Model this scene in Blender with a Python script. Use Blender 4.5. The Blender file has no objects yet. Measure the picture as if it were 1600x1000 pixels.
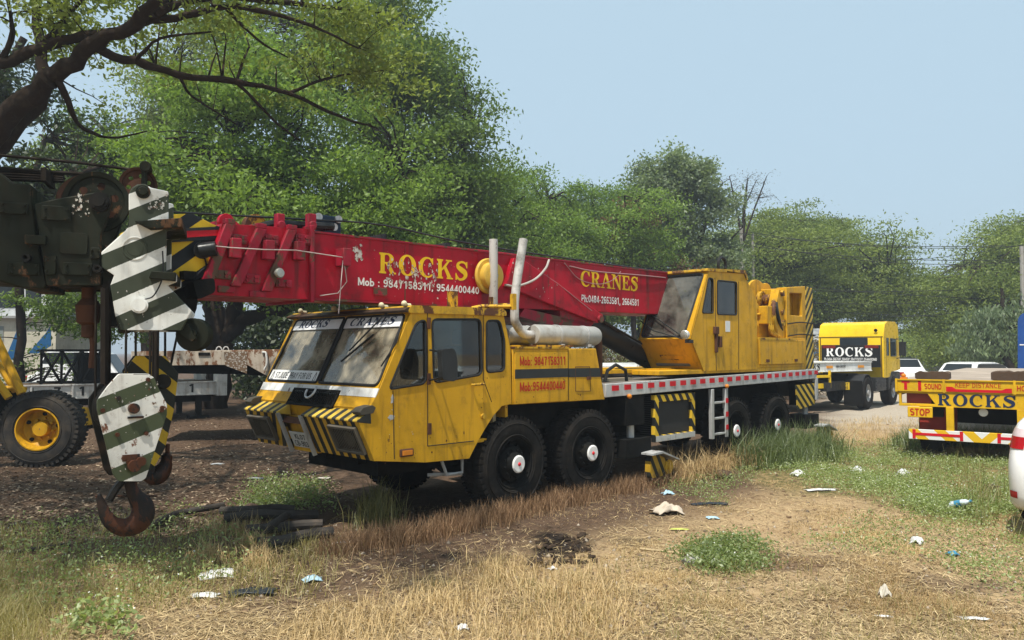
import bpy, bmesh, math, random
import numpy as np
from mathutils import Vector, Matrix, noise
from mathutils.geometry import tessellate_polygon
R = math.radians
random.seed(7); rng = np.random.default_rng(7)
C = bpy.context.scene.collection
scene = bpy.context.scene

# ------------------------------------------------------------------ camera
CAM_H = 1.88; FPX = 1200.0; TILT = math.atan(50 / 1200)
cd = bpy.data.cameras.new('camera'); cam = bpy.data.objects.new('camera', cd); C.objects.link(cam)
cd.sensor_width = 36; cd.lens = 27.0; cd.clip_start = 0.05; cd.clip_end = 3000
cam.location = (0, 0, CAM_H); cam.rotation_euler = (R(90) + TILT, 0, 0)
scene.camera = cam

# ------------------------------------------------------------------ sky, sun, exposure
SUN_EL = R(64); SUN_AZ = R(207)          # azimuth clockwise from +Y : the sun stands high behind the camera's left shoulder
w = bpy.data.worlds.new('World'); scene.world = w; w.use_nodes = True
nt = w.node_tree; nt.nodes.clear()
sky = nt.nodes.new('ShaderNodeTexSky'); sky.sky_type = 'NISHITA'; sky.sun_disc = False
sky.sun_elevation = SUN_EL; sky.sun_rotation = SUN_AZ
sky.air_density = 1.0; sky.dust_density = 2.0; sky.ozone_density = 1.6
bg = nt.nodes.new('ShaderNodeBackground'); bg.inputs[1].default_value = 0.134
wo = nt.nodes.new('ShaderNodeOutputWorld')
hz = nt.nodes.new('ShaderNodeMix'); hz.data_type = 'RGBA'; hz.inputs[0].default_value = .88; hz.inputs[7].default_value = (2.16, 2.92, 3.42, 1)   # dusty white haze over the blue
nt.links.new(sky.outputs[0], hz.inputs[6]); nt.links.new(hz.outputs[2], bg.inputs[0]); nt.links.new(bg.outputs[0], wo.inputs[0])
sl = bpy.data.lights.new('sun', 'SUN'); sl.energy = 3.7; sl.angle = R(0.6); sl.color = (1, 0.95, 0.86)
sun = bpy.data.objects.new('sun', sl); C.objects.link(sun)
sd = Vector((math.sin(SUN_AZ) * math.cos(SUN_EL), math.cos(SUN_AZ) * math.cos(SUN_EL), math.sin(SUN_EL)))
sun.rotation_euler = (-sd).to_track_quat('-Z', 'Y').to_euler(); sun.location = (20, -20, 60)
scene.view_settings.view_transform = 'Standard'; scene.view_settings.look = 'None'
scene.view_settings.exposure = 0.84; scene.view_settings.gamma = 1.0
scene.cycles.max_bounces = 6; scene.cycles.transparent_max_bounces = 10
scene.cycles.diffuse_bounces = 3; scene.cycles.glossy_bounces = 3; scene.cycles.transmission_bounces = 4
scene.cycles.caustics_reflective = False; scene.cycles.caustics_refractive = False

# ------------------------------------------------------------------ pixel <-> place helpers (1600 x 1000 photo)
CA = math.atan2(.713, .701); CO = (0.04, 9.08)          # crane frame: x along the carrier to the rear, y across to the far side
CU = (math.cos(CA), math.sin(CA)); CV = (-CU[1], CU[0])
def ray(px, py):
    x = (px - 800) / FPX; y = (500 - py) / FPX; c, s = math.cos(TILT), math.sin(TILT)
    return (x, c - s * y, s + c * y)
def _hit(px, py, n, k):
    d = ray(px, py); t = k / sum(a * b for a, b in zip(n, d)); return (d[0] * t, d[1] * t, d[2] * t + CAM_H)
def at(px, py, Y): return _hit(px, py, (0, 1, 0), Y)
def gnd(px, py): return _hit(px, py, (0, 0, 1), -CAM_H)
def frame_loc(p, O, U):
    V = (-U[1], U[0]); rx, ry = p[0] - O[0], p[1] - O[1]
    return (rx * U[0] + ry * U[1], rx * V[0] + ry * V[1], p[2])
def cs(px, py, v):       # crane-local point on the plane y = v
    return frame_loc(_hit(px, py, (CV[0], CV[1], 0), v + CO[0] * CV[0] + CO[1] * CV[1]), CO, CU)
def cf(px, py, u):       # crane-local point on the plane x = u
    return frame_loc(_hit(px, py, (CU[0], CU[1], 0), u + CO[0] * CU[0] + CO[1] * CU[1]), CO, CU)
def cs2(px, py, v): p = cs(px, py, v); return (p[0], p[2])

# ------------------------------------------------------------------ mesh builder
class MB:
    def __init__(s): s.v = []; s.f = []
    def add(s, vs, fs):
        n = len(s.v); s.v += [tuple(v) for v in vs]; s.f += [tuple(i + n for i in f) for f in fs]; return s
    def box(s, x0, x1, y0, y1, z0, z1, M=None):
        vs = [Vector((x, y, z)) for x in (x0, x1) for y in (y0, y1) for z in (z0, z1)]
        if M: vs = [M @ v for v in vs]
        return s.add(vs, [(0, 1, 3, 2), (4, 6, 7, 5), (0, 4, 5, 1), (2, 3, 7, 6), (0, 2, 6, 4), (1, 5, 7, 3)])
    def prism(s, poly, a0, a1, ax='y', holes=(), M=None):
        def m(p, a):
            q = (p[0], a, p[1]) if ax == 'y' else (a, p[0], p[1]) if ax == 'x' else (p[0], p[1], a)
            return M @ Vector(q) if M else q
        loops = [list(poly)] + [list(h) for h in holes]
        flat = [p for l in loops for p in l]; n = len(flat)
        tris = tessellate_polygon([[Vector((p[0], p[1], 0)) for p in l] for l in loops]) if (holes or len(poly) > 4) else None
        vs = [m(p, a0) for p in flat] + [m(p, a1) for p in flat]
        if tris: fs = [tuple(t) for t in tris] + [tuple(i + n for i in reversed(t)) for t in tris]
        else: fs = [tuple(range(n)), tuple(range(2 * n - 1, n - 1, -1))]
        k = 0
        for l in loops:
            c = len(l)
            for i in range(c): j = (i + 1) % c; fs.append((k + i, k + j, k + j + n, k + i + n))
            k += c
        return s.add(vs, fs)
    def tube(s, pts, r, n=8):
        pts = [Vector(p) for p in pts]; rs = r if isinstance(r, (list, tuple)) else [r] * len(pts)
        vs = []; fs = []; prev = None
        for i, p in enumerate(pts):
            d = (pts[min(i + 1, len(pts) - 1)] - pts[max(i - 1, 0)])
            if d.length < 1e-9: d = Vector((0, 0, 1))
            d.normalize()
            if prev is None:
                a = Vector((0, 0, 1)) if abs(d.z) < .9 else Vector((1, 0, 0)); x = d.cross(a).normalized()
            else:
                x = prev - d * prev.dot(d); x = x.normalized() if x.length > 1e-6 else d.orthogonal().normalized()
            prev = x; y = d.cross(x)
            for k in range(n):
                t = 2 * math.pi * k / n; vs.append(p + (x * math.cos(t) + y * math.sin(t)) * rs[i])
        for i in range(len(pts) - 1):
            for k in range(n):
                a = i * n + k; b = i * n + (k + 1) % n; fs.append((a, b, b + n, a + n))
        fs.append(tuple(range(n - 1, -1, -1))); e = (len(pts) - 1) * n; fs.append(tuple(range(e, e + n)))
        return s.add(vs, fs)
    def lathe(s, prof, n=32, c=(0, 0, 0), ax='y', a0=0, a1=2 * math.pi, M=None):
        vs = []; fs = []; full = abs(a1 - a0 - 2 * math.pi) < 1e-6; m = n if full else n + 1
        for (r, a) in prof:
            for k in range(m):
                t = a0 + (a1 - a0) * k / n; p, q = r * math.cos(t), r * math.sin(t)
                v = (p, a, q) if ax == 'y' else (a, p, q) if ax == 'x' else (p, q, a)
                v = Vector((v[0] + c[0], v[1] + c[1], v[2] + c[2])); vs.append(M @ v if M else v)
        for i in range(len(prof) - 1):
            for k in range(n):
                a = i * m + k; b = i * m + (k + 1) % m; fs.append((a, b, b + m, a + m))
        return s.add(vs, fs)
    def cyl(s, c, r, h, ax='y', n=24): return s.lathe([(1e-4, 0), (r, 0), (r, h), (1e-4, h)], n, c, ax)
    def ball(s, c, r, n=10):
        prof = [(max(1e-4, r * math.sin(math.pi * i / n)), -r * math.cos(math.pi * i / n)) for i in range(n + 1)]
        return s.lathe(prof, n * 2, c, 'z')
    def build(s, name, mat, parent=None, bevel=0, smooth=0.6, loc=None, rot=None, seg=2):
        me = bpy.data.meshes.new(name); me.from_pydata(s.v, [], s.f)
        bm = bmesh.new(); bm.from_mesh(me)
        bmesh.ops.recalc_face_normals(bm, faces=bm.faces); bm.to_mesh(me); bm.free()
        if smooth: me.shade_smooth(); me.set_sharp_from_angle(angle=smooth)
        me.materials.append(mat)
        o = bpy.data.objects.new(name, me); C.objects.link(o)
        if parent: o.parent = parent
        if loc is not None: o.location = loc
        if rot is not None: o.rotation_euler = rot
        if bevel:
            b = o.modifiers.new('bevel', 'BEVEL'); b.width = bevel; b.segments = seg; b.limit_method = 'ANGLE'; b.angle_limit = R(35)
        return o
    def split(s, name, mat, parent=None, **kw):      # every loose piece becomes an object of its own
        par = list(range(len(s.v)))
        def find(a):
            while par[a] != a: par[a] = par[par[a]]; a = par[a]
            return a
        for f in s.f:
            for i in f[1:]: par[find(i)] = find(f[0])
        grp = {}
        for f in s.f: grp.setdefault(find(f[0]), []).append(f)
        out = []
        for fs in grp.values():
            ids = sorted({i for f in fs for i in f}); mp = {i: k for k, i in enumerate(ids)}; m = MB(); m.v = [s.v[i] for i in ids]; m.f = [tuple(mp[i] for i in f) for f in fs]; out.append(m.build(name, mat, parent, **kw))
        return out
def rp(poly, r, n=4):        # polygon with rounded corners
    out = []; N = len(poly); rs = r if isinstance(r, (list, tuple)) else [r] * N
    for i in range(N):
        p = Vector(poly[i]); a = Vector(poly[i - 1]); b = Vector(poly[(i + 1) % N]); rr = rs[i]
        da = (a - p); db = (b - p); k = min(rr, da.length * .45, db.length * .45)
        p0 = p + da.normalized() * k; p1 = p + db.normalized() * k
        for j in range(n + 1):
            t = j / n; q = p0 * (1 - t) ** 2 + p * 2 * t * (1 - t) + p1 * t * t; out.append((q.x, q.y))
    return out
def inset(poly, d):          # move a convex-ish polygon inward
    c = Vector((sum(p[0] for p in poly) / len(poly), sum(p[1] for p in poly) / len(poly)))
    return [tuple(Vector(p) + (c - Vector(p)).normalized() * d) for p in poly]
def smooth_path(pts, n=6):
    P = [Vector(p) for p in pts]; P = [P[0] * 2 - P[1]] + P + [P[-1] * 2 - P[-2]]; out = []
    for i in range(1, len(P) - 2):
        a, b, c, d = P[i - 1:i + 3]
        for k in range(n):
            t = k / n; out.append(.5 * ((2 * b) + (c - a) * t + (2 * a - 5 * b + 4 * c - d) * t * t + (3 * b - 3 * c + d - a) * t ** 3))
    return out + [P[-2]]
def empty(name, label, cat, loc=(0, 0, 0), rz=0, group=None):
    o = bpy.data.objects.new(name, None); C.objects.link(o); o.location = loc; o.rotation_euler = (0, 0, rz)
    o.empty_display_size = .2
    return tag(o, label, cat, group)
def tag(o, label, cat, group=None, kind=None):
    o['label'] = label; o['category'] = cat
    if group: o['group'] = group
    if kind: o['kind'] = kind
    return o
def dup(o, parent=None, loc=None, rot=None):
    c = o.copy(); C.objects.link(c)
    if parent: c.parent = parent
    if loc is not None: c.location = loc
    if rot is not None: c.rotation_euler = rot
    for ch in list(o.children): dup(ch, c)
    return c

# ------------------------------------------------------------------ materials
class NT:
    def __init__(s, name):
        s.m = bpy.data.materials.new(name); s.m.use_nodes = True; s.t = s.m.node_tree; s.t.nodes.clear()
        s.out = s.t.nodes.new('ShaderNodeOutputMaterial')
    def n(s, ty, ins=None, **kw):
        x = s.t.nodes.new('ShaderNode' + ty)
        for k, v in kw.items(): setattr(x, k, v)
        for k, v in (ins or {}).items():
            if hasattr(v, 'is_linked') or hasattr(v, 'links'): s.t.links.new(v, x.inputs[k])
            else:
                if isinstance(v, tuple) and len(v) == 3 and x.inputs[k].type == 'RGBA': v = (*v, 1)
                x.inputs[k].default_value = v
        return x
    def noise(s, vec, scale, detail=4, rough=.55, dist=0):
        return s.n('TexNoise', {'Vector': vec, 'Scale': scale, 'Detail': detail, 'Roughness': rough, 'Distortion': dist}).outputs['Fac']
    def ramp(s, f, p0, p1): return s.n('MapRange', {0: f, 1: p0, 2: p1, 3: 0.0, 4: 1.0}, interpolation_type='SMOOTHSTEP').outputs[0]
    def math(s, op, a, b=0.0, clamp=False): return s.n('Math', {0: a, 1: b}, operation=op, use_clamp=clamp).outputs[0]
    def mix(s, f, a, b, bt='MIX'):
        x = s.n('Mix', {0: f, 6: a, 7: b}, data_type='RGBA', blend_type=bt); return x.outputs[2]
    def coord(s, kind='Object'): return s.n('TexCoord').outputs[kind]
    def mapv(s, vec, scale=(1, 1, 1), rot=(0, 0, 0)): return s.n('Mapping', {0: vec, 3: scale, 2: rot}).outputs[0]
    def done(s, shader): s.t.links.new(shader, s.out.inputs[0]); return s.m
def worn(t, base, vec, dirt=.3, dirtcol=(.06, .045, .03), rust=0.0, rustcol=(.10, .04, .018), chip=0.0, chipcol=(.5, .5, .48), streak=.25, var=.12, sc=1.0):
    f = t.noise(vec, 1.3 * sc, 5); col = t.mix(t.ramp(f, .3, .7), tuple(c * (1 - var * 1.4) for c in base), tuple(min(1, c * (1 + var)) for c in base))
    if streak:
        sv = t.mapv(vec, (9, 9, .7)); f = t.noise(sv, 1.2 * sc, 5, .6)
        col = t.mix(t.math('MULTIPLY', t.ramp(f, .5, .78), streak), col, dirtcol)
    if dirt:
        f = t.noise(vec, 4.5 * sc, 8, .68); col = t.mix(t.math('MULTIPLY', t.ramp(f, .5, .72), dirt), col, dirtcol)
    if chip:
        f = t.noise(vec, 6 * sc, 9, .72, .4); col = t.mix(t.ramp(f, .70 - chip, .71 - chip), col, chipcol)
    if rust:
        f = t.noise(t.mapv(vec, (1, 1, .6)), 3.1 * sc, 10, .75, .3); col = t.mix(t.ramp(f, .685 - rust, .72 - rust), col, rustcol)
    return col
def surface(t, col, rough=.45, vec=None, metal=0.0, bump=.15, bscale=30, coat=0.0, spec=.18):
    ins = {'Base Color': col, 'Metallic': metal}
    if vec is not None:
        rf = t.noise(vec, 7, 5); ins['Roughness'] = t.n('MapRange', {0: rf, 1: .3, 2: .7, 3: max(.05, rough - .12), 4: min(1, rough + .15)}).outputs[0]
        h = t.noise(vec, bscale, 5); h2 = t.noise(vec, bscale * .07, 2)
        hh = t.math('ADD', h, t.math('MULTIPLY', h2, 4.0))
        ins['Normal'] = t.n('Bump', {'Strength': bump, 'Distance': .01, 'Height': hh}).outputs[0]
    else: ins['Roughness'] = rough
    b = t.n('BsdfPrincipled', ins); b.inputs['Specular IOR Level'].default_value = spec
    if coat: b.inputs['Coat Weight'].default_value = coat
    return b.outputs[0]
def paint(name, col, rough=.45, metal=0.0, bump=.12, coat=0.0, spec=.18, **kw):
    t = NT(name); v = t.coord(); return t.done(surface(t, worn(t, col, v, **kw), rough, v, metal, bump, coat=coat, spec=spec))
def plain(name, col, rough=.5, metal=0.0):
    t = NT(name); v = t.coord(); f = t.noise(v, 8, 4)
    return t.done(surface(t, t.mix(t.ramp(f, .3, .7), t.mix(.15, col, (0, 0, 0)), col), rough, None, metal))
def stripes(name, ca, cb, d, period, duty=.5, phase=0.0, rough=.5, vary=0.0, **kw):
    t = NT(name); v = t.coord(); dp = t.n('VectorMath', {0: v, 1: d}, operation='DOT_PRODUCT').outputs['Value']
    if vary: dp = t.math('ADD', dp, t.math('MULTIPLY', t.noise(v, 1.5, 3), vary))
    fr = t.math('FRACT', t.math('ADD', t.math('DIVIDE', dp, period), phase))
    fr = t.math('ADD', fr, t.math('MULTIPLY', t.math('SUBTRACT', t.noise(v, 60, 4), .5), .04))
    m = t.math('LESS_THAN', fr, duty)
    a = worn(t, ca, v, **kw); return t.done(surface(t, t.mix(m, cb, a) if not kw.get('both') else a, rough, v))
def glass(name, tint=(.75, .8, .78), refl=.9, dusty=.08, dustcol=(.55, .5, .42)):
    t = NT(name); v = t.coord()
    fr = t.n('Fresnel', {'IOR': 1.5}).outputs[0]; fr = t.math('MULTIPLY', fr, refl * 1.6, True)
    tr = t.n('BsdfTransparent', {0: tint}); gl = t.n('BsdfGlossy', {0: (1, 1, 1), 'Roughness': .02})
    m = t.n('MixShader', {0: fr, 1: tr.outputs[0], 2: gl.outputs[0]})
    df = t.n('BsdfDiffuse', {0: dustcol}); du = t.math('MULTIPLY', t.ramp(t.noise(v, 3, 6, .65), .25, .8), dusty * 2)
    return t.done(t.n('MixShader', {0: du, 1: m.outputs[0], 2: df.outputs[0]}).outputs[0])
def rubber(name, col=(.011, .0105, .010), dust=.22):
    t = NT(name); v = t.coord(); f = t.noise(v, 5, 8, .7)
    return t.done(surface(t, t.mix(t.math('MULTIPLY', t.ramp(f, .4, .75), dust), col, (.09, .07, .05)), .85, v, 0, .2, 60, spec=.08))

YEL = (.575, .305, .012); RED = (.37, .004, .018)
M = {}
M['yellow'] = paint('yellow_paint', YEL, .5, dirt=.48, rust=.035, streak=.65, dirtcol=(.13, .07, .015))
M['yellow_worn'] = paint('worn_yellow_paint', (.52, .30, .02), .55, dirt=.6, rust=.17, streak=.5)
M['red'] = paint('red_paint', RED, .42, dirt=.6, chip=.02, chipcol=(.42, .30, .26), streak=.75, dirtcol=(.075, .014, .012), rust=.045, rustcol=(.12, .035, .022))
M['red_frame'] = paint('faded_red_paint', (.30, .012, .03), .5, dirt=.6, rust=.16, rustcol=(.10, .06, .035), streak=.6)
M['black'] = paint('black_grime', (.008, .008, .0075), .8, spec=.08, dirt=.5, dirtcol=(.026, .021, .014), streak=0)
M['blackmetal'] = paint('black_metal', (.02, .021, .022), .38, dirt=.35, dirtcol=(.06, .05, .04), streak=.1)
M['steel'] = paint('grey_steel', (.36, .36, .35), .5, dirt=.5, rust=.06, streak=.5)
M['silver'] = paint('silver_paint', (.5, .5, .49), .42, .35, dirt=.5, streak=.6, rust=.05)
M['rust'] = paint('rust_metal', (.095, .042, .024), .85, dirt=.6, dirtcol=(.03, .018, .012), streak=.3)
M['white'] = paint('white_paint', (.68, .68, .65), .5, dirt=.45, dirtcol=(.2, .15, .09), rust=.04, streak=.4)
M['letter_white'] = plain('white_lettering', (.82, .80, .77), .5)
M['letter_yellow'] = plain('yellow_lettering', (.80, .50, .015), .5)
M['letter_red'] = plain('red_lettering', (.46, .022, .012), .5)
M['letter_navy'] = plain('navy_lettering', (.015, .028, .07), .5)
M['letter_black'] = plain('black_lettering', (.02, .02, .02), .5)
M['reflect_red'] = plain('red_reflector', (.55, .01, .02), .35)
M['rubber'] = rubber('tyre_rubber')
M['glass'] = glass('window_glass', (.42, .47, .46), .75, .03)
M['windshield'] = glass('windshield_glass', (.62, .58, .47), .9, .34, (.52, .46, .34))
M['seal'] = plain('rubber_seal', (.02, .02, .02), .6)
M['cream'] = plain('cream_lens', (.62, .55, .36), .3)
M['amber'] = plain('amber_lens', (.6, .20, .02), .25)
M['hubwhite'] = paint('white_hub_paint', (.72, .70, .67), .5, dirt=.25, streak=0)
M['navybox'] = plain('dark_blue_paint', (.018, .035, .06), .45)
M['seat'] = plain('grey_upholstery', (.10, .10, .10), .8)
M['lamp'] = plain('lamp_lens', (.40, .39, .34), .12, .5); M['dim_lamp'] = plain('dusty_lamp_lens', (.14, .13, .10), .2, .3)
M['ledge_stripe'] = stripes('black_yellow_ledge', (.62, .42, .06), (.035, .035, .03), (0, 1, 0), .15, .5, dirt=.3)
M['nose_stripe'] = stripes('black_yellow_nose', (.56, .33, .03), (.02, .02, .018), (0, 1, 0), .15, .5, dirt=.4)
M['nose_slant'] = stripes('black_yellow_slant', (.56, .33, .03), (.02, .02, .018), (0, .85, .53), .15, .5, dirt=.4)
M['head_stripe'] = stripes('black_yellow_head', (.62, .40, .02), (.014, .017, .02), (.62, 0, -.78), .24, .5, dirt=.3)
M['tail_stripe'] = stripes('black_yellow_tail', (.58, .38, .05), (.025, .028, .02), (.6, .6, .8), .14, .5, dirt=.3)
M['tail_stripe_side'] = stripes('black_yellow_tail_side', (.58, .38, .05), (.025, .028, .02), (.75, 0, -.66), .13, .5, dirt=.3)
M['frame_stripe'] = stripes('black_yellow_frame', (.62, .40, .03), (.015, .016, .016), (.8, 0, .6), .15, .5, dirt=.35)

# ------------------------------------------------------------------ lettering
def _ell(cx, cy, rx, ry, a0, a1, n=28): return [(cx + rx * math.cos(R(a0 + (a1 - a0) * i / n)), cy + ry * math.sin(R(a0 + (a1 - a0) * i / n))) for i in range(n + 1)]
def _rect(x0, x1, y0, y1): return [(x0, y0), (x1, y0), (x1, y1), (x0, y1)]
def _stem(x0, x1, h=.075, e=.075):
    k = (x1 - x0) * .15
    return [[(x0 - e, 0), (x1 + e, 0), (x1 + e, h), (x1, h + .05), (x1, 1 - h - .05), (x1 + e, 1 - h), (x1 + e, 1), (x0 - e, 1), (x0 - e, 1 - h), (x0, 1 - h - .05), (x0, h + .05), (x0 - e, h)]]
def serif(ch):               # list of [outline, hole...] and advance width, cap height 1
    S = []
    if ch == 'R':
        S += [[p] for p in _stem(.1, .31)]
        S.append([[(.2, 1)] + _ell(.46, .74, .32, .26, 90, -90) + [(.2, .48)], [(.31, .92)] + _ell(.43, .74, .13, .18, 90, -90, 14) + [(.31, .56)]])
        S.append([[(.33, .52), (.56, .52), (.80, .09), (.90, .075), (.90, 0), (.62, 0), (.36, .47)]]); return S, .93
    if ch == 'O':
        return [[_ell(.48, .5, .47, .53, 0, 356, 44), _ell(.48, .5, .23, .44, 0, 356, 44)]], .98
    if ch == 'C':
        S.append([_ell(.48, .5, .47, .53, 42, 318, 40) + _ell(.53, .5, .29, .44, 312, 48, 34)])
        S.append([[(.83, 1.0), (.83, .66), (.79, .66), (.66, .88), (.70, .95)]]); return S, .92
    if ch == 'K':
        S += [[p] for p in _stem(.1, .31)]
        S.append([[(.31, .40), (.31, .52), (.66, .93), (.78, .925), (.52, .57)]]); S.append([_rect(.55, .92, .925, 1)])
        S.append([[(.41, .60), (.58, .64), (.90, .075), (.98, .075), (.98, 0), (.60, 0), (.60, .075), (.66, .075)]]); return S, 1.0
    if ch == 'S':
        pts = smooth_path([(.70, .80, 0), (.60, .93, 0), (.41, .965, 0), (.21, .87, 0), (.19, .70, 0), (.40, .55, 0), (.60, .42, 0), (.64, .24, 0), (.50, .08, 0), (.28, .04, 0), (.12, .18, 0), (.06, .30, 0)], 5)
        n = len(pts); L = []; Q = []
        for i, p in enumerate(pts):
            d = (pts[min(i + 1, n - 1)] - pts[max(i - 1, 0)]).normalized(); nn = Vector((-d.y, d.x, 0)); t = i / (n - 1)
            wd = .035 + .11 * math.exp(-((t - .5) / .22) ** 2) + .012 * (abs(t - .5) > .3)
            L.append(tuple((p + nn * wd)[:2])); Q.append(tuple((p - nn * wd)[:2]))
        S.append([L + Q[::-1]]); S.append([[(.72, 1.0), (.76, 1.0), (.76, .66), (.71, .66), (.60, .92)]]); S.append([[(.03, 0), (.07, 0), (.22, .07), (.08, .36), (.03, .36)]]); return S, .84
    if ch == 'A':
        S += [[[(.10, .075), (.19, .075), (.48, .80), (.50, 1.02), (.42, 1.02)]], [[(.36, 1.02), (.56, 1.02), (.92, .075), (.66, .075)]], [_rect(.26, .70, .28, .37)], [_rect(.0, .34, 0, .075)], [_rect(.56, 1.02, 0, .075)]]; return S, 1.0
    if ch == 'N':
        S += [[_rect(.12, .22, .05, .95)], [_rect(.78, .88, .05, 1)], [[(.08, .93), (.10, 1), (.34, 1), (.88, .14), (.88, -.02), (.76, -.02)]], [_rect(.0, .34, 0, .075)], [_rect(.66, 1.0, .925, 1)], [_rect(.0, .2, .925, 1)]]; return S, 1.02
    if ch == 'E':
        S += [[p] for p in _stem(.1, .31)]
        S += [[_rect(.3, .72, .91, 1)], [_rect(.3, .78, 0, .09)], [_rect(.3, .56, .46, .55)], [[(.66, 1), (.74, 1), (.74, .70), (.70, .70), (.60, .92)]], [[(.70, 0), (.80, 0), (.80, .32), (.75, .32), (.62, .09)]], [[(.53, .34), (.58, .34), (.58, .67), (.53, .67), (.46, .5)]]]; return S, .84
    return [], .4
def _place(vs2, W, H, P, rt, up, off, shear=0.0):
    xs = [p[0] + shear * p[1] for p in vs2]; ys = [p[1] for p in vs2]; x0, x1, y0, y1 = min(xs), max(xs), min(ys), max(ys)
    rt, up, P = Vector(rt).normalized(), Vector(up).normalized(), Vector(P); nm = rt.cross(up)
    return lambda p, k=0: P + rt * ((p[0] + shear * p[1] - x0) / (x1 - x0) * W) + up * ((p[1] - y0) / (y1 - y0) * H) + nm * (off + k)
def serif_text(name, body, P, rt, up, W, H, mat, parent, gap=.06, shear=0, off=.004):
    pieces = []; x = 0
    for ch in body:
        S, a = serif(ch)
        for loops in S: pieces.append([[(p[0] + x, p[1]) for p in l] for l in loops])
        x += a + gap
    allp = [p for pc in pieces for l in pc for p in l]; f = _place(allp, W, H, P, rt, up, off, shear); mb = MB()
    for i, pc in enumerate(pieces):
        tri = tessellate_polygon([[Vector((p[0], p[1], 0)) for p in l] for l in pc]); flat = [p for l in pc for p in l]
        mb.add([f(p, (i % 7) * .0003) for p in flat], tri)
    return mb.build(name, mat, parent, smooth=0)

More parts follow.
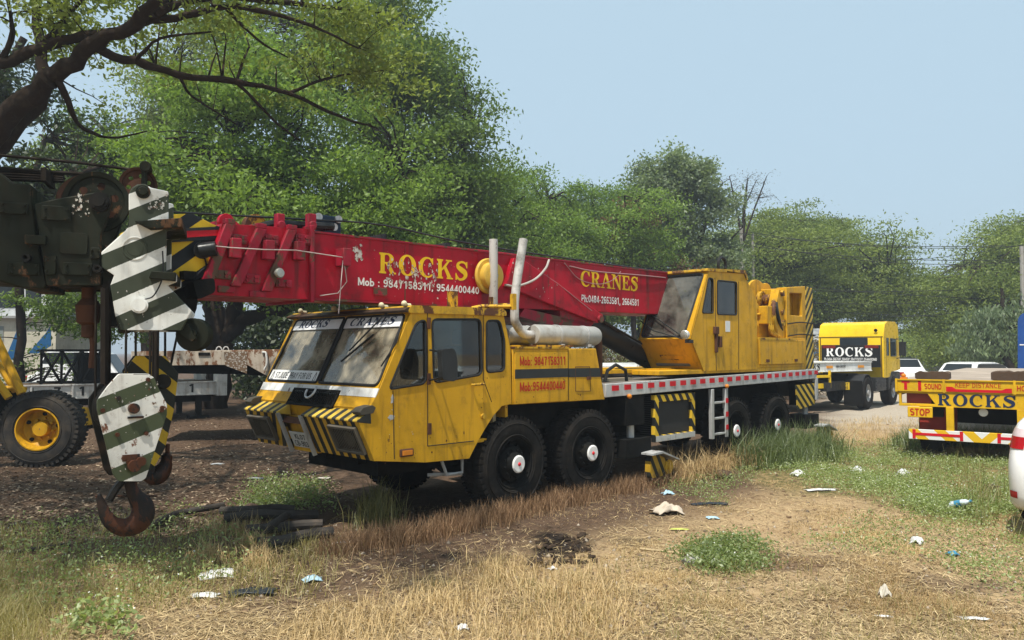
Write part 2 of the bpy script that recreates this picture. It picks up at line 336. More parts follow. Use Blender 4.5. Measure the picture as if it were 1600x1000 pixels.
def _arc(cx, cy, rx, ry, a0, a1, n=14): return _ell(cx, cy, rx, ry, a0, a1, n)
def _sans(ch):               # bold upright strokes: list of (points, closed), advance
    a = _arc; L = lambda *p: (list(p), False); O = lambda cx, cy, rx, ry: (_ell(cx, cy, rx, ry, 0, 342, 19), True)
    G = {'0': ([O(.31, .5, .225, .415)], .62), '1': ([L((.38, 0), (.38, 1)), L((.34, .93), (.14, .76))], .62),
         '2': ([(a(.31, .68, .215, .235, 168, -38) + [(.12, .085)], False), L((.04, .085), (.57, .085))], .62),
         '3': ([(a(.29, .715, .2, .2, 160, -85), False), (a(.29, .30, .23, .215, 88, -160), False)], .62),
         '4': ([L((.43, 0), (.43, 1)), L((.43, .93), (.08, .28)), L((.02, .25), (.61, .25))], .62),
         '5': ([L((.55, .915), (.13, .915)), L((.17, .95), (.13, .44)), (a(.30, .315, .225, .23, 128, -155), False)], .62),
         '6': ([O(.31, .30, .22, .215), L((.54, .80), (.44, .895), (.31, .915), (.18, .83), (.11, .65), (.09, .32))], .62),
         '7': ([L((.05, .915), (.57, .915)), L((.54, .95), (.36, .55), (.26, 0))], .62), '8': ([O(.31, .715, .19, .2), O(.31, .29, .22, .205)], .62),
         '9': ([O(.31, .70, .22, .215), L((.08, .20), (.18, .105), (.31, .085), (.44, .17), (.51, .35), (.53, .68))], .62),
         'M': ([L((.09, 0), (.09, 1)), L((.75, 0), (.75, 1)), L((.09, .95), (.42, .12)), L((.75, .95), (.42, .12))], .84),
         'o': ([O(.27, .335, .2, .25)], .56), 'b': ([L((.09, 0), (.09, 1)), O(.29, .335, .2, .25)], .58), 'h': ([L((.09, 0), (.09, 1)), L((.10, .42), (.18, .56), (.30, .585), (.42, .52), (.45, .38), (.45, 0))], .56),
         ':': ([L((.12, 0), (.12, .17)), L((.12, .48), (.12, .65))], .26), ',': ([L((.12, .17), (.12, 0), (.06, -.13))], .26), '-': ([L((.03, .38), (.36, .38))], .40), '.': ([L((.11, 0), (.11, .17))], .24),
         'P': ([L((.09, 0), (.09, 1)), ([(.09, .915), (.36, .915)] + a(.38, .70, .2, .215, 80, -80) + [(.36, .485), (.09, .485)], False)], .64), 'S': ([(a(.32, .715, .22, .2, 35, 250, 16) + a(.33, .295, .235, .21, 80, -145, 16), False)], .64),
         'T': ([L((.30, 0), (.30, .95)), L((.01, .915), (.59, .915))], .60), 'O': ([O(.38, .5, .29, .415)], .76), 'U': ([([(.09, 1), (.09, .32)] + a(.33, .32, .24, .235, 190, 350) + [(.57, .32), (.57, 1)], False)], .68),
         'N': ([L((.09, 0), (.09, 1)), L((.59, 0), (.59, 1)), L((.09, .95), (.59, .05))], .70), 'D': ([L((.09, 0), (.09, 1)), ([(.09, .915), (.28, .915)] + a(.29, .5, .28, .415, 80, -80) + [(.28, .085), (.09, .085)], False)], .68),
         'H': ([L((.09, 0), (.09, 1)), L((.59, 0), (.59, 1)), L((.09, .52), (.59, .52))], .70), 'E': ([L((.09, 0), (.09, 1)), L((.09, .915), (.54, .915)), L((.09, .52), (.50, .52)), L((.09, .085), (.55, .085))], .60), 'F': ([L((.09, 0), (.09, 1)), L((.09, .915), (.54, .915)), L((.09, .50), (.48, .50))], .58),
         'J': ([([(.42, 1), (.42, .30)] + a(.25, .29, .17, .205, -10, -190), False)], .53), 'R': ([L((.09, 0), (.09, 1)), ([(.09, .915), (.36, .915)] + a(.38, .71, .19, .205, 80, -80) + [(.36, .505), (.09, .505)], False), L((.36, .5), (.60, 0))], .66),
         'A': ([L((.04, 0), (.34, .98)), L((.64, 0), (.34, .98)), L((.16, .28), (.52, .28))], .68), 'Y': ([L((.03, 1), (.32, .45), (.32, 0)), L((.61, 1), (.32, .45))], .64), 'K': ([L((.09, 0), (.09, 1)), L((.56, 1), (.10, .42)), L((.24, .58), (.62, 0))], .64),
         'L': ([L((.09, 0), (.09, 1)), L((.09, .085), (.52, .085))], .55), 'C': ([(a(.36, .5, .27, .415, 48, 312, 20), False)], .68), 'B': ([L((.09, 0), (.09, 1)), ([(.09, .915), (.33, .915)] + a(.34, .715, .18, .2, 80, -80) + [(.09, .515)], False), ([(.09, .515), (.34, .515)] + a(.36, .30, .2, .215, 80, -80) + [(.09, .085)], False)], .64),
         'I': ([L((.11, 0), (.11, 1))], .24), 'G': ([(a(.36, .5, .27, .415, 48, 330, 20) + [(.60, .45), (.40, .45)], False)], .72), 'V': ([L((.03, 1), (.32, .04)), L((.61, 1), (.32, .04))], .64), 'W': ([L((.03, 1), (.22, .03), (.42, .95), (.62, .03), (.81, 1))], .84)}
    return G.get(ch, ([], .34))
def sans_text(name, body, P, rt, up, W, H, mat, parent, bold=.03, shear=0, off=.004):
    hw = .05 + bold; pieces = []; x = 0
    for ch in body:
        S, adv = _sans(ch)
        for pts, closed in S:
            P2 = [Vector((p[0] + x, p[1])) for p in pts]; n = len(P2); Lf, Rt = [], []
            for i in range(n):
                if closed: d0, d1 = P2[i] - P2[i - 1], P2[(i + 1) % n] - P2[i]
                else: d0 = P2[i] - P2[max(i - 1, 0)]; d1 = P2[min(i + 1, n - 1)] - P2[i]; d0 = d0 if d0.length else d1; d1 = d1 if d1.length else d0
                n0 = Vector((-d0.y, d0.x)).normalized(); n1 = Vector((-d1.y, d1.x)).normalized(); m = (n0 + n1)
                m = n0 if m.length < .3 else m.normalized() / max(.5, m.normalized().dot(n0)); Lf.append(P2[i] + m * hw); Rt.append(P2[i] - m * hw)
            pieces.append((Lf, Rt, closed))
        x += adv + .07
    allp = [p for a, b, c in pieces for p in a + b]; f = _place(allp, W, H, P, rt, up, off, shear); mb = MB()
    for i, (a, b, c) in enumerate(pieces):
        n = len(a); vs = [f(p, (i % 5) * .0003) for p in a] + [f(p, (i % 5) * .0003) for p in b]; mb.add(vs, [(k, (k + 1) % n, (k + 1) % n + n, k + n) for k in range(n if c else n - 1)])
    return mb.build(name, mat, parent, smooth=0)
# =================================================================== THE TRUCK CRANE (local: x to the rear, y to the far side, z up)
crane = empty('truck_crane', 'yellow four axle truck crane with long red telescopic boom lettered ROCKS CRANES', 'crane', (CO[0], CO[1], 0), CA)
NR, UPZ = (1, 0, 0), (0, 0, 1)                       # right and up on the near side
def PM(P, rt, up):
    rt, up = Vector(rt).normalized(), Vector(up).normalized(); nm = rt.cross(up)
    m = Matrix((rt, nm, up)).transposed().to_4x4(); m.translation = Vector(P); return m
def loop_tube(poly, r, M=None, a=0.0, n=6):
    pts = [Vector((p[0], a, p[1])) for p in poly]; pts.append(pts[0])
    return [M @ p for p in pts] if M else pts
# ---- chassis and deck
mb = MB(); mb.box(-1.7, 8.3, .72, 1.02, .66, 1.22).box(-1.7, 8.3, 1.36, 1.66, .66, 1.22)
for u in (-1.2, .7, 2.2, 4.2, 6.0, 7.9): mb.box(u - .08, u + .08, 1.0, 1.4, .72, 1.18)
mb.box(2.0, 2.7, .3, 2.06, .82, 1.24).box(4.0, 4.35, .25, 2.1, .6, 1.24).box(.0, 1.6, .35, 2.0, .9, 1.24).box(-1.6, -.1, .5, 1.9, .55, .9)
for u in (0, 1.385, 5.27, 6.77): mb.tube([(u, .2, .57), (u, 2.16, .57)], .11, 10); mb.lathe([(.02, -.25), (.22, -.12), (.26, 0), (.22, .12), (.02, .25)], 16, (u, 1.18, .57))
for u in (-.5, .55, .85, 2.0, 4.75, 5.8, 6.2, 7.3): mb.tube([(u, .62, .6), (u + .2, .6, .72), (u + .5, .6, .7)], .035, 6)
ch = mb.build('chassis', M['black'], crane)
dk = MB(); dk.prism([(1.66, 1.395), (8.42, 1.45), (8.42, 1.505), (1.66, 1.45)], .03, 2.33)
dk.box(8.3, 8.42, .05, 2.3, 1.0, 1.44)
M['deck'] = paint('trodden_deck_steel', (.17, .155, .135), .7, dirt=.7, rust=.1, streak=0)
deck = dk.build('deck', M['deck'], crane, .006)
mb = MB(); mb.prism([(1.70, 1.275), (8.42, 1.365), (8.42, 1.545), (1.70, 1.452)], -.03, .027); rl = mb.build('deck_rail', M['silver'], crane, .006)
mb = MB()
for i in range(24):
    u = 1.83 + i * .282; z = 1.345 + (u - 1.7) * .0138; mb.box(u, u + .15, -.036, -.028, z + .01, z + .082)
mb.split('red_reflector', M['reflect_red'], rl)
mb = MB()
for u in (2.2, 4.88): mb.ball((u, -.05, 1.27 + (u - 2.2) * .02), .035, 6)
mb.split('marker_light', M['amber'], rl)
mb = MB(); mb.tube([(2.1, .3, 1.46), (2.14, .28, 1.62), (2.32, .27, 1.70), (2.55, .27, 1.62), (2.62, .3, 1.45)], .025, 8)
mb.tube([(2.0, .7, 1.5), (2.6, .9, 1.53), (3.4, .8, 1.5)], .04, 8); mb.build('hydraulic_hose', M['blackmetal'], deck)
mb = MB(); mb.box(1.8, 2.9, .4, .62, 1.46, 1.50).box(1.75, 2.6, 1.0, 1.2, 1.46, 1.51); mb.split('deck_plank', plain('grey_timber', (.30, .25, .18), .8), deck)

# ---- wheels
def tyre_mb(Rr=.56, W=.36):
    mb = MB(); k = Rr / .56
    mb.lathe([(.30 * k, .03), (.315 * k, .004), (.36 * k, -.006), (.44 * k, -.01), (.50 * k, .006), (.535 * k, .03), (.552 * k, .06), (.556 * k, .10), (.556 * k, W - .10), (.552 * k, W - .06), (.535 * k, W - .03), (.50 * k, W - .006), (.36 * k, W), (.30 * k, W - .03)], 48)
    for i in range(46):
        a = 2 * math.pi * i / 46; Mx = Matrix.Rotation(a, 4, 'Y')
        mb.box(.505 * k, .562 * k, .012, .115, -.022 * k, .022 * k, Mx)
        mb.box(.535 * k, .564 * k, .13, W - .13, -.02 * k, .025 * k, Matrix.Rotation(a + .05, 4, 'Y')); mb.box(.52 * k, .562 * k, W - .115, W - .012, -.022 * k, .022 * k, Mx)
    for rr in (.335, .47): mb.lathe([(rr * k - .008, -.004), (rr * k, -.013), (rr * k + .008, -.004)], 48)
    return mb
def front_wheel():
    ty = tyre_mb().build('tyre', M['rubber'])
    r = MB(); r.lathe([(.305, .04), (.30, .012), (.285, .012), (.27, .05), (.25, .10), (.215, .11), (.205, .05), (.18, .03), (.14, .02), (.125, -.02), (.105, -.05), (.02, -.05)], 36)
    for i in range(12):
        a = 2 * math.pi * i / 12; r.lathe([(.002, .075), (.018, .075), (.018, .12)], 8, (.23 * math.cos(a), 0, .23 * math.sin(a)))
        r.lathe([(.002, .0), (.014, .0), (.014, .05)], 8, (.16 * math.cos(a + .2), 0, .16 * math.sin(a + .2)))
    return ty, r.build('rim', M['black'])
def rear_wheel():
    ty = tyre_mb().build('tyre', M['rubber'])
    r = MB(); r.lathe([(.305, .04), (.30, .012), (.28, .015), (.27, .08), (.255, .20), (.20, .235), (.14, .235), (.125, .05), (.105, .0), (.02, -.005)], 36)
    for i in range(10):
        a = 2 * math.pi * i / 10; r.lathe([(.002, .19), (.018, .19), (.018, .235)], 8, (.19 * math.cos(a), 0, .19 * math.sin(a)))
    return ty, r.build('rim', M['black'])
def hub_mb(y):
    mb = MB(); prof = [(.002, y - .014), (.03, y - .016), (.088, y - .016), (.104, y - .004), (.106, y + .012), (.08, y + .04)]; mb.lathe(prof, 20)
    return mb
for i, (u, kind) in enumerate(((0, 0), (1.385, 0), (5.27, 1), (6.77, 1))):
    ty, rim = (front_wheel if kind == 0 else rear_wheel)()
    ty.name = 'tyre'
    wh = ty; wh.name = 'wheel'; wh.parent = crane; wh.location = (u, 0, .57); rim.parent = wh
    wh.rotation_euler = (0, R(37 * i), 0)
    if i in (1,): wh.rotation_euler = (0, R(80), R(-3))
    hb = hub_mb(-.05 if kind == 0 else -.005).build('hub_cap', M['hubwhite'], wh)
    c = MB(); y = (-.05 if kind == 0 else -.005) - .018; c.lathe([(.002, y - .014), (.014, y - .012), (.024, y), (.026, y + .01)], 12); c.build('hub_centre', M['reflect_red'], wh)
    far = dup(wh, loc=(u, 2.36, .57), rot=(0, R(20), R(180)))
    far.name = 'wheel'

# ---- front cab
W_ = 2.36
side = [(-.73, .70), (-1.35, .72), (-2.0, .80), (-2.19, 1.20), (-2.09, 1.29), (-1.95, 1.50), (-1.545, 2.315), (-.20, 2.335), (-.165, 2.21), (-.08, 1.92), (-.062, 1.27), (-.22, 1.255), (-.36, 1.15), (-.50, 1.0), (-.63, .84)]
w1 = rp([cs2(665, 499, 0), cs2(666, 599, 0), cs2(608, 608, 0), cs2(650, 505, 0)], [.07, .08, .05, .05])
w2 = rp([cs2(675, 499, 0), cs2(751, 499, 0), cs2(753, 585, 0), cs2(678, 598, 0)], .07)
w3 = rp([cs2(760, 501, 0), cs2(781, 501, 0), cs2(788, 530, 0), cs2(788, 579, 0), cs2(760, 582, 0)], .06)
mb = MB(); mb.prism(side, 0, .035, holes=[w1, w2, w3]); mb.prism(side, W_ - .035, W_, holes=[w1, w2, w3])
# floor, back wall, hood, roof underside
mb.box(-1.95, -.1, .035, W_ - .035, .86, .90).prism([(-.085, 1.0), (-.125, 1.0), (-.165, 1.92), (-.225, 2.32), (-.19, 2.32), (-.12, 1.92)], .035, W_ - .035, holes=[])
FB, FT = Vector((-1.95, 0, 1.50)), Vector((-1.545, 0, 2.315)); FUP = (FT - FB).normalized(); FL = (FT - FB).length
FM = PM((FB.x, W_, FB.z), (0, -1, 0), FUP)             # windscreen plane, origin at its far lower corner
p1 = rp([(.05, .045), (1.16, .045), (1.16, FL - .05), (.10, FL - .05)], [.05, .03, .03, .05]); p2 = rp([(1.21, .045), (W_ - .05, .045), (W_ - .07, FL - .05), (1.21, FL - .05)], [.03, .07, .07, .03])
mb.prism([(0.002, 0), (W_ - .002, 0), (W_ - .002, FL), (.002, FL)], -.03, 0, holes=[p1, p2], M=FM)
mb.prism([(-1.952, 1.498), (-2.06, 1.315), (-2.02, 1.31), (-1.91, 1.49)], .002, W_ - .002)       # sloping panel under the windscreen
mb.prism([(-2.06, 1.31), (-1.8, 1.31), (-1.85, .85), (-1.90, .85)], .03, W_ - .03)
cab = mb.build('driver_cab', M['yellow'], crane, .004)
rf = MB(); rf.prism(rp([(-1.60, 2.31), (-1.56, 2.365), (-.22, 2.385), (-.165, 2.345), (-.165, 2.30), (-1.59, 2.285)], .02), -.02, W_ + .02); roof = rf.build('roof', M['yellow_worn'], cab, .008)
vz = MB(); vz.prism([(-1.66, 2.31), (-1.60, 2.345), (-1.565, 2.345), (-1.60, 2.29)], -.015, W_ + .015); vz.build('sun_visor', paint('dark_brown_metal', (.05, .032, .02), .6, rust=.15), roof)
for v in (.02, .42, 1.35, 2.1):
    b = MB(); b.ball((-1.59, v + .05, 2.385), .032, 7); b.cyl((-1.56, v + .05, 2.37), .02, .05, 'x', 8); b.build('roof_marker_lamp', M['cream'], roof)
# glass and seals
for nm, poly, y in (('quarter_window', w1, .015), ('door_window', w2, .015), ('rear_quarter_window', w3, .015)):
    g = MB(); g.prism(poly, y, y + .006); go = g.build(nm, M['glass'], cab, smooth=0); s = MB(); s.tube(loop_tube(poly, 0, None, .002), .014, 6); s.build('window_seal', M['seal'], go)
    g = MB(); g.prism(poly, W_ - y - .006, W_ - y); g.build('far_window', M['glass'], cab, smooth=0)
for pl in (p1, p2):
    g = MB(); g.prism(pl, -.02, -.013, M=FM); go = g.build('windscreen', M['windshield'], cab, smooth=0); s = MB(); s.tube(loop_tube(pl, 0, FM, .003), .016, 6); s.build('window_seal', M['seal'], go)
# interior
for v in (.35, 1.5):
    mb = MB(); mb.box(-.95, -.45, v, v + .5, 1.05, 1.25); mb.prism([(-.55, 1.2), (-.42, 1.2), (-.30, 1.95), (-.40, 1.95)], v, v + .5); mb.prism([(-.38, 1.98), (-.30, 1.98), (-.28, 2.15), (-.36, 2.15)], v + .12, v + .38)
    mb.build('seat', M['seat'], cab, .03)
mb = MB(); mb.prism([(-1.86, .9), (-1.55, .9), (-1.5, 1.35), (-1.6, 1.45), (-1.84, 1.48)], .05, W_ - .05); mb.build('dashboard', plain('brown_dashboard', (.13, .105, .07), .7), cab, .02)
mb = MB(); sw = Matrix.Translation((-1.28, .6, 1.5)) @ Matrix.Rotation(R(-58), 4, 'Y'); mb.tube([sw @ Vector((.22 * math.cos(t), .22 * math.sin(t), 0)) for t in np.linspace(0, 2 * math.pi, 25)], .018, 6); mb.tube([sw @ Vector((-.2, 0, 0)), sw @ Vector((.2, 0, 0))], .015, 6); mb.tube([sw @ Vector((0, 0, 0)), (-1.5, .6, 1.2)], .03, 6); mb.build('steering_wheel', M['seal'], cab)
mb = MB(); mb.box(-.27, -.225, .1, W_ - .1, 1.0, 1.9); mb.build('cab_lining', plain('tan_lining', (.32, .25, .14), .8), cab)
# banners on the glass
sb = MB(); sb.prism([(.085, FL - .19), (1.165, FL - .19), (1.165, FL - .045), (.098, FL - .045)], .0, .004, M=FM); sb.prism([(1.205, FL - .19), (W_ - .075, FL - .19), (W_ - .085, FL - .045), (1.205, FL - .045)], .0, .004, M=FM)
ban = sb.build('windscreen_banner', plain('white_banner', (.72, .73, .74), .4), cab)
def FPt(a, b): return FM @ Vector((a, 0, b))
serif_text('banner_lettering', 'ROCKS', FPt(.22, FL - .165), (0, -1, 0), FUP, .66, .10, M['letter_navy'], ban, shear=.25, off=.006)
serif_text('banner_lettering', 'CRANES', FPt(1.33, FL - .165), (0, -1, 0), FUP, .84, .10, M['letter_navy'], ban, shear=.25, off=.006)
sb = MB(); sb.prism([(.065, .05), (1.155, .05), (1.155, .185), (.075, .185)], .0, .004, M=FM); ban2 = sb.build('prayer_banner', plain('white_paper_strip', (.70, .70, .68), .5), cab)
sans_text('banner_lettering', 'ST.JUDE PRAY FOR US', FPt(.20, .075), (0, -1, 0), FUP, .80, .085, M['letter_black'], ban2, .012, .12, .006)
mb = MB()
for a in (.115, 1.06):
    for k, pt in enumerate(([(0, 0), (.05, 0), (.035, .07), (.025, .10), (.012, .07)],)):
        lp_ = [FPt(a + x, .065 + y) + Vector((-.8, 0, .41)) * .007 for x, y in pt]; mb.tube(lp_ + [lp_[0]], .003, 4)
mb.split('hands_mark', M['letter_black'], ban2)
# white trim, grille, ring
mb = MB(); mb.prism([(.0, -.085), (W_, -.085), (W_, .012), (.0, .012)], .002, .012, M=FM); mb.build('white_trim', M['white'], cab)
HB, HT = Vector((-2.06, 0, 1.315)), Vector((-1.952, 0, 1.498)); HUP = (HT - HB).normalized(); HL = (HT - HB).length; HM = PM((HB.x, W_, HB.z), (0, -1, 0), HUP)
g = MB(); a0, a1 = .78, 1.72; g.prism([(a0, -.03), (a1, -.03), (a1, HL - .035), (a0, HL - .035)], .002, .02, holes=[[(a0 + .03, 0), (a1 - .03, 0), (a1 - .03, HL - .065), (a0 + .03, HL - .065)]], M=HM)
for i in range(16):
    b = .004 + i * (HL - .07) / 16; g.prism([(a0 + .03, b), (a1 - .03, b), (a1 - .03, b + .004), (a0 + .03, b + .004)], .004, .014, M=HM)
for i in range(24):
    a = a0 + .04 + i * .037; g.prism([(a, 0), (a + .006, 0), (a + .006, HL - .07), (a, HL - .07)], .012, .018, M=HM)
gr = g.build('front_grille', M['black'], cab)
g = MB(); g.tube([HM @ Vector((1.18 + .085 * math.cos(t), .03, HL - .07 + .085 * math.sin(t))) for t in np.linspace(R(170), R(400), 16)], .013, 6); g.build('emblem_ring', M['silver'], gr)
# striped nose ledge, two wings with a number plate recess between
def wing(name, v0, v1, panel_mat):  # last argument: stripe material of the nose panel below the ledge
    mb = MB(); mb.prism([(-2.05, 1.30), (-2.21, 1.215), (-2.21, 1.195), (-2.04, 1.17)], v0, v1); o = mb.build(name, M['ledge_stripe'], cab, .006)
    mb = MB(); mb.prism([(-2.19, 1.195), (-2.155, 1.195), (-1.965, .80), (-2.0, .80)], v0 + .005, v1 - .005); f = mb.build('nose_panel', panel_mat, o); return o
wn = wing('nose_ledge', -.004, 1.05, M['nose_stripe']); wf = wing('nose_ledge', 1.55, W_ + .004, M['nose_slant'])
NB, NTp = Vector((-2.0, 0, .80)), Vector((-2.19, 0, 1.20)); NUP = (NTp - NB).normalized(); NL = (NTp - NB).length; NM = PM((NB.x, W_, NB.z), (0, -1, 0), NUP)
def headlight(a):
    g = MB(); g.prism([(a, .08), (a + .50, .08), (a + .50, .385), (a, .385)], .002, .045, holes=[[(a + .03, .11), (a + .47, .11), (a + .47, .355), (a + .03, .355)]], M=NM); o = g.build('headlight_guard', M['silver'], cab, .006)
    o.data.materials[0] = paint('grimy_headlight_frame', (.11, .098, .078), .6, dirt=.6, streak=.3)
    g = MB(); g.prism([(a + .03, .11), (a + .47, .11), (a + .47, .355), (a + .03, .355)], .003, .006, M=NM); g.build('recess', M['black'], o)
    g = MB()
    for i in range(14): x = a + .05 + i * .031; g.tube([NM @ Vector((x, .035, .11)), NM @ Vector((x, .035, .355))], .0045, 5)
    g.build('bars', bpy.data.materials['grimy_headlight_frame'], o)
    g = MB(); g.lathe([(.001, -.012), (.05, -.011), (.085, -.006), (.09, .0)], 20, (0, 0, 0)); g.build('headlight', M['dim_lamp'], o).matrix_local = NM @ Matrix.Translation((a + .30, .018, .235)) @ Matrix.Rotation(math.pi, 4, 'X')
    return o
headlight(1.80); headlight(.06)
M['lampbox'] = paint('dusty_lamp_box', (.075, .066, .05), .6)
def corner_lamp(v):
    g = MB(); g.prism(rp([(-2.17, 1.262), (-2.19, 1.295), (-2.15, 1.335), (-2.04, 1.355), (-2.0, 1.33), (-2.03, 1.275)], .008, 2), v, v + .14); g.build('indicator_lamp', M['lampbox'], cab, .008)
corner_lamp(-.02); corner_lamp(W_ - .14)
g = MB(); g.prism([(-2.07, 1.17), (-2.03, 1.17), (-1.95, .78), (-1.99, .78)], 1.05, 1.55); rec = g.build('number_plate_panel', M['yellow'], cab)
for v in (1.05, 1.53):
    g = MB(); g.prism([(-2.235, 1.20), (-2.19, 1.205), (-2.0, .765), (-2.045, .755)], v - .0, v + .02); g.build('edge_trim', M['silver'], cab)
g = MB(); g.prism([(-2.16, 1.10), (-2.12, 1.16), (-2.03, 1.16), (-2.03, 1.08)], 1.07, 1.53); g.build('tow_bracket', M['rust'], rec)
PMx = PM((-1.995, 1.50, .835), (0, -1, 0), NUP); g = MB(); g.prism([(0, 0), (.42, 0), (.42, .19), (0, .19)], .015, .024, M=PMx); np_ = g.build('number_plate', plain('white_plate', (.55, .54, .5), .5), cab)
for body, b in (('KL07', .10), ('CB-9030', .015)): sans_text('plate_lettering', body, PMx @ Vector((.05 if b < .05 else .10, 0, b)), (0, -1, 0), NUP, .33 if b < .05 else .22, .07, M['letter_black'], np_, .02, 0, .027)
# doors, handles, lamps on the near side
g = MB()
for a, b in ((cs2(668, 489, 0), cs2(668, 697, 0)), (cs2(668, 697, 0), cs2(740, 689, 0)), (cs2(755, 492, 0), cs2(755, 592, 0)), (cs2(755, 592, 0), cs2(768, 628, 0)), (cs2(614, 610, 0), cs2(616, 717, 0))):
    g.tube([(a[0], -.001, a[1]), (b[0], -.001, b[1])], .005, 4)
g.build('panel_seam', M['seal'], cab)
g = MB(); p = cs(735, 601, 0); g.tube([(p[0], -.02, p[2]), (p[0] + .02, -.045, p[2]), (p[0] + .17, -.045, p[2] + .005), (p[0] + .19, -.02, p[2])], .014, 8)
p = cs(754, 650, 0); g.cyl((p[0], -.03, p[2]), .03, .03, 'y', 10); g.build('door_handle', M['yellow_worn'], cab)
g = MB()
for px, py in ((669, 505), (669, 592), (670, 670)): p = cs(px, py, 0); g.box(p[0] - .02, p[0] + .025, -.018, .0, p[2] - .06, p[2] + .06)
g.split('hinge', M['rust'], cab, bevel=.004)
g = MB(); p = cs(634, 707, 0); g.box(p[0] - .085, p[0] + .085, -.03, .0, p[2] - .04, p[2] + .04); sl_ = g.build('side_lamp', M['rust'], cab, .012); g = MB(); g.box(p[0] - .065, p[0] + .065, -.036, -.03, p[2] - .025, p[2] + .025); g.build('lens', M['amber'], sl_, .01)
# chipped patches
g = MB()
for px, py, sx, sz in ((613, 624, .025, .06), (612, 652, .05, .035)):
    p = cs(px, py, 0); pts = [(p[0] + sx * math.cos(t) * random.uniform(.5, 1.2), p[2] + sz * math.sin(t) * random.uniform(.5, 1.2)) for t in np.linspace(0, 6.0, 14)]; g.prism(pts, -.0025, .001)
g.split('bare_patch', M['silver'], cab, smooth=0)
# mirror
g = MB(); a = cs(672, 547, -.02); b = cs(672, 594, -.02); g.tube(smooth_path([a, cs(684, 549, -.25), cs(695, 557, -.30), cs(698, 573, -.30)]), .011, 6); g.tube(smooth_path([b, cs(684, 591, -.25), cs(695, 585, -.30), cs(698, 573, -.30)]), .011, 6); ma = g.build('mirror_arm', M['blackmetal'], cab)
mp = [cs2(686, 546, -.3), cs2(706, 544, -.3), cs2(711, 560, -.3), cs2(711, 592, -.3), cs2(705, 596, -.3), cs2(688, 594, -.3)]
g = MB(); g.prism(rp(mp, .04), -.34, -.27); g.build('mirror', plain('black_plastic', (.03, .032, .033), .45), ma, .015)
# wipers
g = MB()
for a, b in (((2.03, FL + .02), (1.60, .42)),):
    g.tube([FM @ Vector((a[0], .02, a[1])), FM @ Vector((a[0] - .05, .06, a[1] - .12)), FM @ Vector((b[0], .04, b[1]))], .010, 6); g.tube([FM @ Vector((1.90, .025, .62)), FM @ Vector((1.50, .022, .30))], .012, 6)
g.tube([FM @ Vector((W_ - .10, .02, .25)), FM @ Vector((W_ + .01, .03, .52)), FM @ Vector((W_ - .06, .02, .80))], .009, 6)
g.build('wiper', M['blackmetal'], cab)
# step under the door
g = MB(); g.tube([cs(690, 720, .05), cs(698, 742, .05), cs(722, 738, .05), cs(722, 716, .05)], .018, 6); g.tube([cs(668, 742, .25), cs(722, 740, .05)], .02, 6); g.build('step', M['steel'], cab)
# roof rack
g = MB()
def post(px0, py0, px1, py1, v, wd):
    a = cs(px0, py0, v); b = cs(px1, py1, v); g.box(a[0] - wd, a[0] + wd, v - wd, v + wd, b[2], a[2])
post(707, 455, 707, 486, .5, .045); post(767, 464, 767, 480, .5, .022); post(802, 459, 802, 484, .2, .028)
a = cs(737, 482, .5); b = cs(803, 479, .2); g.tube([a, (b[0] - .3, .45, b[2] + .0), b], .026, 4); g.tube([cs(745, 478, .9), cs(803, 476, .5)], .022, 4)
g.build('roof_rack', M['yellow_worn'], cab)

# ---- engine box, silencers and stacks
g = MB(); g.prism([(-.045, 1.262), (1.715, 1.245), (1.53, 1.925), (-.045, 1.92)], .0, .9); eb = g.build('engine_box', M['yellow'], crane, .008)
g = MB(); g.prism([(.962, 1.268), (.962, 1.90), (.955, 1.90), (.955, 1.268)], -.004, .0); g.build('panel_seam', M['seal'], eb)
g = MB(); g.box(-.02, .94, -.014, .0, 1.265, 1.875); pnl = g.build('side_panel', M['yellow'], eb, .004)
bl = plain('black_band', (.03, .033, .033), .5)
g = MB(); g.box(-.021, .941, -.017, -.0125, 1.565, 1.675); g.build('black_band', bl, pnl)
g = MB(); g.prism([(.965, 1.56), (1.625, 1.55), (1.598, 1.668), (.965, 1.672)], -.004, .001); g.build('black_band', bl, eb)
sans_text('panel_lettering', 'Mob: 9847158311', (.06, -.014, 1.715), NR, UPZ, .82, .11, M['letter_red'], pnl, .03)
sans_text('panel_lettering', 'Mob:9544400440', (.06, -.014, 1.41), NR, UPZ, .82, .11, M['letter_red'], pnl, .03)
g = MB(); g.tube([(1.10, -.003, 1.69), (1.39, -.003, 1.69), (1.41, -.003, 1.37), (1.10, -.003, 1.38), (1.10, -.003, 1.69)], .004, 4); g.box(1.33, 1.39, -.03, .0, 1.52, 1.56); g.build('hatch_latch', M['rust'], eb)
g = MB(); g.box(-.05, .96, -.02, .92, 1.921, 1.945); g.box(.6, 1.3, .2, .95, 1.945, 1.97); g.build('top_cover', M['yellow_worn'], eb)
M['silencer'] = paint('sooty_silencer_metal', (.38, .37, .34), .5, .25, dirt=.45, streak=.3, rust=.08, dirtcol=(.16, .12, .08))
for v, du in ((.36, 0), (.78, -.12)):
    g = MB(); u0, u1 = .70 + du, 1.95 + du; g.lathe([(.05, u0 - .02), (.12, u0 - .01), (.135, u0 + .03), (.135, u1 - .03), (.12, u1 + .02), (.05, u1 + .05)], 28, (0, v, 2.10), 'x'); sil = g.build('silencer', M['silencer'], eb)
    g = MB()
    for uu in (u0 + .42, u0 + .98): g.lathe([(.135, uu - .02), (.141, uu - .018), (.141, uu + .018), (.135, uu + .02)], 28, (0, v, 2.10), 'x'); g.box(uu - .015, uu + .015, v - .16, v + .16, 1.95, 1.985)
    g.build('straps', M['steel'], sil)
M['stack'] = paint('sooty_exhaust_pipe', (.52, .50, .47), .55, .2, dirt=.65, streak=.6, rust=.10)
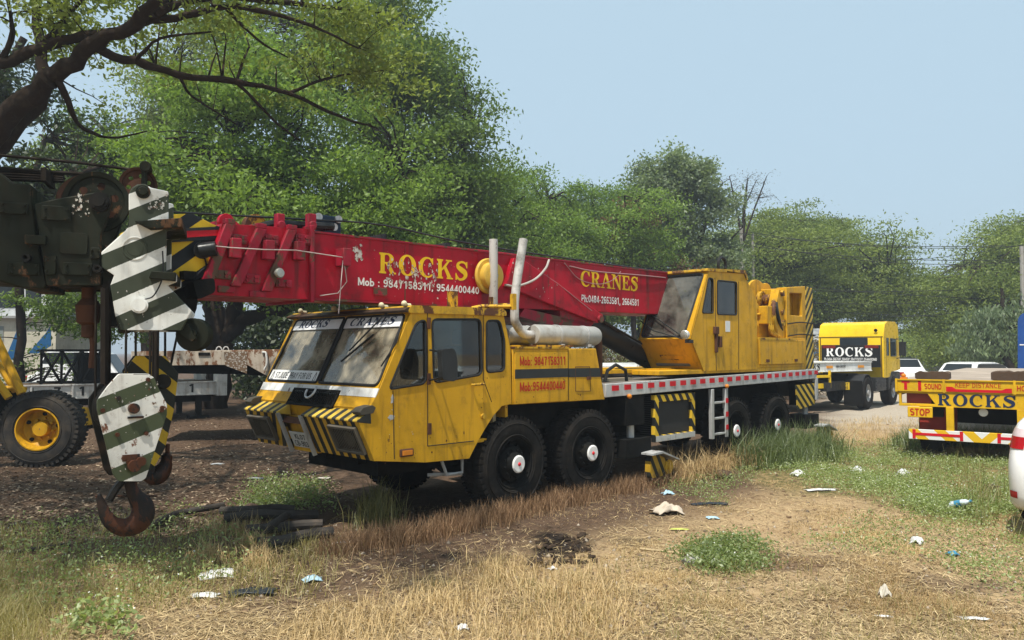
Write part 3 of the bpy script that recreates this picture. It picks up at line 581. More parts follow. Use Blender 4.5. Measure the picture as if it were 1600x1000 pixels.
sx_ = cs(771, 450, .62)[0]; g = MB(); g.tube([(sx_, .62, cs(771, 374, .62)[2]), (sx_, .62, 2.2), (sx_ + .05, .64, 2.12), (sx_ + .18, .7, 2.10), (.62, .78, 2.1)], .055, 14); g.build('exhaust_stack', M['stack'], eb)
g = MB(); pts = [cs(818, 374, .36), cs(806, 452, .36), cs(804, 490, .36), cs(806, 505, .36), (.50, .36, 2.12), (.60, .36, 2.10), (.70, .36, 2.10)]; g.tube(smooth_path(pts, 4), .055, 14); g.build('exhaust_stack', M['stack'], eb)
g = MB(); g.tube(smooth_path([(1.95, .36, 2.10), (2.02, .36, 2.08), (2.05, .36, 1.95), (2.04, .36, 1.5), (2.0, .4, 1.3)], 5), .05, 12); g.build('exhaust_pipe', M['rust'], eb)
# ---- under-deck fittings
g = MB(); a = [cs2(1021, 617, 0), cs2(1085, 614, 0), cs2(1085, 683, 0), cs2(1021, 691, 0)]; u0, u1, z0, z1 = 2.86, 3.95, .58, 1.255
g.prism([(u0, z0), (u1, z0), (u1, z1), (u0, z1)], -.02, .05, holes=[[(u0 + .10, z0 + .09), (u1 - .10, z0 + .09), (u1 - .10, z1 - .10), (u0 + .10, z1 - .10)]]); rd = g.build('radiator', M['frame_stripe'], crane, .005)
t = NT('cooler_mesh'); v = t.coord(); wv = t.n('TexWave', {'Vector': t.mapv(v, (1, 1, 1), (0, R(45), 0)), 'Scale': 14.0, 'Distortion': 0.0}).outputs['Fac']; wv2 = t.n('TexWave', {'Vector': t.mapv(v, (1, 1, 1), (0, R(-45), 0)), 'Scale': 14.0}).outputs['Fac']
cm = t.done(surface(t, t.mix(t.ramp(t.math('MAXIMUM', wv, wv2), .75, .9), (.006, .006, .006), (.05, .05, .05)), .6))
g = MB(); g.box(u0 + .09, u1 - .09, .03, .30, z0 + .05, z1 - .05); g.build('cooler_core', cm, rd)
g = MB(); g.box(u0 + .02, u1 - .02, -.028, -.02, z0 + .005, z0 + .085); g.build('bottom_plate', M['silver'], rd)
g = MB(); g.box(4.43, 4.51, -.03, .03, .50, 1.29).box(4.87, 4.95, -.03, .03, .50, 1.29)
for z in (.55, .80, 1.05): g.box(4.51, 4.87, -.02, .02, z, z + .035)
ld = g.build('ladder', M['silver'], crane, .006)
g = MB()
for z in (.62, .83, 1.05): g.box(4.872, 4.948, -.034, -.029, z, z + .08)
g.split('reflector', M['reflect_red'], ld)
M['foot_stripe'] = stripes('worn_foot_stripe', (.40, .235, .02), (.02, .02, .016), (.85, 0, .5), .15, .55, dirt=.75, dirtcol=(.06, .04, .02), rust=.05)
def outrigger(u, k):
    g = MB(); g.box(u - .26, u + .18, -.02, .3, .86, 1.3); g.box(u - .30, u + .30, -.05, .35, .42, .68); o = g.build('outrigger', M['black'], crane, .01)
    g.box(0, 0, 0, 0, 0, 0)
    g = MB(); g.cyl((u + .0, .10, .64), .055, .3, 'z', 16); g.build('jack_rod', M['silver'], o)
    g = MB(); g.prism(rp([(u + .10, .12), (u + .12, .42), (u + .28, .45), (u + .60, .32), (u + .65, .20), (u + .56, .13), (u + .3, .12)], .04), -.16, -.07); g.build('foot_arm', M['foot_stripe'], o, .008)
    g = MB(); g.cyl((u + .56, -.19, .24), .045, .05, 'y', 12); g.cyl((u + .56, -.175, .24), .10, .03, 'y', 18); g.build('pivot_pin', M['yellow_worn'], o)
    g = MB(); g.prism([(u + .05, .475), (u + .30, .49), (u + .70, .35), (u + .72, .325), (u + .3, .46), (u + .05, .45)], -.25, .10); g.build('cover_plate', M['steel'], o)
    g = MB(); g.prism([(u + .45, .16), (u + .58, .20), (u + .80, .02), (u + .5, .0)], -.12, .05); g.build('foot', M['black'], o)
outrigger(2.42, 0); outrigger(8.15, 1)
g = MB(); g.prism([cs2(1242, 602, -.03), cs2(1271, 599, -.03), cs2(1271, 632, -.03), cs2(1245, 640, -.03)], -.05, -.03); g.build('rear_side_plate', M['tail_stripe'], crane)
g = MB(); g.box(8.36, 8.44, -.045, .03, .95, 1.37); g.build('corner_post', M['silver'], crane)

# ---- superstructure
g = MB(); g.lathe([(.01, 0), (.85, 0), (.85, .11), (.01, .11)], 40, (6.0, 1.18, 1.49), 'z'); tt = g.build('turntable', M['black'], crane)
g = MB(); g.box(3.1, 8.15, .07, .62, 1.535, 1.60).box(4.36, 8.2, .62, 2.3, 1.535, 1.60); g.box(2.0, 4.3, .55, .62, 1.56, 1.62); base = g.build('slewing_frame', M['yellow'], crane, .006)
yv = .05
so = [cs2(1107, 422, yv), cs2(1163, 425, yv), cs2(1167, 438, yv), cs2(1176, 455, yv), cs2(1183, 470, yv), (6.13, 1.575), cs2(1100, 580, yv), cs2(1082, 535, yv), cs2(1079, 529, yv)]
ow1 = rp([cs2(1107, 434, yv), cs2(1114, 436, yv), cs2(1114, 489, yv), cs2(1097, 489, yv)], .04); ow2 = rp([cs2(1120.5, 438, yv), cs2(1151, 441, yv), cs2(1151, 492, yv), cs2(1120.5, 491, yv)], .05)
OW = .98
g = MB(); g.prism(so, yv, yv + .03, holes=[ow1, ow2]); g.prism(so, yv + OW - .03, yv + OW, holes=[ow1])
g.box(6.08, 6.125, yv + .03, yv + OW - .03, 1.6, 2.7); g.box(4.35, 6.1, yv + .03, yv + OW - .03, 1.6, 1.64)
T0 = Vector((so[0][0], 0, so[0][1])); K0 = Vector((so[8][0], 0, so[8][1])); OUP = (T0 - K0).normalized(); OL = (T0 - K0).length
OM = PM((K0.x, yv + OW, K0.z), (0, -1, 0), OUP); op = rp([(.05, .04), (OW - .13, .04), (OW - .07, OL - .06), (.05, OL - .06)], .06)
g.prism([(0, -.0), (OW, -.0), (OW, OL), (0, OL)], -.03, 0, holes=[op], M=OM)
B0 = Vector((so[6][0], 0, so[6][1])); K1 = Vector((so[7][0], 0, so[7][1]))
g.prism([(K0.x, K0.z), (K1.x, K1.z), (B0.x, B0.z), (B0.x + .06, B0.z), (K1.x + .06, K1.z)], yv + .001, yv + OW - .001)
oc = g.build('operator_cab', M['yellow'], crane, .004)
g = MB(); g.prism(rp([(so[0][0] - .06, so[0][1] - .02), (so[0][0] - .05, so[0][1] + .025), (so[1][0], so[1][1] + .03), (so[1][0] + .05, so[1][1] - .02), (so[2][0] + .01, so[2][1]), (so[2][0] - .03, so[2][1] + .0), (so[1][0] - .02, so[1][1] - .03)], .01), yv - .02, yv + OW + .02); g.build('roof', M['yellow_worn'], oc, .008)
for nm, poly in (('front_quarter_window', ow1), ('door_window', ow2)):
    g = MB(); g.prism(poly, yv + .012, yv + .018); go = g.build(nm, M['glass'], oc, smooth=0); s = MB(); s.tube(loop_tube(poly, 0, None, yv - .002), .013, 6); s.build('window_seal', M['seal'], go)
g = MB(); g.prism(op, -.02, -.014, M=OM); go = g.build('windscreen', glass('operator_windscreen', (.62, .66, .64), .8, .09), oc, smooth=0); s = MB(); s.tube(loop_tube(op, 0, OM, .003), .016, 6); s.build('window_seal', M['seal'], go)
g = MB(); g.box(5.2, 5.7, .3, .8, 2.0, 2.15).prism([(5.6, 2.1), (5.72, 2.1), (5.85, 2.75), (5.74, 2.75)], .3, .8); g.build('seat', M['seat'], oc, .03)
g = MB(); g.prism([(.3, .02), (.75, .02), (.75, .12), (.3, .12)], -.10, -.06, M=OM); g.build('papers', plain('pale_paper', (.5, .55, .5), .6), oc)
g = MB(); g.box(4.25, 4.5, .25, .9, 1.65, 2.15); g.build('control_console', plain('grey_console', (.12, .12, .11), .6), oc, .02)
g = MB(); p = cs(1137, 510, yv); g.box(p[0] - .075, p[0] + .075, yv - .004, yv, p[2] - .09, p[2] + .09); g.build('white_notice', plain('white_sticker', (.7, .7, .68), .5), oc)
g = MB(); a = cs2(1117, 434, yv); b = cs2(1119, 579, yv); g.tube([(a[0], yv - .001, a[1]), (b[0], yv - .001, b[1])], .006, 4); a = cs2(1154, 440, yv); b = cs2(1154, 577, yv); g.tube([(a[0], yv - .001, a[1]), (b[0], yv - .001, b[1])], .006, 4); g.build('panel_seam', M['seal'], oc)
g = MB(); p = cs(1117, 522, yv); q = cs(1121, 533, yv); g.box(p[0] - .06, p[0] + .06, yv - .05, yv, p[2] - .0, p[2] + .12); g.box(p[0] - .02, p[0] + .04, yv - .04, yv, p[2] - .30, p[2]); g.box(q[0] + .02, q[0] + .08, yv - .05, yv, q[2] - .1, q[2] + .08); g.build('door_latch', M['rust'], oc, .008)
g = MB(); p = cs(1072, 523, yv - .08); g.lathe([(.001, -.07), (.05, -.068), (.07, -.05), (.065, .0), (.02, .05)], 18, p, 'x'); sp_ = g.build('spot_lamp', M['silver'], oc); g = MB(); g.lathe([(.001, -.078), (.04, -.076), (.062, -.064)], 18, p, 'x'); g.build('lens', M['lamp'], sp_)
CM = PM((B0.x, yv + OW, B0.z), (0, -1, 0), (K1 - B0)); g = MB(); g.prism([(.28, .22), (.72, .22), (.72, .32), (.28, .32)], .0, .006, holes=[[(.295, .235), (.705, .235), (.705, .305), (.295, .305)]], M=CM); g.build('embossed_panel', M['yellow_worn'], oc)
g = MB(); g.tube([OM @ Vector((OW - .05, .03, -.03)), OM @ Vector((.55, .05, .2)), OM @ Vector((.12, .03, .45))], .009, 6); g.tube([OM @ Vector((OW - .12, .03, -.02)), OM @ Vector((.3, .06, .12)), OM @ Vector((.0, .1, .3))], .009, 6); g.box(3.9, 4.02, .04, .12, 2.02, 2.07); g.build('wiper', M['blackmetal'], oc)
g = MB(); cpt = cs(1128, 413, .5); g.tube([(cpt[0] + .13 * math.cos(t), .5, cpt[2] - .01 + .13 * math.sin(t)) for t in np.linspace(-.5, R(215), 14)], .028, 7); g.build('roof_hose', M['seal'], oc)
# machinery housing, winch, counterweight
g = MB(); g.box(6.14, 8.14, .06, .9, 1.60, 2.14); g.box(6.3, 7.0, .55, 2.2, 2.14, 2.20); mh = g.build('machinery_housing', M['yellow'], crane, .008)
g = MB(); a = [cs2(1185, 522, .04), cs2(1259, 522, .04), cs2(1259, 571, .04), cs2(1188, 570, .04)]; g.prism([(6.20, 1.66), (7.98, 1.66), (8.05, 2.10), (6.17, 2.12)], .02, .055); mdo = g.build('side_panel', M['yellow'], mh, .006)
g = MB()
for uu in (6.4, 7.55): g.box(uu, uu + .10, .0, .02, 1.70, 1.75)
g.split('catch', M['rust'], mdo)
g = MB(); g.box(6.17, 7.6, .015, .06, 2.10, 2.135); g.build('edge_strip', M['yellow_worn'], mdo)
wy = .62
def lobes(cx, cz): return [(cx - .42, cz - .55)] + _ell(cx - .12, cz, .42, .40, 190, 60, 16) + _ell(cx + .28, cz + .10, .24, .26, 110, -10, 10) + [(cx + .52, cz - .55)]
pc = cs(1188, 470, wy)
g = MB(); g.prism(lobes(pc[0], pc[2]), wy, wy + .05); g.prism(lobes(pc[0] - .04, pc[2]), wy + .95, wy + 1.0); wl = g.build('winch_frame', M['yellow'], mh, .01)
g = MB(); g.lathe([(.38, wy + .06), (.38, wy + .10), (.27, wy + .10), (.27, wy + .88), (.38, wy + .88), (.38, wy + .93)], 32, (pc[0] - .12, 0, pc[2])); g.build('winch_drum', M['rust'], wl)
g = MB(); g.cyl((pc[0] - .02, .55, pc[2] + .02), .16, .08, 'y', 24); g.lathe([(.09, .28), (.10, .30), (.10, .55)], 20, (pc[0] + .02, 0, pc[2] + .02)); g.cyl((pc[0] + .02, .27, pc[2] + .02), .1, .02, 'y', 20)
for i in range(10): g.cyl((pc[0] - .02 + .13 * math.cos(i * .628), .53, pc[2] + .02 + .13 * math.sin(i * .628)), .015, .03, 'y', 6)
g.build('winch_motor', M['yellow_worn'], wl)
g = MB(); a = cs(1185, 497, .3); g.box(a[0], a[0] + .55, .3, .6, 2.15, a[2] + .05); b = cs(1200, 493, .2); g.box(b[0] - .18, b[0] + .18, .12, .3, b[2] - .16, b[2] + .17); g.cyl((b[0] - .40, .2, b[2] + .15), .06, .1, 'y', 12); g.box(a[0] - .05, a[0] + .6, .25, .62, a[2] + .05, a[2] + .09); g.build('valve_block', M['yellow'], mh, .012)
g = MB()
for k, (x0, x1) in enumerate(((-.1, .22), (-.03, .28), (.04, .34))): g.tube(smooth_path([(b[0] + x0, .14, b[2] - .1), (b[0] + x0 + .02, .12, b[2] - .3), (b[0] + x1, .14, 2.16)], 5), .02, 7)
g.tube(smooth_path([cs(1209, 470, .2), cs(1208, 480, .12), cs(1209, 505, .12), cs(1214, 524, .2)], 5), .045, 9); g.build('oil_pipe', M['yellow_worn'], mh)
g = MB(); g.tube(smooth_path([cs(1212, 466, .25), cs(1213, 480, .12), cs(1217, 500, .12), cs(1223, 524, .2)], 5), .035, 9); g.build('hydraulic_hose', M['blackmetal'], mh)
g = MB(); u0 = cs2(1222, 452, .1)[0]; g.prism([(7.05, 2.14), (7.05, 2.7), (7.2, 3.05), (7.42, 3.05), (7.42, 2.14)], .14, .3); g.prism([(7.05, 2.14), (7.05, 2.7), (7.2, 3.05), (7.42, 3.05), (7.42, 2.14)], 2.0, 2.2); g.box(7.06, 7.40, .3, 2.0, 2.14, 2.6); br = g.build('rear_bracket', M['yellow'], mh, .01)
g = MB()
for zz in (2.42, 2.62, 2.98): g.cyl((7.3, .09, zz), .055, .06, 'y', 12)
g.split('pin', M['yellow_worn'], br)
cw = MB(); cz = [(7.42, 1.6), (8.26, 1.575), (8.26, 3.17), (7.42, 3.10)]
cw.prism(cz, .10, .30, holes=[[(7.56, 2.58), (8.10, 2.58), (8.10, 3.02), (7.56, 3.0)]]); cw.box(7.45, 8.24, .30, 2.26, 1.62, 3.09); cwo = cw.build('counterweight', M['yellow'], crane, .012)
g = MB(); g.prism([(8.262, 1.55), (8.60, 1.55), (8.60, 3.15), (8.262, 3.175)], .10, 2.26); g.build('counterweight_tail', M['tail_stripe_side'], cwo, .01)
g = MB()
for zz in (2.43, 2.20): g.tube(smooth_path([(7.43, .08, zz - .02), (7.9, .085, zz + .02), (8.3, .085, zz + .02), (8.62, .085, zz), (8.62, .6, zz)], 4), .012, 5)
g.split('strap', M['seal'], cwo)

# ---- boom
v0, v1 = .80, 1.56
g = MB(); g.prism([(-2.25, 2.445), (.6, 2.46), (4.7, 2.505), (4.9, 2.7), (4.9, 3.0), (4.7, 3.20), (.3, 3.19), (-2.25, 3.135)], v0, v1); boom = g.build('boom', M['red'], crane, .008)
g = MB(); g.prism([(-2.25, 3.135), (4.7, 3.20), (4.7, 3.22), (-2.25, 3.155)], v0 - .02, v0 + .05); g.prism([(-2.25, 2.425), (.5, 2.442), (.5, 2.462), (-2.25, 2.447)], v0 - .02, v0 + .06); g.prism([(-2.25, 3.135), (4.7, 3.20), (4.7, 3.22), (-2.25, 3.155)], v1 - .05, v1 + .02); g.build('edge_flange', M['red_frame'], boom)
fr = MB()
col = [(-3.41, 2.42), (-3.24, 3.13), (-2.2, 3.15), (-2.2, 2.42)]
c0 = [cs2(315, 460, .74), cs2(347, 349, .74), cs2(487, 358, .74), cs2(487, 468, .74), cs2(415, 465, .74)]
fr.prism(c0, .74, 1.62); colr = fr.build('boom_collar', M['red'], boom, .008)
g = MB()
for (t, b) in (((360, 350), (321, 450)), ((409, 357), (369, 447)), ((457, 359), (417, 455))):
    a = cs(t[0], t[1], .70); e = cs(b[0], b[1], .70); d = .05
    g.prism([(a[0] - d, a[2]), (a[0] + d, a[2]), (e[0] + d, e[2]), (e[0] - d, e[2])], .69, .74); g.prism([(a[0] - d, a[2]), (a[0] + d, a[2]), (a[0] + d, a[2] + .05), (a[0] - d, a[2] + .05)], .69, 1.67)
g.prism([cs2(484, 352, .72), cs2(490, 352, .72), cs2(490, 472, .72), cs2(484, 472, .72)], .70, 1.66)
g.build('stiffening_frame', M['red_frame'], colr, .006)
g = MB(); bo = MB()
for (x0, y0, x1, y1) in ((361, 365, 386, 382), (411, 365, 435, 383), (462, 365, 485, 383), (333, 421, 361, 437), (381, 427, 407, 444), (431, 436, 456, 450), (341, 446, 367, 458), (390, 454, 416, 465), (525, 375 + 95, 526, 471)):
    if x1 - x0 < 3: continue
    a = cs(x0, y0, .72); e = cs(x1, y1, .72); g.box(a[0], e[0], .715, .742, e[2], a[2])
    if y0 > 445: continue
    for fx in (.2, .32, .68, .82):
        for fy in (.3, .7): bo.cyl((a[0] + (e[0] - a[0]) * fx, .70, e[2] + (a[2] - e[2]) * fy), .018, .02, 'y', 6)
a = cs(585, 449, .78); e = cs(605, 463, .78); g.box(a[0], e[0], .775, .80, e[2], a[2])
pl_ = g.split('pad_plate', M['red_frame'], colr, bevel=.006); bo.split('bolt', M['red_frame'], colr)
g = MB()
for px, py in ((363, 388), (415, 391), (463, 392), (535, 402)): p = cs(px, py, .74); g.box(p[0] - .05, p[0] + .05, .64, .80, p[2] - .10, p[2] + .09)
g.split('cable_guide', M['red_frame'], colr, bevel=.008)
g = MB(); p = cs(435, 427, .64); g.lathe([(.001, -.05), (.04, -.048), (.052, -.03), (.045, .02), (.02, .06)], 16, p, 'y'); g.build('work_lamp', M['lamp'], colr)
g = MB(); g.tube([cs(331, 384, .66), cs(360, 387, .62), cs(412, 390, .62), cs(462, 391, .62), cs(535, 402, .66), cs(538, 412, .66), cs(542, 440, .68), cs(528, 458, .74), cs(500, 462, .74)], .006, 5)
g.tube([cs(536, 405, .66), cs(533, 440, .6), cs(529, 490, .45)], .005, 5); g.build('electric_wire', plain('pale_wire', (.45, .36, .33), .6), colr)
for px in (438, 487):
    g = MB(); a = cs(px - 6, 333, .8); e = cs(px + 6, 360, .8); g.box(a[0], e[0], .78, .86, e[2], a[2]); g.box(a[0], e[0], 1.42, 1.50, e[2], a[2] - .02); p = cs(px, 352, .78); g.cyl((p[0], .74, p[2]), .045, .04, 'y', 10); g.build('rope_guide', M['red_frame'], colr, .01)
g = MB(); p = cs(353, 346, .8); ear = _ell(p[0], p[2], .075, .075, 20, 250, 14); q = cs(383, 359, .8); g.prism(ear + [(p[0] + .0, q[2] - .06), (q[0], q[2])], .78, .84); g.build('lifting_lug', M['red'], colr, .01)
g = MB(); p = cs(397, 352, .95); g.lathe([(.09, -.05), (.11, -.05), (.11, .05), (.09, .05), (.01, .05)], 20, (p[0], .95, p[2])); g.lathe([(.01, -.05), (.09, -.05)], 20, (p[0], .95, p[2])); g.build('rope_pulley', M['yellow_worn'], colr)
g = MB()
for vv in (.9, 1.2): g.tube(smooth_path([cs(404, 356, vv), cs(430, 350, vv), cs(470, 352, vv), cs(520, 354, vv)], 4), .045, 8)
g.split('winch_rope_sleeve', M['blackmetal'], colr)
g = MB(); a = cs(494, 334, 1.0); e = cs(532, 366, 1.0); g.box(a[0], e[0], .98, 1.04, e[2] - .04, a[2]); nb = g.build('blue_plate', M['navybox'], colr, .02)
g = MB()
for px, py in ((497, 339), (528, 343), (521, 355)): p = cs(px, py, .98); g.cyl((p[0], .955, p[2]), .042, .03, 'y', 14)
g.split('disc', M['silver'], nb)
# inner boom sections and the striped head
g = MB(); g.prism([(-3.85, 2.50), (-3.25, 2.50), (-3.25, 3.06), (-3.85, 3.06)], .86, 1.50); ins = g.build('inner_boom', M['black'], boom, .006)
hd = MB(); hp = [cs2(232, 352, .82), cs2(262, 336, .82), cs2(300, 334, .82), cs2(330, 350, .82), cs2(345, 356, .82), cs2(318, 432, .82), cs2(272, 456, .82), cs2(232, 470, .82), cs2(215, 420, .82)]
hd.prism(hp, .80, .86); hd.prism(hp, 1.50, 1.56); bh = hd.build('boom_head', M['head_stripe'], boom, .006)
g = MB(); g.prism([cs2(268, 362, .79), cs2(343, 358, .79), cs2(343, 368, .79), cs2(266, 373, .79)], .775, .80); g.build('red_bar', M['reflect_red'], bh)
g = MB(); g.prism([cs2(262, 373, .785), cs2(338, 369, .785), cs2(336, 374, .785), cs2(262, 379, .785)], .78, .80); g.prism([cs2(262, 358, .785), cs2(345, 354, .785), cs2(345, 359, .785), cs2(262, 362, .785)], .77, .80); g.build('dark_bar', M['blackmetal'], bh)
g = MB(); a = cs(322, 390, .7); g.tube([cs(312, 392, .74), cs(338, 388, .66)], .07, 14); g.tube([cs(316, 391, .74), cs(317, 391, .72)], .082, 14); g.tube(smooth_path([cs(318, 398, .72), cs(322, 415, .74), cs(312, 425, .74), cs(296, 445, .76)], 5), .008, 5); g.build('cable_drum', M['blackmetal'], bh)
g = MB(); g.box(*sorted((cs(283, 432, .76)[0], cs(302, 432, .76)[0])), .70, .80, cs(290, 437, .76)[2], cs(290, 424, .76)[2]); g.prism(rp([cs2(288, 440, .8), cs2(322, 436, .8), cs2(324, 458, .8), cs2(296, 470, .8)], .04), .62, 1.6); g.lathe([(.02, .86), (.25, .86), (.27, .88), (.22, .95), (.22, 1.0), (.27, 1.07), (.25, 1.1), (.25, 1.2), (.27, 1.22), (.22, 1.29), (.22, 1.34), (.27, 1.41), (.02, 1.45)], 28, (cs(262, 470, .9)[0], 0, cs(262, 470, .9)[2])); g.build('head_sheave', M['black'], bh)
# luffing bracket and cylinder
g = MB(); bk = [cs2(786, 446, .72), cs2(800, 400, .72), cs2(812, 397, .72), cs2(868, 438, .72), cs2(924, 484, .72), cs2(936, 490, .72), cs2(936, 504, .72), cs2(926, 508, .72), cs2(880, 479, .72)]
bk = [(.58, 2.74), (.72, 3.12), (.90, 3.12), (1.7, 2.80), (2.45, 2.50), (2.62, 2.44), (2.62, 2.36), (2.50, 2.31), (1.72, 2.48)]
g.prism(bk, .73, 1.63); lb = g.build('cylinder_bracket', M['red'], boom, .008)
g = MB(); g.prism([(1.75, 2.33), (1.72, 2.48), (2.50, 2.31), (2.42, 2.26)], .80, 1.56); g.prism([(.9, 2.36), (1.0, 2.47), (2.4, 2.30), (2.35, 2.24), (1.6, 2.24)], .80, 1.56); g.build('bracket_underside', M['red_frame'], lb)
g = MB(); g.cyl((2.54, .69, 2.37), .055, .06, 'y', 12); g.build('pin', M['red_frame'], lb)
a, e = Vector((2.62, 1.18, 2.36)), Vector((4.75, 1.18, 1.66)); d = (e - a)
g = MB(); g.tube([a + d * -.03, a + d * .06], .10, 18); g.tube([a + d * .05, a + d * .08, a + d * .081, a + d * .62, a + d * 1.0], [.19, .19, .165, .165, .165], 24); g.tube([a + d * .10 + Vector((0, -.16, .12)), a + d * .8 + Vector((0, -.17, .12))], .02, 6); g.build('luffing_cylinder', M['blackmetal'], crane)
g = MB(); sx, sz = .27, 2.85; g.lathe([(.02, .72), (.215, .72), (.228, .735), (.228, .755), (.20, .76), (.17, .78)], 36, (sx, 0, sz)); g.lathe([(.001, .62), (.09, .62), (.095, .625), (.145, .625), (.168, .64), (.172, .66), (.172, .72)], 36, (sx, 0, sz)); hr = g.build('hose_reel', paint('pale_yellow_paint', (.60, .38, .06), .4, dirt=.3, streak=.1), boom)
g = MB(); g.cyl((sx, .61, sz), .045, .015, 'y', 16); g.build('reel_hub', plain('teal_badge', (.12, .30, .34), .4), hr)
g = MB(); g.tube(smooth_path([cs(789, 445, .7), cs(808, 447, .7), cs(835, 437, .7), cs(852, 420, .72), cs(858, 406, .74)], 6), .016, 7); g.build('grey_hose', plain('grey_hose', (.42, .38, .35), .5), hr)
g = MB(); g.tube([cs(822, 410, .74), cs(870, 442, .74), cs(925, 486, .70)], .006, 5); g.tube(smooth_path([cs(882, 411, .78), cs(905, 436, .76), cs(935, 444, .76), cs(958, 437, .76), cs(970, 424, .78)], 6), .006, 5); g.tube(smooth_path([cs(890, 416, .78), cs(930, 424, .77), cs(1000, 430, .77), cs(1040, 434, .78)], 6), .01, 5); g.build('loose_wire', plain('dull_wire', (.30, .16, .16), .6), boom)
g = MB()
for vv in (.9, 1.45): g.tube([cs(262, 331, vv)] + smooth_path([cs(480, 343, vv), cs(600, 352, vv), cs(760, 385, vv), cs(1045, 426, vv)], 4), .011, 5)
for px in (600, 700, 800, 900): p = cs(px, 392, .9); g.box(p[0] - .02, p[0] + .02, .88, 1.5, 3.14, 3.24)
g.build('hoist_rope', M['blackmetal'], boom)
# lettering on the boom
p = cs(592, 421, v0); q = cs(730, 400, v0)
serif_text('boom_lettering', 'ROCKS', (p[0], v0, 2.765), NR, UPZ, q[0] - p[0], .25, M['letter_yellow'], boom, gap=.10)
p = cs(559, 438, v0); q = cs(748, 445, v0)
sans_text('boom_lettering', 'Mob : 9847158311, 9544400440', (p[0], v0, 2.60), NR, UPZ, q[0] - p[0], .105, M['letter_white'], boom, .035)
p = cs(907, 452, v0); q = cs(996, 452, v0)
serif_text('boom_lettering', 'CRANES', (p[0], v0, 2.84), NR, UPZ, q[0] - p[0], .24, M['letter_yellow'], boom, gap=.04)
sans_text('boom_lettering', 'Ph:0484-2663581, 2664581', (p[0] + .02, v0, 2.595), NR, UPZ, q[0] - p[0], .125, M['letter_white'], boom, .03)
# flaked paint
def flakes(n, box, smin, smax, v):
    g = MB()
    for i in range(n):
        u = random.uniform(box[0], box[1]); z = random.uniform(box[2], box[3]); s = random.uniform(smin, smax) * random.random() ** .7; sx = random.uniform(.4, 1); k = random.randint(7, 11)
        pts = [(u + s * sx * math.cos(2 * math.pi * j / k) * random.uniform(.35, 1.2), z + s * math.sin(2 * math.pi * j / k) * random.uniform(.35, 1.2)) for j in range(k)]
        tri = tessellate_polygon([[Vector((p[0], p[1], 0)) for p in pts]]); g.add([(p[0], v - .0052 - i * .00001, p[1]) for p in pts], tri)
    return g
t = NT('flaked_paint'); v = t.coord(); f = t.noise(v, 22, 6, .7); fl = t.done(surface(t, t.mix(t.ramp(f, .45, .55), (.55, .50, .46), t.mix(t.ramp(f, .55, .6), (.20, .12, .09), (.35, .05, .05))), .7, v))
a = cs(640, 425, v0); g = flakes(120, (a[0] - .34, a[0] + .46, a[2] - .17, a[2] + .13), .010, .052, v0); b = cs(560, 388, v0); g2 = flakes(14, (b[0] - .06, b[0] + .05, b[2] - .12, b[2] + .10), .03, .075, v0); g.add(g2.v, g2.f)
g2 = flakes(60, (-1.6, .1, 2.50, 3.05), .005, .022, v0); g.add(g2.v, g2.f); g2 = flakes(26, (.6, 1.6, 2.55, 3.1), .008, .03, .725); g.add(g2.v, g2.f); g2 = flakes(16, (2.3, 3.3, 2.8, 3.1), .004, .014, v0); g.add(g2.v, g2.f)
g.build('flaked_patch', fl, boom, smooth=0)

# paint knocked off along edges, weld seams on the boom
def knocks(box, n, v, mat, parent, smin=.004, smax=.02):
    g = flakes(n, box, smin, smax, v + .0035); g.build('knocked_paint', mat, parent, smooth=0)
knocks((-2.0, -.75, .74, 1.0), 22, 0, M['rust'], cab); knocks((-1.95, -.1, 2.24, 2.33), 16, 0, M['rust'], cab, .004, .016); knocks((-.6, -.1, 1.2, 1.6), 12, 0, M['rust'], cab); knocks((-2.1, -1.4, 1.0, 1.5), 14, 0, M['silver'], cab, .004, .014)
knocks((.98, 1.68, 1.26, 1.34), 12, -.002, M['rust'], eb); knocks((0, .9, 1.28, 1.36), 10, -.016, M['rust'], pnl, .004, .012); knocks((0, .9, 1.80, 1.86), 14, -.016, M['rust'], pnl, .004, .014)
knocks((4.5, 6.1, 1.58, 1.72), 22, yv, M['rust'], oc); knocks((4.6, 6.0, 2.9, 3.15), 12, yv, M['rust'], oc, .004, .012); knocks((6.2, 7.9, 1.67, 1.78), 14, .018, M['rust'], mdo); knocks((6.2, 7.9, 2.03, 2.1), 16, .018, M['rust'], mdo)
g = MB()
for uu in (-1.02, .14, 1.62, 3.05, 3.9): g.box(uu - .006, uu + .006, v0 - .004, v0 + .002, 2.47 + max(0, uu) * .01, 3.13 + max(0, uu) * .012)
g.build('weld_seam', M['red_frame'], boom)
# =================================================================== OTHER THINGS
class Fr:                     # a thing's own frame on the ground, and pixels read on its upright plane y = v
    def __init__(s, x, y, deg): s.O = (x, y); s.a = R(deg); s.U = (math.cos(s.a), math.sin(s.a)); s.V = (-s.U[1], s.U[0])
    def p(s, px, py, v=0.0): return frame_loc(_hit(px, py, (s.V[0], s.V[1], 0), v + s.O[0] * s.V[0] + s.O[1] * s.V[1]), s.O, s.U)
    def q(s, px, py, v=0.0): p = s.p(px, py, v); return (p[0], p[2])
    def poly(s, pts, v=0.0): return [s.q(*p, v) for p in pts]
    def empty(s, name, label, cat, group=None): return empty(name, label, cat, (s.O[0], s.O[1], 0), s.a, group)
def circ(cx, cz, r, n=20): return [(cx + r * math.cos(2 * math.pi * i / n), cz + r * math.sin(2 * math.pi * i / n)) for i in range(n)]
M['olive'] = paint('dark_olive_paint', (.015, .0172, .011), .6, dirt=.4, dirtcol=(.028, .019, .011), rust=.13, spec=.08, rustcol=(.11, .055, .028), chip=.02, chipcol=(.16, .15, .12), streak=.35)
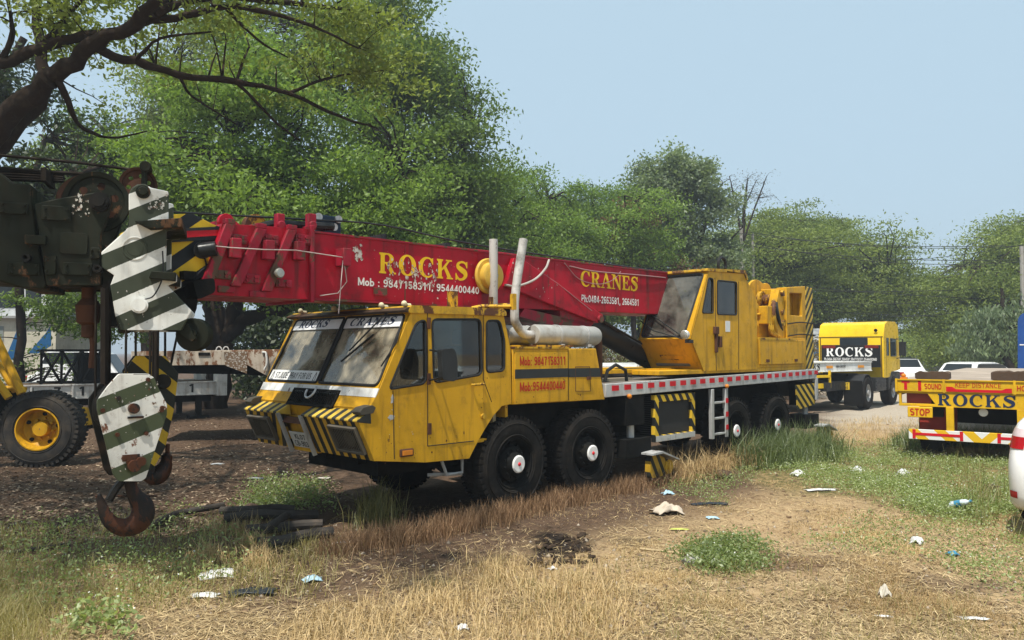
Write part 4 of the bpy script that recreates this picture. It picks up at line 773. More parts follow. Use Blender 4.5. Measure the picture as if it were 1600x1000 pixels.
M['oil'] = paint('oily_black_steel', (.009, .0085, .007), .5, spec=.12, dirt=.5, dirtcol=(.05, .03, .018), rust=.06, streak=.2)
M['hook'] = paint('rusty_hook_steel', (.016, .014, .013), .5, spec=.15, dirt=.7, dirtcol=(.06, .028, .016), rust=.22, rustcol=(.065, .024, .012), streak=.2)
M['rope'] = paint('greasy_wire_rope', (.016, .012, .009), .8, spec=.1, dirt=.5, streak=.2)
M['ow_stripe'] = stripes('olive_white_head', (.62, .62, .58), (.040, .047, .030), (-.45, 0, .89), .245, .48, .15, dirt=.4, dirtcol=(.16, .11, .06), rust=.085, rustcol=(.20, .08, .035), streak=.5)
M['hook_stripe'] = stripes('olive_white_hook_block', (.66, .65, .60), (.055, .068, .035), (-.36, 0, .93), .27, .55, .42, dirt=.5, dirtcol=(.12, .07, .04), rust=.125, rustcol=(.13, .048, .022), streak=.6, chip=.0, chipcol=(.1, .06, .04))
M['hook_stripe2'] = stripes('black_yellow_hook_block', (.55, .36, .025), (.02, .022, .018), (.66, 0, .75), .20, .5, .1, dirt=.35)

# ---- dark crane nose in the foreground at the left
F1 = Fr(-3.2, 6.2, 20)
dc = F1.empty('crane_boom', 'dark olive crane boom nose with sheaves and white stripes jutting in from left', 'crane boom')
g = MB()
b1 = F1.poly([(-160, 262), (-30, 258), (4, 272), (20, 286), (48, 288), (50, 320), (62, 400), (72, 440), (72, 451), (30, 449), (-8, 437), (-160, 432)]); g.prism(b1, .0, .75)
bm_ = g.build('boom_section', M['olive'], dc, .012)
g = MB(); b2 = F1.poly([(54, 318), (84, 311), (150, 300), (172, 303), (174, 318), (166, 345), (158, 364), (157, 446), (72, 446), (66, 400)], -.03); g.prism(b2, -.03, .05); g.prism(b2, .62, .70); g.prism(F1.poly([(60, 380), (160, 380), (160, 444), (74, 444)], 0), .05, .62); ns = g.build('nose_plate', M['olive'], dc, .010)
g = MB(); bo = MB()
for x0, y0, x1, y1, v in ((0, 316, 44, 336, -.0), (12, 410, 63, 431, 0), (66, 321, 111, 346, -.03), (99, 410, 144, 431, -.03), (72, 399, 88, 430, -.03), (142, 387, 156, 405, -.03)):
    a = F1.p(x0, y0, v); e = F1.p(x1, y1, v); g.box(a[0], e[0], v - .022, v, e[2], a[2])
    for fx in (.12, .88):
        for fy in (.2, .8): bo.cyl((a[0] + (e[0] - a[0]) * fx, v - .04, e[2] + (a[2] - e[2]) * fy), .012, .02, 'y', 6)
a = F1.p(94, 363, -.03); e = F1.p(137, 398, -.03); g.prism(rp([(a[0], e[2]), (e[0], e[2]), (e[0], a[2]), (a[0], a[2])], .03), -.042, -.03)
pt = F1.p(60, 375, -.03); g.box(pt[0] - .08, pt[0] + .06, -.09, 0, pt[2] - .04, pt[2] + .03)
pp = g.split('bolted_plate', M['olive'], ns, bevel=.005); bo.split('bolt', M['olive'], ns)
g = MB(); c = F1.p(156, 316, -.03)
for r_, y_ in ((.078, -.03), (.065, -.06), (.045, -.085)): g.cyl((c[0], y_ - .025, c[2]), r_, .03, 'y', 22)
for px, py in ((43, 404), (154, 421)): q = F1.p(px, py, 0); g.lathe([(.018, -.08), (.034, -.08), (.034, 0)], 14, (q[0], 0, q[2])); g.lathe([(.001, -.05), (.018, -.08)], 14, (q[0], 0, q[2]))
g.split('pivot_boss', M['oil'], ns)
def sheave_mb(c, r, y0, wd, holes=6):
    mb = MB(); mb.lathe([(r * .92, y0 + wd * .5), (r * .93, y0 + .015), (r, y0), (r, y0 - .006), (r * .86, y0 + .004), (r * .82, y0 + wd * .35)], 40, (c[0], 0, c[2])); mb.lathe([(r * .92, y0 + wd * .5), (r * .93, y0 + wd - .015), (r, y0 + wd), (r * .86, y0 + wd), (r * .82, y0 + wd * .65)], 40, (c[0], 0, c[2]))
    out = circ(c[0], c[2], r * .83, 36); hs = [circ(c[0] + r * .55 * math.cos(k * 2 * math.pi / holes + .3), c[2] + r * .55 * math.sin(k * 2 * math.pi / holes + .3), r * .13, 12) for k in range(holes)]
    mb.prism(out, y0 + wd * .38, y0 + wd * .62, holes=hs); mb.cyl((c[0], y0, c[2]), r * .2, wd, 'y', 18); return mb
c = F1.p(152, 317, .12); sheave_mb(c, .245, .07, .06).build('sheave', M['olive'], dc)
c2 = F1.p(140, 319, .25); sheave_mb(c2, .245, .22, .06).build('sheave', M['rust'], dc)
c = F1.p(217, 290, .2); sheave_mb(c, .145, .15, .06).build('sheave', M['rust'], dc)
up = F1.poly([(201, 352), (201, 302), (206, 293), (214, 288), (226, 287), (236, 293), (263, 299), (263, 342), (285, 346), (285, 356), (260, 360), (259, 425), (276, 427), (276, 440), (262, 446), (300, 486), (284, 516), (188, 516), (180, 494), (172, 446), (178, 430), (158, 417), (158, 394), (196, 360)], -.05)
g = MB(); g.prism(up, -.05, .0); g.prism(up, .52, .57); hd2 = g.build('boom_head', M['ow_stripe'], dc, .008)
g = MB()
for pts in ([(212, 348), (285, 343), (286, 357), (236, 360)], [(238, 425), (276, 427), (275, 440), (234, 436)]):
    g.prism(F1.poly(pts, -.05), -.14, .6)
p = F1.p(222, 262, .1); q = F1.p(229, 292, .1); g.box(p[0], q[0], .05, .16, q[2], p[2]); g.cyl((p[0] + .03, .03, p[2]), .045, .15, 'y', 12)
c = F1.p(224, 300, -.05); g.cyl((c[0], -.08, c[2]), .055, .05, 'y', 20); g.cyl((c[0], -.10, c[2]), .038, .05, 'y', 20)
p = F1.p(160, 425, 0); g.prism(F1.poly([(155, 418), (186, 421), (178, 444), (162, 443)], .0), .02, .5)
g.split('cross_plate', M['olive'], hd2, bevel=.006)
g = MB(); c = F1.p(218, 477, -.05); g.cyl((c[0], -.085, c[2]), .066, .04, 'y', 26); g.cyl((c[0], -.10, c[2]), .052, .03, 'y', 26); g.build('pin_cover', paint('white_cover', (.68, .68, .64), .5, rust=.06), hd2)
g = MB(); g.tube(smooth_path([F1.p(254, 392, -.1), F1.p(255, 420, -.1), F1.p(252, 440, -.09), F1.p(240, 462, -.08), F1.p(226, 468, -.08)], 5), .006, 5); g.build('cable', M['seal'], hd2)
g = MB(); g.box(*sorted((F1.p(163, 455, .1)[0], F1.p(185, 455, .1)[0])), .02, .5, F1.p(170, 510, .1)[2], F1.p(170, 440, .1)[2]); g.prism(F1.poly([(168, 440), (176, 440), (196, 515), (186, 520)], .02), .0, .52)
c = F1.p(225, 470, .25); sheave = sheave_mb((c[0] - .1, 0, c[2] - .02), .2, .12, .28); g.add(sheave.v, sheave.f); g.build('inner_sheaves', M['oil'], hd2); g = MB(); c = F1.p(211, 388, -.05); g.lathe([(.084, -.05), (.086, -.057), (.094, -.057), (.097, -.05)], 28, (c[0], 0, c[2])); g.lathe([(.001, -.053), (.06, -.053), (.064, -.05)], 24, (c[0], 0, c[2])); g.build('raised_ring', M['ow_stripe'], hd2)
# guide roller at the lower right
c = F1.p(303, 523, .1); g = MB(); Rm = Matrix.Translation((c[0], .1, c[2])) @ Matrix.Rotation(R(-14), 4, 'Z')
g.lathe([(.01, -.10), (.045, -.10), (.045, -.06), (.13, -.05), (.14, -.03), (.10, .0), (.10, .04), (.14, .07), (.13, .09), (.01, .09)], 30, M=Rm); g.prism([(-.18, .13), (-.02, .09), (.05, -.03), (.02, -.06), (-.10, .02), (-.19, .03)], -.12, -.09, M=Rm); g.prism([(-.18, .13), (-.02, .09), (.05, -.03), (.02, -.06), (-.10, .02), (-.19, .03)], .10, .13, M=Rm); g.build('guide_roller', M['olive'], hd2)
# ropes along the top, rope socket
g = MB(); g.tube([F1.p(-160, 236, .3), F1.p(4, 243, .3), F1.p(120, 254, .3), F1.p(214, 266, .25)], .013, 6); g.tube([F1.p(-160, 258, .35), F1.p(12, 264, .35), F1.p(60, 268, .35), F1.p(130, 272, .3)], .018, 6)
for k in range(4): g.tube([F1.p(-160, 268 + k * 4, .45), F1.p(16, 268 + k * 4, .45), F1.p(100, 274 + k * 3, .4)], .017, 6)
g.box(F1.p(66, 265, .2)[0], F1.p(74, 265, .2)[0], .15, .5, F1.p(70, 284, .2)[2], F1.p(70, 264, .2)[2])
g.build('hoist_rope', M['rope'], dc)
g = MB(); p = F1.p(139, 448, .3); k = 1 / 190
g.lathe([(.001, 0), (.055, -.01), (.055, -.10), (.10, -.16), (.085, -.30), (.05, -.32), (.05, -.42), (.001, -.43)], 16, (p[0], .3, p[2]), 'z'); g.tube([F1.p(143, 515, .3), F1.p(146, 540, .3), F1.p(143, 575, .3)], .028, 7); g.build('rope_socket', M['rust'], dc)

t = NT('flaked_grey_paint'); v = t.coord(); f = t.noise(v, 30, 6, .7); fm = t.done(surface(t, t.mix(t.ramp(f, .48, .56), (.46, .45, .41), (.11, .055, .03)), .7, v))
def chips(fr, px0, py0, px1, py1, n, smin, smax, v, parent):
    a, e = fr.p(px0, py0, v), fr.p(px1, py1, v); g = flakes(n, (a[0], e[0], e[2], a[2]), smin, smax, v); g.build('flaked_patch', fm, parent, smooth=0)
chips(F1, 114, 303, 140, 340, 34, .006, .030, -.031, ns); chips(F1, 232, 303, 260, 330, 26, .006, .026, -.051, hd2); chips(F1, 165, 450, 270, 512, 26, .004, .012, -.051, hd2)
# ---- its hook block
F2 = Fr(-2.95, 6.0, 38)
hb = F2.empty('hook_block', 'white and olive striped hook block with big hook, hanging lowest at left', 'hook block', 'hook blocks')
outl = [(186, 584), (232, 584), (241, 590), (247, 605), (261, 632), (261, 648), (245, 695), (228, 747), (221, 752), (185, 752), (177, 742), (165, 692), (152, 640), (152, 626), (168, 604)]
g = MB(); g.prism(rp(F2.poly(outl), .012, 2), .0, .03); cp = g.build('cheek_plate', M['hook_stripe'], hb, .006)
g = MB(); ol2 = F2.poly(outl); g.prism(ol2, .36, .39); g.build('rear_plate', M['oil'], hb, .006)
g = MB()
for k, y in enumerate((.06, .16, .26)): c = F2.p(208, 640, 0); g.lathe([(.01, y), (.20, y), (.22, y - .01), (.235, y), (.205, y + .035), (.235, y + .07), (.22, y + .08), (.01, y + .07)], 28, (c[0], 0, c[2]))
g.build('sheaves', M['oil'], hb)
g = MB(); bo = MB()
c = F2.p(208, 638); g.cyl((c[0], -.05, c[2]), .04, .05, 'y', 20); c = F2.p(208, 727); g.cyl((c[0], -.06, c[2]), .045, .07, 'y', 20); g.cyl((c[0] + .05, -.05, c[2] + .03), .035, .05, 'y', 16)
for px, py in ((185, 622), (183, 679), (228, 677), (231, 593), (193, 716), (160, 641), (252, 641), (253, 637), (200, 752 - 30)): c = F2.p(px, py); g.cyl((c[0], -.02, c[2]), .017, .02, 'y', 8)
a = F2.p(191, 711); e = F2.p(218, 719); g.box(a[0], e[0], -.012, 0, e[2], a[2]); a = F2.p(199, 652); e = F2.p(224, 648); g.box(a[0], e[0], -.02, 0, a[2] - .01, a[2] + .005)
g.build('pin', M['hook'], cp)
g = MB(); hk = [F2.p(204, 748, .16), F2.p(205, 762, .16), F2.p(212, 776, .16), F2.p(222, 790, .16), F2.p(222, 806, .16), F2.p(212, 818, .16), F2.p(195, 824, .16), F2.p(176, 818, .16), F2.p(164, 803, .16), F2.p(159, 788, .16), F2.p(153, 773, .16)]
sp_ = smooth_path(hk, 4); n = len(sp_); rs = [(.05, .045, .06, .085, .095, .088, .072, .058, .045, .034, .02)[min(10, int(i / (n - 1) * 10))] * (1 - (i / (n - 1) * 10) % 1) + (.05, .045, .06, .085, .095, .088, .072, .058, .045, .034, .02)[min(10, int(i / (n - 1) * 10) + 1)] * ((i / (n - 1) * 10) % 1) for i in range(n)]
tmp = MB(); tmp.tube(sp_, rs, 14); vv = [(x, .16 + (y - .16) * .55, z) for x, y, z in tmp.v]; g.add(vv, tmp.f); g.tube([F2.p(172, 775, .16), F2.p(245, 775, .16)], .008, 6); g.build('hook', M['hook'], hb)
g = MB(); g.tube([F2.p(196, 745, .12), F2.p(180, 765, .10), F2.p(170, 782, .10)], .03, 6); g.tube([F2.p(204, 735, .16), F2.p(204, 752, .16)], .09, 14); g.build('hook_latch', M['oil'], hb); chips(F2, 160, 592, 250, 640, 46, .004, .018, -.001, cp); chips(F2, 170, 650, 240, 745, 26, .003, .012, -.001, cp)
g = MB()
for px, pt, v in ((149, 460, .3), (166, 455, .3), (171, 455, .33), (196, 515, .2), (234, 517, .1), (238.5, 517, .15), (243, 517, .1), (246, 517, .14)): g.tube([F2.p(px + 1, pt, v), F2.p(px, 625, v)], .016 if px in (166, 243) else .010, 6)
g.tube([F2.p(163, 450, .2), F2.p(163, 600, .2)], .03, 6); g.build('rope_fall', M['rope'], hb)

# ---- the yellow black hook block of the big crane, behind it
F3 = Fr(-3.3, 7.25, 30)
h2 = F3.empty('hook_block', 'yellow and black striped hook block half hidden behind the white striped one', 'hook block', 'hook blocks')
o3 = [(212, 556), (258, 556), (279, 584), (272, 640), (258, 700), (238, 735), (215, 735), (200, 640), (194, 580)]
g = MB(); g.prism(F3.poly(o3), .0, .03); g.build('cheek_plate', M['hook_stripe2'], h2, .006)
g = MB(); g.prism(F3.poly(o3), .30, .33); g.prism(inset(F3.poly(o3), .05), .06, .28); c = F3.p(254, 596); g.cyl((c[0], -.06, c[2]), .07, .06, 'y', 18); g.build('sheave_pack', M['oil'], h2, .006)
g = MB(); hk = smooth_path([F3.p(236, 728, .15), F3.p(236, 742, .15), F3.p(248, 742, .15), F3.p(258, 728, .15), F3.p(261, 712, .15), F3.p(262, 694, .15)], 4); g.tube(hk, [.05 + .04 * math.sin(math.pi * min(1, i / 14)) - .03 * (i > 16) for i in range(len(hk))], 12); g.build('hook', M['hook'], h2)
g = MB()
for px, v in ((212, .15), (258, .1), (266, .2)): g.tube([F3.p(px + (20 if px > 260 else 0), 480, v), F3.p(px, 575, v)], .012, 6)
g.build('rope_fall', M['rope'], h2)

# ---- yellow wheeled machine at the left edge
F4 = Fr(-7.69, 12.5, 0)
ym = F4.empty('wheeled_crane', 'yellow crane carrier cut off by the left edge, one big dusty wheel showing', 'crane')
t = rubber('dusty_tyre', (.035, .033, .031), .7)
w4 = tyre_mb(.625, .42).build('wheel', t, ym, loc=(0, 0, .625), rot=(0, R(12), R(6)))
g = MB(); g.lathe([(.335, .03), (.345, -.005), (.325, -.008), (.305, .04), (.285, .16), (.22, .20), (.20, .22), (.13, .22), (.125, .10), (.115, .08), (.01, .075)], 40)
for i in range(8): a = i * math.pi / 4; g.lathe([(.001, .155), (.022, .155), (.026, .20)], 8, (.165 * math.cos(a), 0, .165 * math.sin(a)))
rm = g.build('rim', M['yellow'], w4)
g = MB()
for i in range(5): a = i * 1.256 + .4; g.lathe([(.001, .168), (.035, .17), (.035, .2)], 10, (.245 * math.cos(a), 0, .245 * math.sin(a)))
g.split('vent_hole', M['black'], rm)
g = MB(); g.tube([(0, .3, .62), (0, 2.4, .62)], .14, 10); g.box(-3.0, -1.4, .9, 1.9, .75, 1.2); g.build('axle', M['black'], ym)
g = MB(); g.tube([F4.p(-20, 500, .3), F4.p(34, 615, .3)], .07, 6); g.tube([F4.p(-30, 560, .1), F4.p(14, 622, .1)], .06, 6); g.tube([F4.p(-20, 540, .5), F4.p(24, 612, .5)], .05, 6); g.tube([F4.p(5, 606, .4), F4.p(40, 608, .4)], .045, 6); g.box(-3.6, -2.5, .35, 2.2, 1.25, 1.34); g.build('side_frame', M['yellow'], ym)
g = MB(); g.prism(F4.poly([(104, 636), (125, 638), (134, 665), (122, 668), (115, 648), (104, 645)], .35), .3, .6); g.build('mudguard_bracket', M['yellow'], ym, .01)

# ---- low white trailer with numbered side panels
F5 = Fr(-12.1, 19.6, 37)
lt = F5.empty('lowbed_trailer', 'long low white trailer with black numbers on its side and litter on its deck', 'trailer')
M['oldwhite'] = paint('stained_white_paint', (.56, .54, .50), .6, dirt=.55, dirtcol=(.20, .14, .09), rust=.07, streak=.7)
L5 = F5.p(353, 600)[0]
g = MB(); g.box(-8, L5, .0, .10, .66, 1.04); g.box(-8, L5, 2.3, 2.4, .66, 1.04)
for x in np.arange(-7.5, L5, .92): g.box(x, x + .05, -.03, .0, .66, 1.04)
g.box(-8, L5, -.035, .0, 1.005, 1.045).box(-8, L5, -.035, 0, .655, .69); g.build('side_beam', M['oldwhite'], lt, .006)
g = MB(); g.box(-8, L5 - .01, .1, 2.3, .95, 1.02); g.build('deck', paint('leaf_strewn_boards', (.13, .085, .05), .9, dirt=.7, streak=0), lt)
g = MB(); a = F5.p(338, 590)[0]; g.box(a, L5 + .02, -.06, .3, .62, 1.36); g.box(a, L5 + .02, 2.1, 2.44, .62, 1.36); g.split('end_post', M['oldwhite'], lt, bevel=.01)
g = MB(); g.box(L5 - .8, L5 - .65, .05, .2, 0, .66).box(L5 - .8, L5 - .65, 2.2, 2.35, 0, .66); g.box(L5 - 1.0, L5 - .45, .0, .3, 0, .06); g.box(-8, L5 - .3, .4, 2.0, .45, .66); g.split('support_leg', M['black'], lt)
g = MB()
for y in (.12, 1.95):
    for x in (-4.6, -3.4): g.lathe([(.25, 0), (.45, .02), (.47, .06), (.47, .26), (.45, .3), (.25, .32)], 28, (x, y, .47))
g.split('tyre', M['rubber'], lt)
for px, b in ((46, '4'), (88, '7'), (127, '1'), (299, '1')):
    p = F5.p(px - 4, 622); sans_text('number_lettering', b, (p[0], -.003, .735), (1, 0, 0), UPZ, .16 if b != '1' else .12, .24, M['letter_black'], lt, .04)
g = MB(); ta, tb = F5.p(62, 545, 1.2), F5.p(152, 590, 1.2); x0, x1, z0, z1 = ta[0], tb[0], 1.03, 1.92
def lat(a, b): g.tube([a, b], .035, 5)
for y in (.7,):
    for zz in (z0 + .05, z1): lat((x0, y, zz), (x1, y, zz))
    xs = np.linspace(x0, x1, 4)
    for i, x in enumerate(xs): lat((x, y, z0), (x, y, z1))
    for i in range(3): lat((xs[i], y, z0), (xs[i + 1], y, z1)); lat((xs[i], y, z1), (xs[i + 1], y, z0))
for x in (x0, x1):
    for zz in (z0 + .05, z1): lat((x, .7, zz), (x, 1.5, zz))
g.box(x0 + 1.2, x0 + 1.26, .75, 1.45, z0, z1 - .05); g.box(x1 - .55, x1, .75, 1.45, z0, z1 - .05)
tr = g.build('steel_truss', M['black'], None, loc=(F5.O[0], F5.O[1], 0), rot=(0, 0, F5.a)); tag(tr, 'black lattice steel frame standing on the low white trailer', 'steel frame')

# ---- rusty gooseneck of a second trailer behind the cab
F6 = Fr(-6.9, 15.6, 12)
gt = F6.empty('gooseneck_trailer', 'rust streaked cream gooseneck trailer behind the yellow crane cab', 'trailer')
M['rustcream'] = paint('rust_streaked_cream_paint', (.45, .38, .30), .7, dirt=.75, dirtcol=(.17, .085, .04), rust=.17, rustcol=(.17, .075, .035), streak=1.0)
gz = lambda px, py: F6.q(px, py)
o = [gz(205, 549), gz(440, 546), gz(520, 546), gz(520, 590), gz(418, 588), gz(385, 570), gz(205, 572)]
g = MB(); g.prism(o, 0, .08); g.prism(o, 2.2, 2.28); g.prism([o[1], o[2], o[3], o[4], (o[4][0] - .1, o[4][1] + .1)], .0, 2.28); gb = g.build('neck_beam', M['rustcream'], gt, .008)
g = MB(); g.prism([(o[0][0], o[0][1] - .03), (o[2][0], o[2][1] - .03), (o[2][0], o[2][1]), (o[0][0], o[0][1])], .08, 2.2); g.build('neck_deck', M['rust'], gb)
g = MB(); g.prism([gz(205, 572), gz(385, 570), gz(418, 588), gz(370, 585), gz(205, 583)], .1, 2.1); g.build('under_frame', M['black'], gt)
g = MB(); zz = o[3][1]; xx = o[3][0]; g.box(o[4][0] + .4, xx + 6, .05, 2.2, .65, 1.0); g.box(xx - .8, xx, .05, 2.2, .65, zz + .1); g.box(o[4][0] + .5, o[4][0] + .62, .3, .42, 0, 1.1).box(o[4][0] + .5, o[4][0] + .62, 1.8, 1.92, 0, 1.1); g.build('low_deck', M['oldwhite'], gt)
g = MB(); p = F6.p(416, 549); g.tube(smooth_path([(p[0] + .0, -.03, p[2] - .02), (p[0] + .02, -.05, p[2] - .25), (p[0] - .03, -.05, p[2] - .38)], 4), .022, 6); g.tube([(p[0] + .0, -.02, p[2] - .02), (p[0] - .08, -.02, p[2] - .02)], .022, 6)
for px in (342, 353): p = F6.p(px, 546, .4); g.tube([(p[0] + .06 * math.cos(t), .4, o[0][1] + .10 * math.sin(t)) for t in np.linspace(0, math.pi, 9)], .012, 5)
g.build('handle', M['oldwhite'], gb)
t = NT('checker_plate'); v = t.coord(); vo = t.n('TexVoronoi', {'Vector': v, 'Scale': 26.0}).outputs['Distance']; tm = t.done(surface(t, t.mix(t.ramp(vo, .25, .5), (.42, .38, .33), (.16, .10, .06)), .6))
g = MB(); g.prism([gz(350, 550), gz(386, 549), gz(386, 584), gz(352, 571)], -.006, .0); g.build('checker_plate', tm, gb)
g = MB(); p = F6.p(320, 553); g.box(p[0] - .12, p[0] + .1, -.02, 0, p[2] - .035, p[2] + .03); g.build('torn_hole', M['black'], gb)

# ---- yellow tractor unit
def wheel_simple(r, wd, name='wheel', rimc=None):
    ty = MB(); ty.lathe([(r * .55, .02), (r * .6, 0), (r * .93, .0), (r, .05), (r, wd - .05), (r * .93, wd), (r * .55, wd)], 30)
    o = ty.build(name, M['rubber']); g = MB(); g.lathe([(r * .56, .03), (r * .5, .02), (r * .42, .10), (r * .2, .10), (r * .18, -.0), (.01, -.0)], 24)
    for i in range(8): g.cyl((r * .34 * math.cos(i * .785), .07, r * .34 * math.sin(i * .785)), .02, .04, 'y', 6)
    g.build('rim', rimc or M['steel'], o); return o
F7 = Fr(12.95, 26.8, -41.0)          # x across the back of the cab to the right, y forward
F7 = Fr(11.25, 28.2, -41.0)
tt_ = F7.empty('tractor_truck', 'yellow tractor unit seen from behind with black lettered board behind its cab', 'truck')
M['tyel'] = paint('glossy_yellow_paint', (.72, .46, .012), .32, dirt=.15, streak=.15, var=.06, bump=.05)
Wc = F7.p(1381, 560)[0]; zr = 2.98
g = MB(); side = [(0, .98), (0, 2.42), (.18, 2.86), (.5, zr - .02), (1.5, zr), (1.85, 2.85), (2.0, 1.9), (2.08, 1.25), (1.6, 1.2), (.9, 1.18), (.7, .98)]
g.prism(side, 0, Wc, 'x', M=None); tc = g.build('cab', M['tyel'], tt_, .09, seg=4)
g = MB(); g.box(.02, Wc - .02, -.012, 0, 2.40, 2.43); g.box(.05, .09, -.01, 0, 1.0, 2.4); g.box(Wc - .09, Wc - .05, -.01, 0, 1.0, 2.4); g.box(Wc, Wc + .006, .30, .315, 1.05, 2.4); g.box(Wc, Wc + .006, 1.62, 1.635, 1.05, 2.4); g.build('panel_seam', plain('dark_yellow_seam', (.16, .10, .01), .6), tc)
g = MB(); a = F7.p(1312, 528); e = F7.p(1356, 539); g.prism(rp([(a[0], e[2]), (e[0], e[2]), (e[0], a[2]), (a[0], a[2])], .04), -.012, -.002); g.build('rear_window', plain('dark_glass', (.02, .025, .03), .08), tc)
g = MB(); g.prism(rp([(.35, 1.75), (.62, 1.75), (.62, 2.38), (.35, 2.38)], .05), Wc - .005, Wc + .01, 'x'); g.prism(rp([(.80, 1.72), (1.55, 1.72), (1.52, 2.35), (.80, 2.38)], .06), Wc - .005, Wc + .01, 'x'); g.split('side_window', plain('dark_glass_side', (.03, .04, .045), .08), tc)
g = MB(); p = F7.p(1377, 516); g.cyl((Wc - .25, -.01, p[2]), .06, .02, 'y', 12); g.build('filler_cap', M['black'], tc)
g = MB(); g.box(Wc + .08, Wc + .30, 1.6, 1.72, 1.75, 2.25); g.tube([(Wc, 1.55, 2.35), (Wc + .2, 1.62, 2.35), (Wc + .2, 1.64, 1.7), (Wc, 1.6, 1.65)], .02, 5); g.build('mirror', M['blackmetal'], tc)
bd = F7.poly([(1284, 539), (1376, 539), (1376, 572), (1284, 572)], -.30)
g = MB(); g.prism([(bd[0][0], 1.35), (bd[1][0], 1.35), (bd[1][0], bd[1][1]), (bd[0][0], bd[0][1])], -.36, -.30); board = g.build('headboard', plain('black_board_paint', (.012, .012, .013), .45), tt_, .01)
p = F7.p(1291, 557, -.36); q = F7.p(1363, 545, -.36); serif_text('board_lettering', 'ROCKS', (p[0], -.36, p[2]), (1, 0, 0), UPZ, q[0] - p[0], .33, M['letter_white'], board, gap=.08)
p = F7.p(1288, 564, -.36); q = F7.p(1370, 564, -.36); sans_text('board_lettering', 'Ph:0484-2663581,2664581,9847158311,9544400440', (p[0], -.36, p[2]), (1, 0, 0), UPZ, q[0] - p[0], .12, M['letter_white'], board, .03)
g = MB()
for xx in (bd[0][0] + .05, bd[1][0] - .5): g.box(xx, xx + .45, -.375, -.36, bd[0][1] - .12, bd[0][1] - .02)
g.split('tail_lamp', plain('dark_red_lens', (.16, .012, .01), .3), board)
g = MB(); g.box(.55, .75, -4.2, 1.6, .65, .92).box(1.5, 1.7, -4.2, 1.6, .65, .92); g.box(.6, 1.65, -1.8, -1.0, .9, 1.15); g.box(Wc - .45, Wc - .02, -.95, .3, .55, 1.0); g.box(.0, .4, -.95, .3, .55, 1.0); g.box(.2, Wc - .2, .6, 1.8, .45, .75)
for z in (.62, .74, .86): g.box(Wc - .05, Wc, -.9, .25, z, z + .04)
g.build('chassis', M['blackmetal'], tt_)
g = MB(); g.box(Wc - .42, Wc + .0, .5, 2.06, .55, 1.17); g.box(.0, .42, .5, 2.06, .55, 1.17); g.box(.42, Wc - .42, 1.6, 2.05, .5, 1.17); g.build('front_mudguard', M['blackmetal'], tt_, .05)
rr = F7.p(1345, 620)
for x, y in ((Wc - .42, 1.15), (Wc - .42, -1.75), (.4, 1.15), (.4, -1.75)):
    wd = .34
    wl_ = wheel_simple(.53, wd); wl_.parent = tt_; wl_.location = (x + (.42 if x > 1 else -.38), y, .53); wl_.rotation_euler = (0, 0, R(90 if x > 1 else -90))
for x in (.02, Wc - .60):
    g = MB(); g.lathe([(.60, 0), (.62, 0), (.62, .56), (.60, .56)], 14, (x, -1.75, .53), 'x', R(10), R(150)); g.build('rear_mudguard', M['blackmetal'], tt_)
g = MB(); g.lathe([(.001, 0), (.16, .01), (.16, .75), (.001, .76)], 16, (Wc - .25, -.95, .62), 'y'); g.build('air_tank', M['silver'], tt_)
for x in (.02, Wc - .60):
    g = MB(); g.box(x, x + .58, -2.40, -2.36, .12, .95); g.build('mud_flap', M['black'], tt_)
g = MB(); p = F7.p(1318, 603, -2.42); g.box(p[0] - .19, p[0] + .19, -2.43, -2.40, p[2] - .12, p[2] + .12); pl = g.build('number_plate', plain('yellow_plate', (.62, .42, .03), .5), tt_)
for i, b in enumerate(('KL 07', 'BR 1545')): sans_text('plate_lettering', b, (p[0] - .15, -2.43, p[2] + .015 - i * .11), (1, 0, 0), UPZ, .30, .085, M['letter_black'], pl, .03)

# ---- white flatbed trailer hitched to it, running behind the crane
F8 = Fr(12.15, 26.0, 212)
U8 = Vector((3.3 - 12.15, 20.0 - 26.0)); F8 = Fr(3.3, 20.0, math.degrees(math.atan2(6.0, 8.85))); L8 = U8.length
wt = F8.empty('flatbed_trailer', 'white flatbed trailer hitched to the yellow tractor, passing behind the crane', 'trailer', 'flatbed trailers')
g = MB(); g.box(0, L8, 0, .09, 1.24, 1.56).box(0, L8, 2.36, 2.45, 1.24, 1.56).box(L8 - .08, L8, .09, 2.36, 1.24, 1.56).box(0, L8 - .08, .09, 2.36, 1.44, 1.50); g.box(0, L8 + .0, -.03, 0, 1.53, 1.56).box(0, L8, -.03, 0, 1.24, 1.27)
sb_ = g.build('side_beam', M['white'], wt, .006)
g = MB(); g.box(.5, L8 - 2.2, .7, 1.75, .85, 1.44); g.box(1, 1.2, .4, 2, 0, .85); g.build('under_frame', M['black'], wt)
g = MB()
for x in (.8, 2.0, 3.2): g.lathe([(.28, 0), (.48, .02), (.5, .06), (.5, .26), (.28, .3)], 26, (x, .1, .5))
g.split('tyre', M['rubber'], wt)
p = F8.p(1288, 579)
serif_text('side_lettering', 'ROCKS', (F8.p(1252, 580)[0], -.003, 1.29), (1, 0, 0), UPZ, .95, .22, M['letter_black'], sb_, gap=.1)
sans_text('side_lettering', '0484-2663581', (F8.p(1306, 575)[0], -.003, 1.37), (1, 0, 0), UPZ, .55, .08, M['letter_black'], sb_, .03)
g = MB()
for px in (1118, 1164, 1240, 1296, 1345): p = F8.p(px, 576); g.box(p[0] - .16, p[0] + .16, -.02, 0, 1.36, 1.44)
g.split('side_reflector', plain('orange_reflector', (.75, .30, .03), .4), sb_)
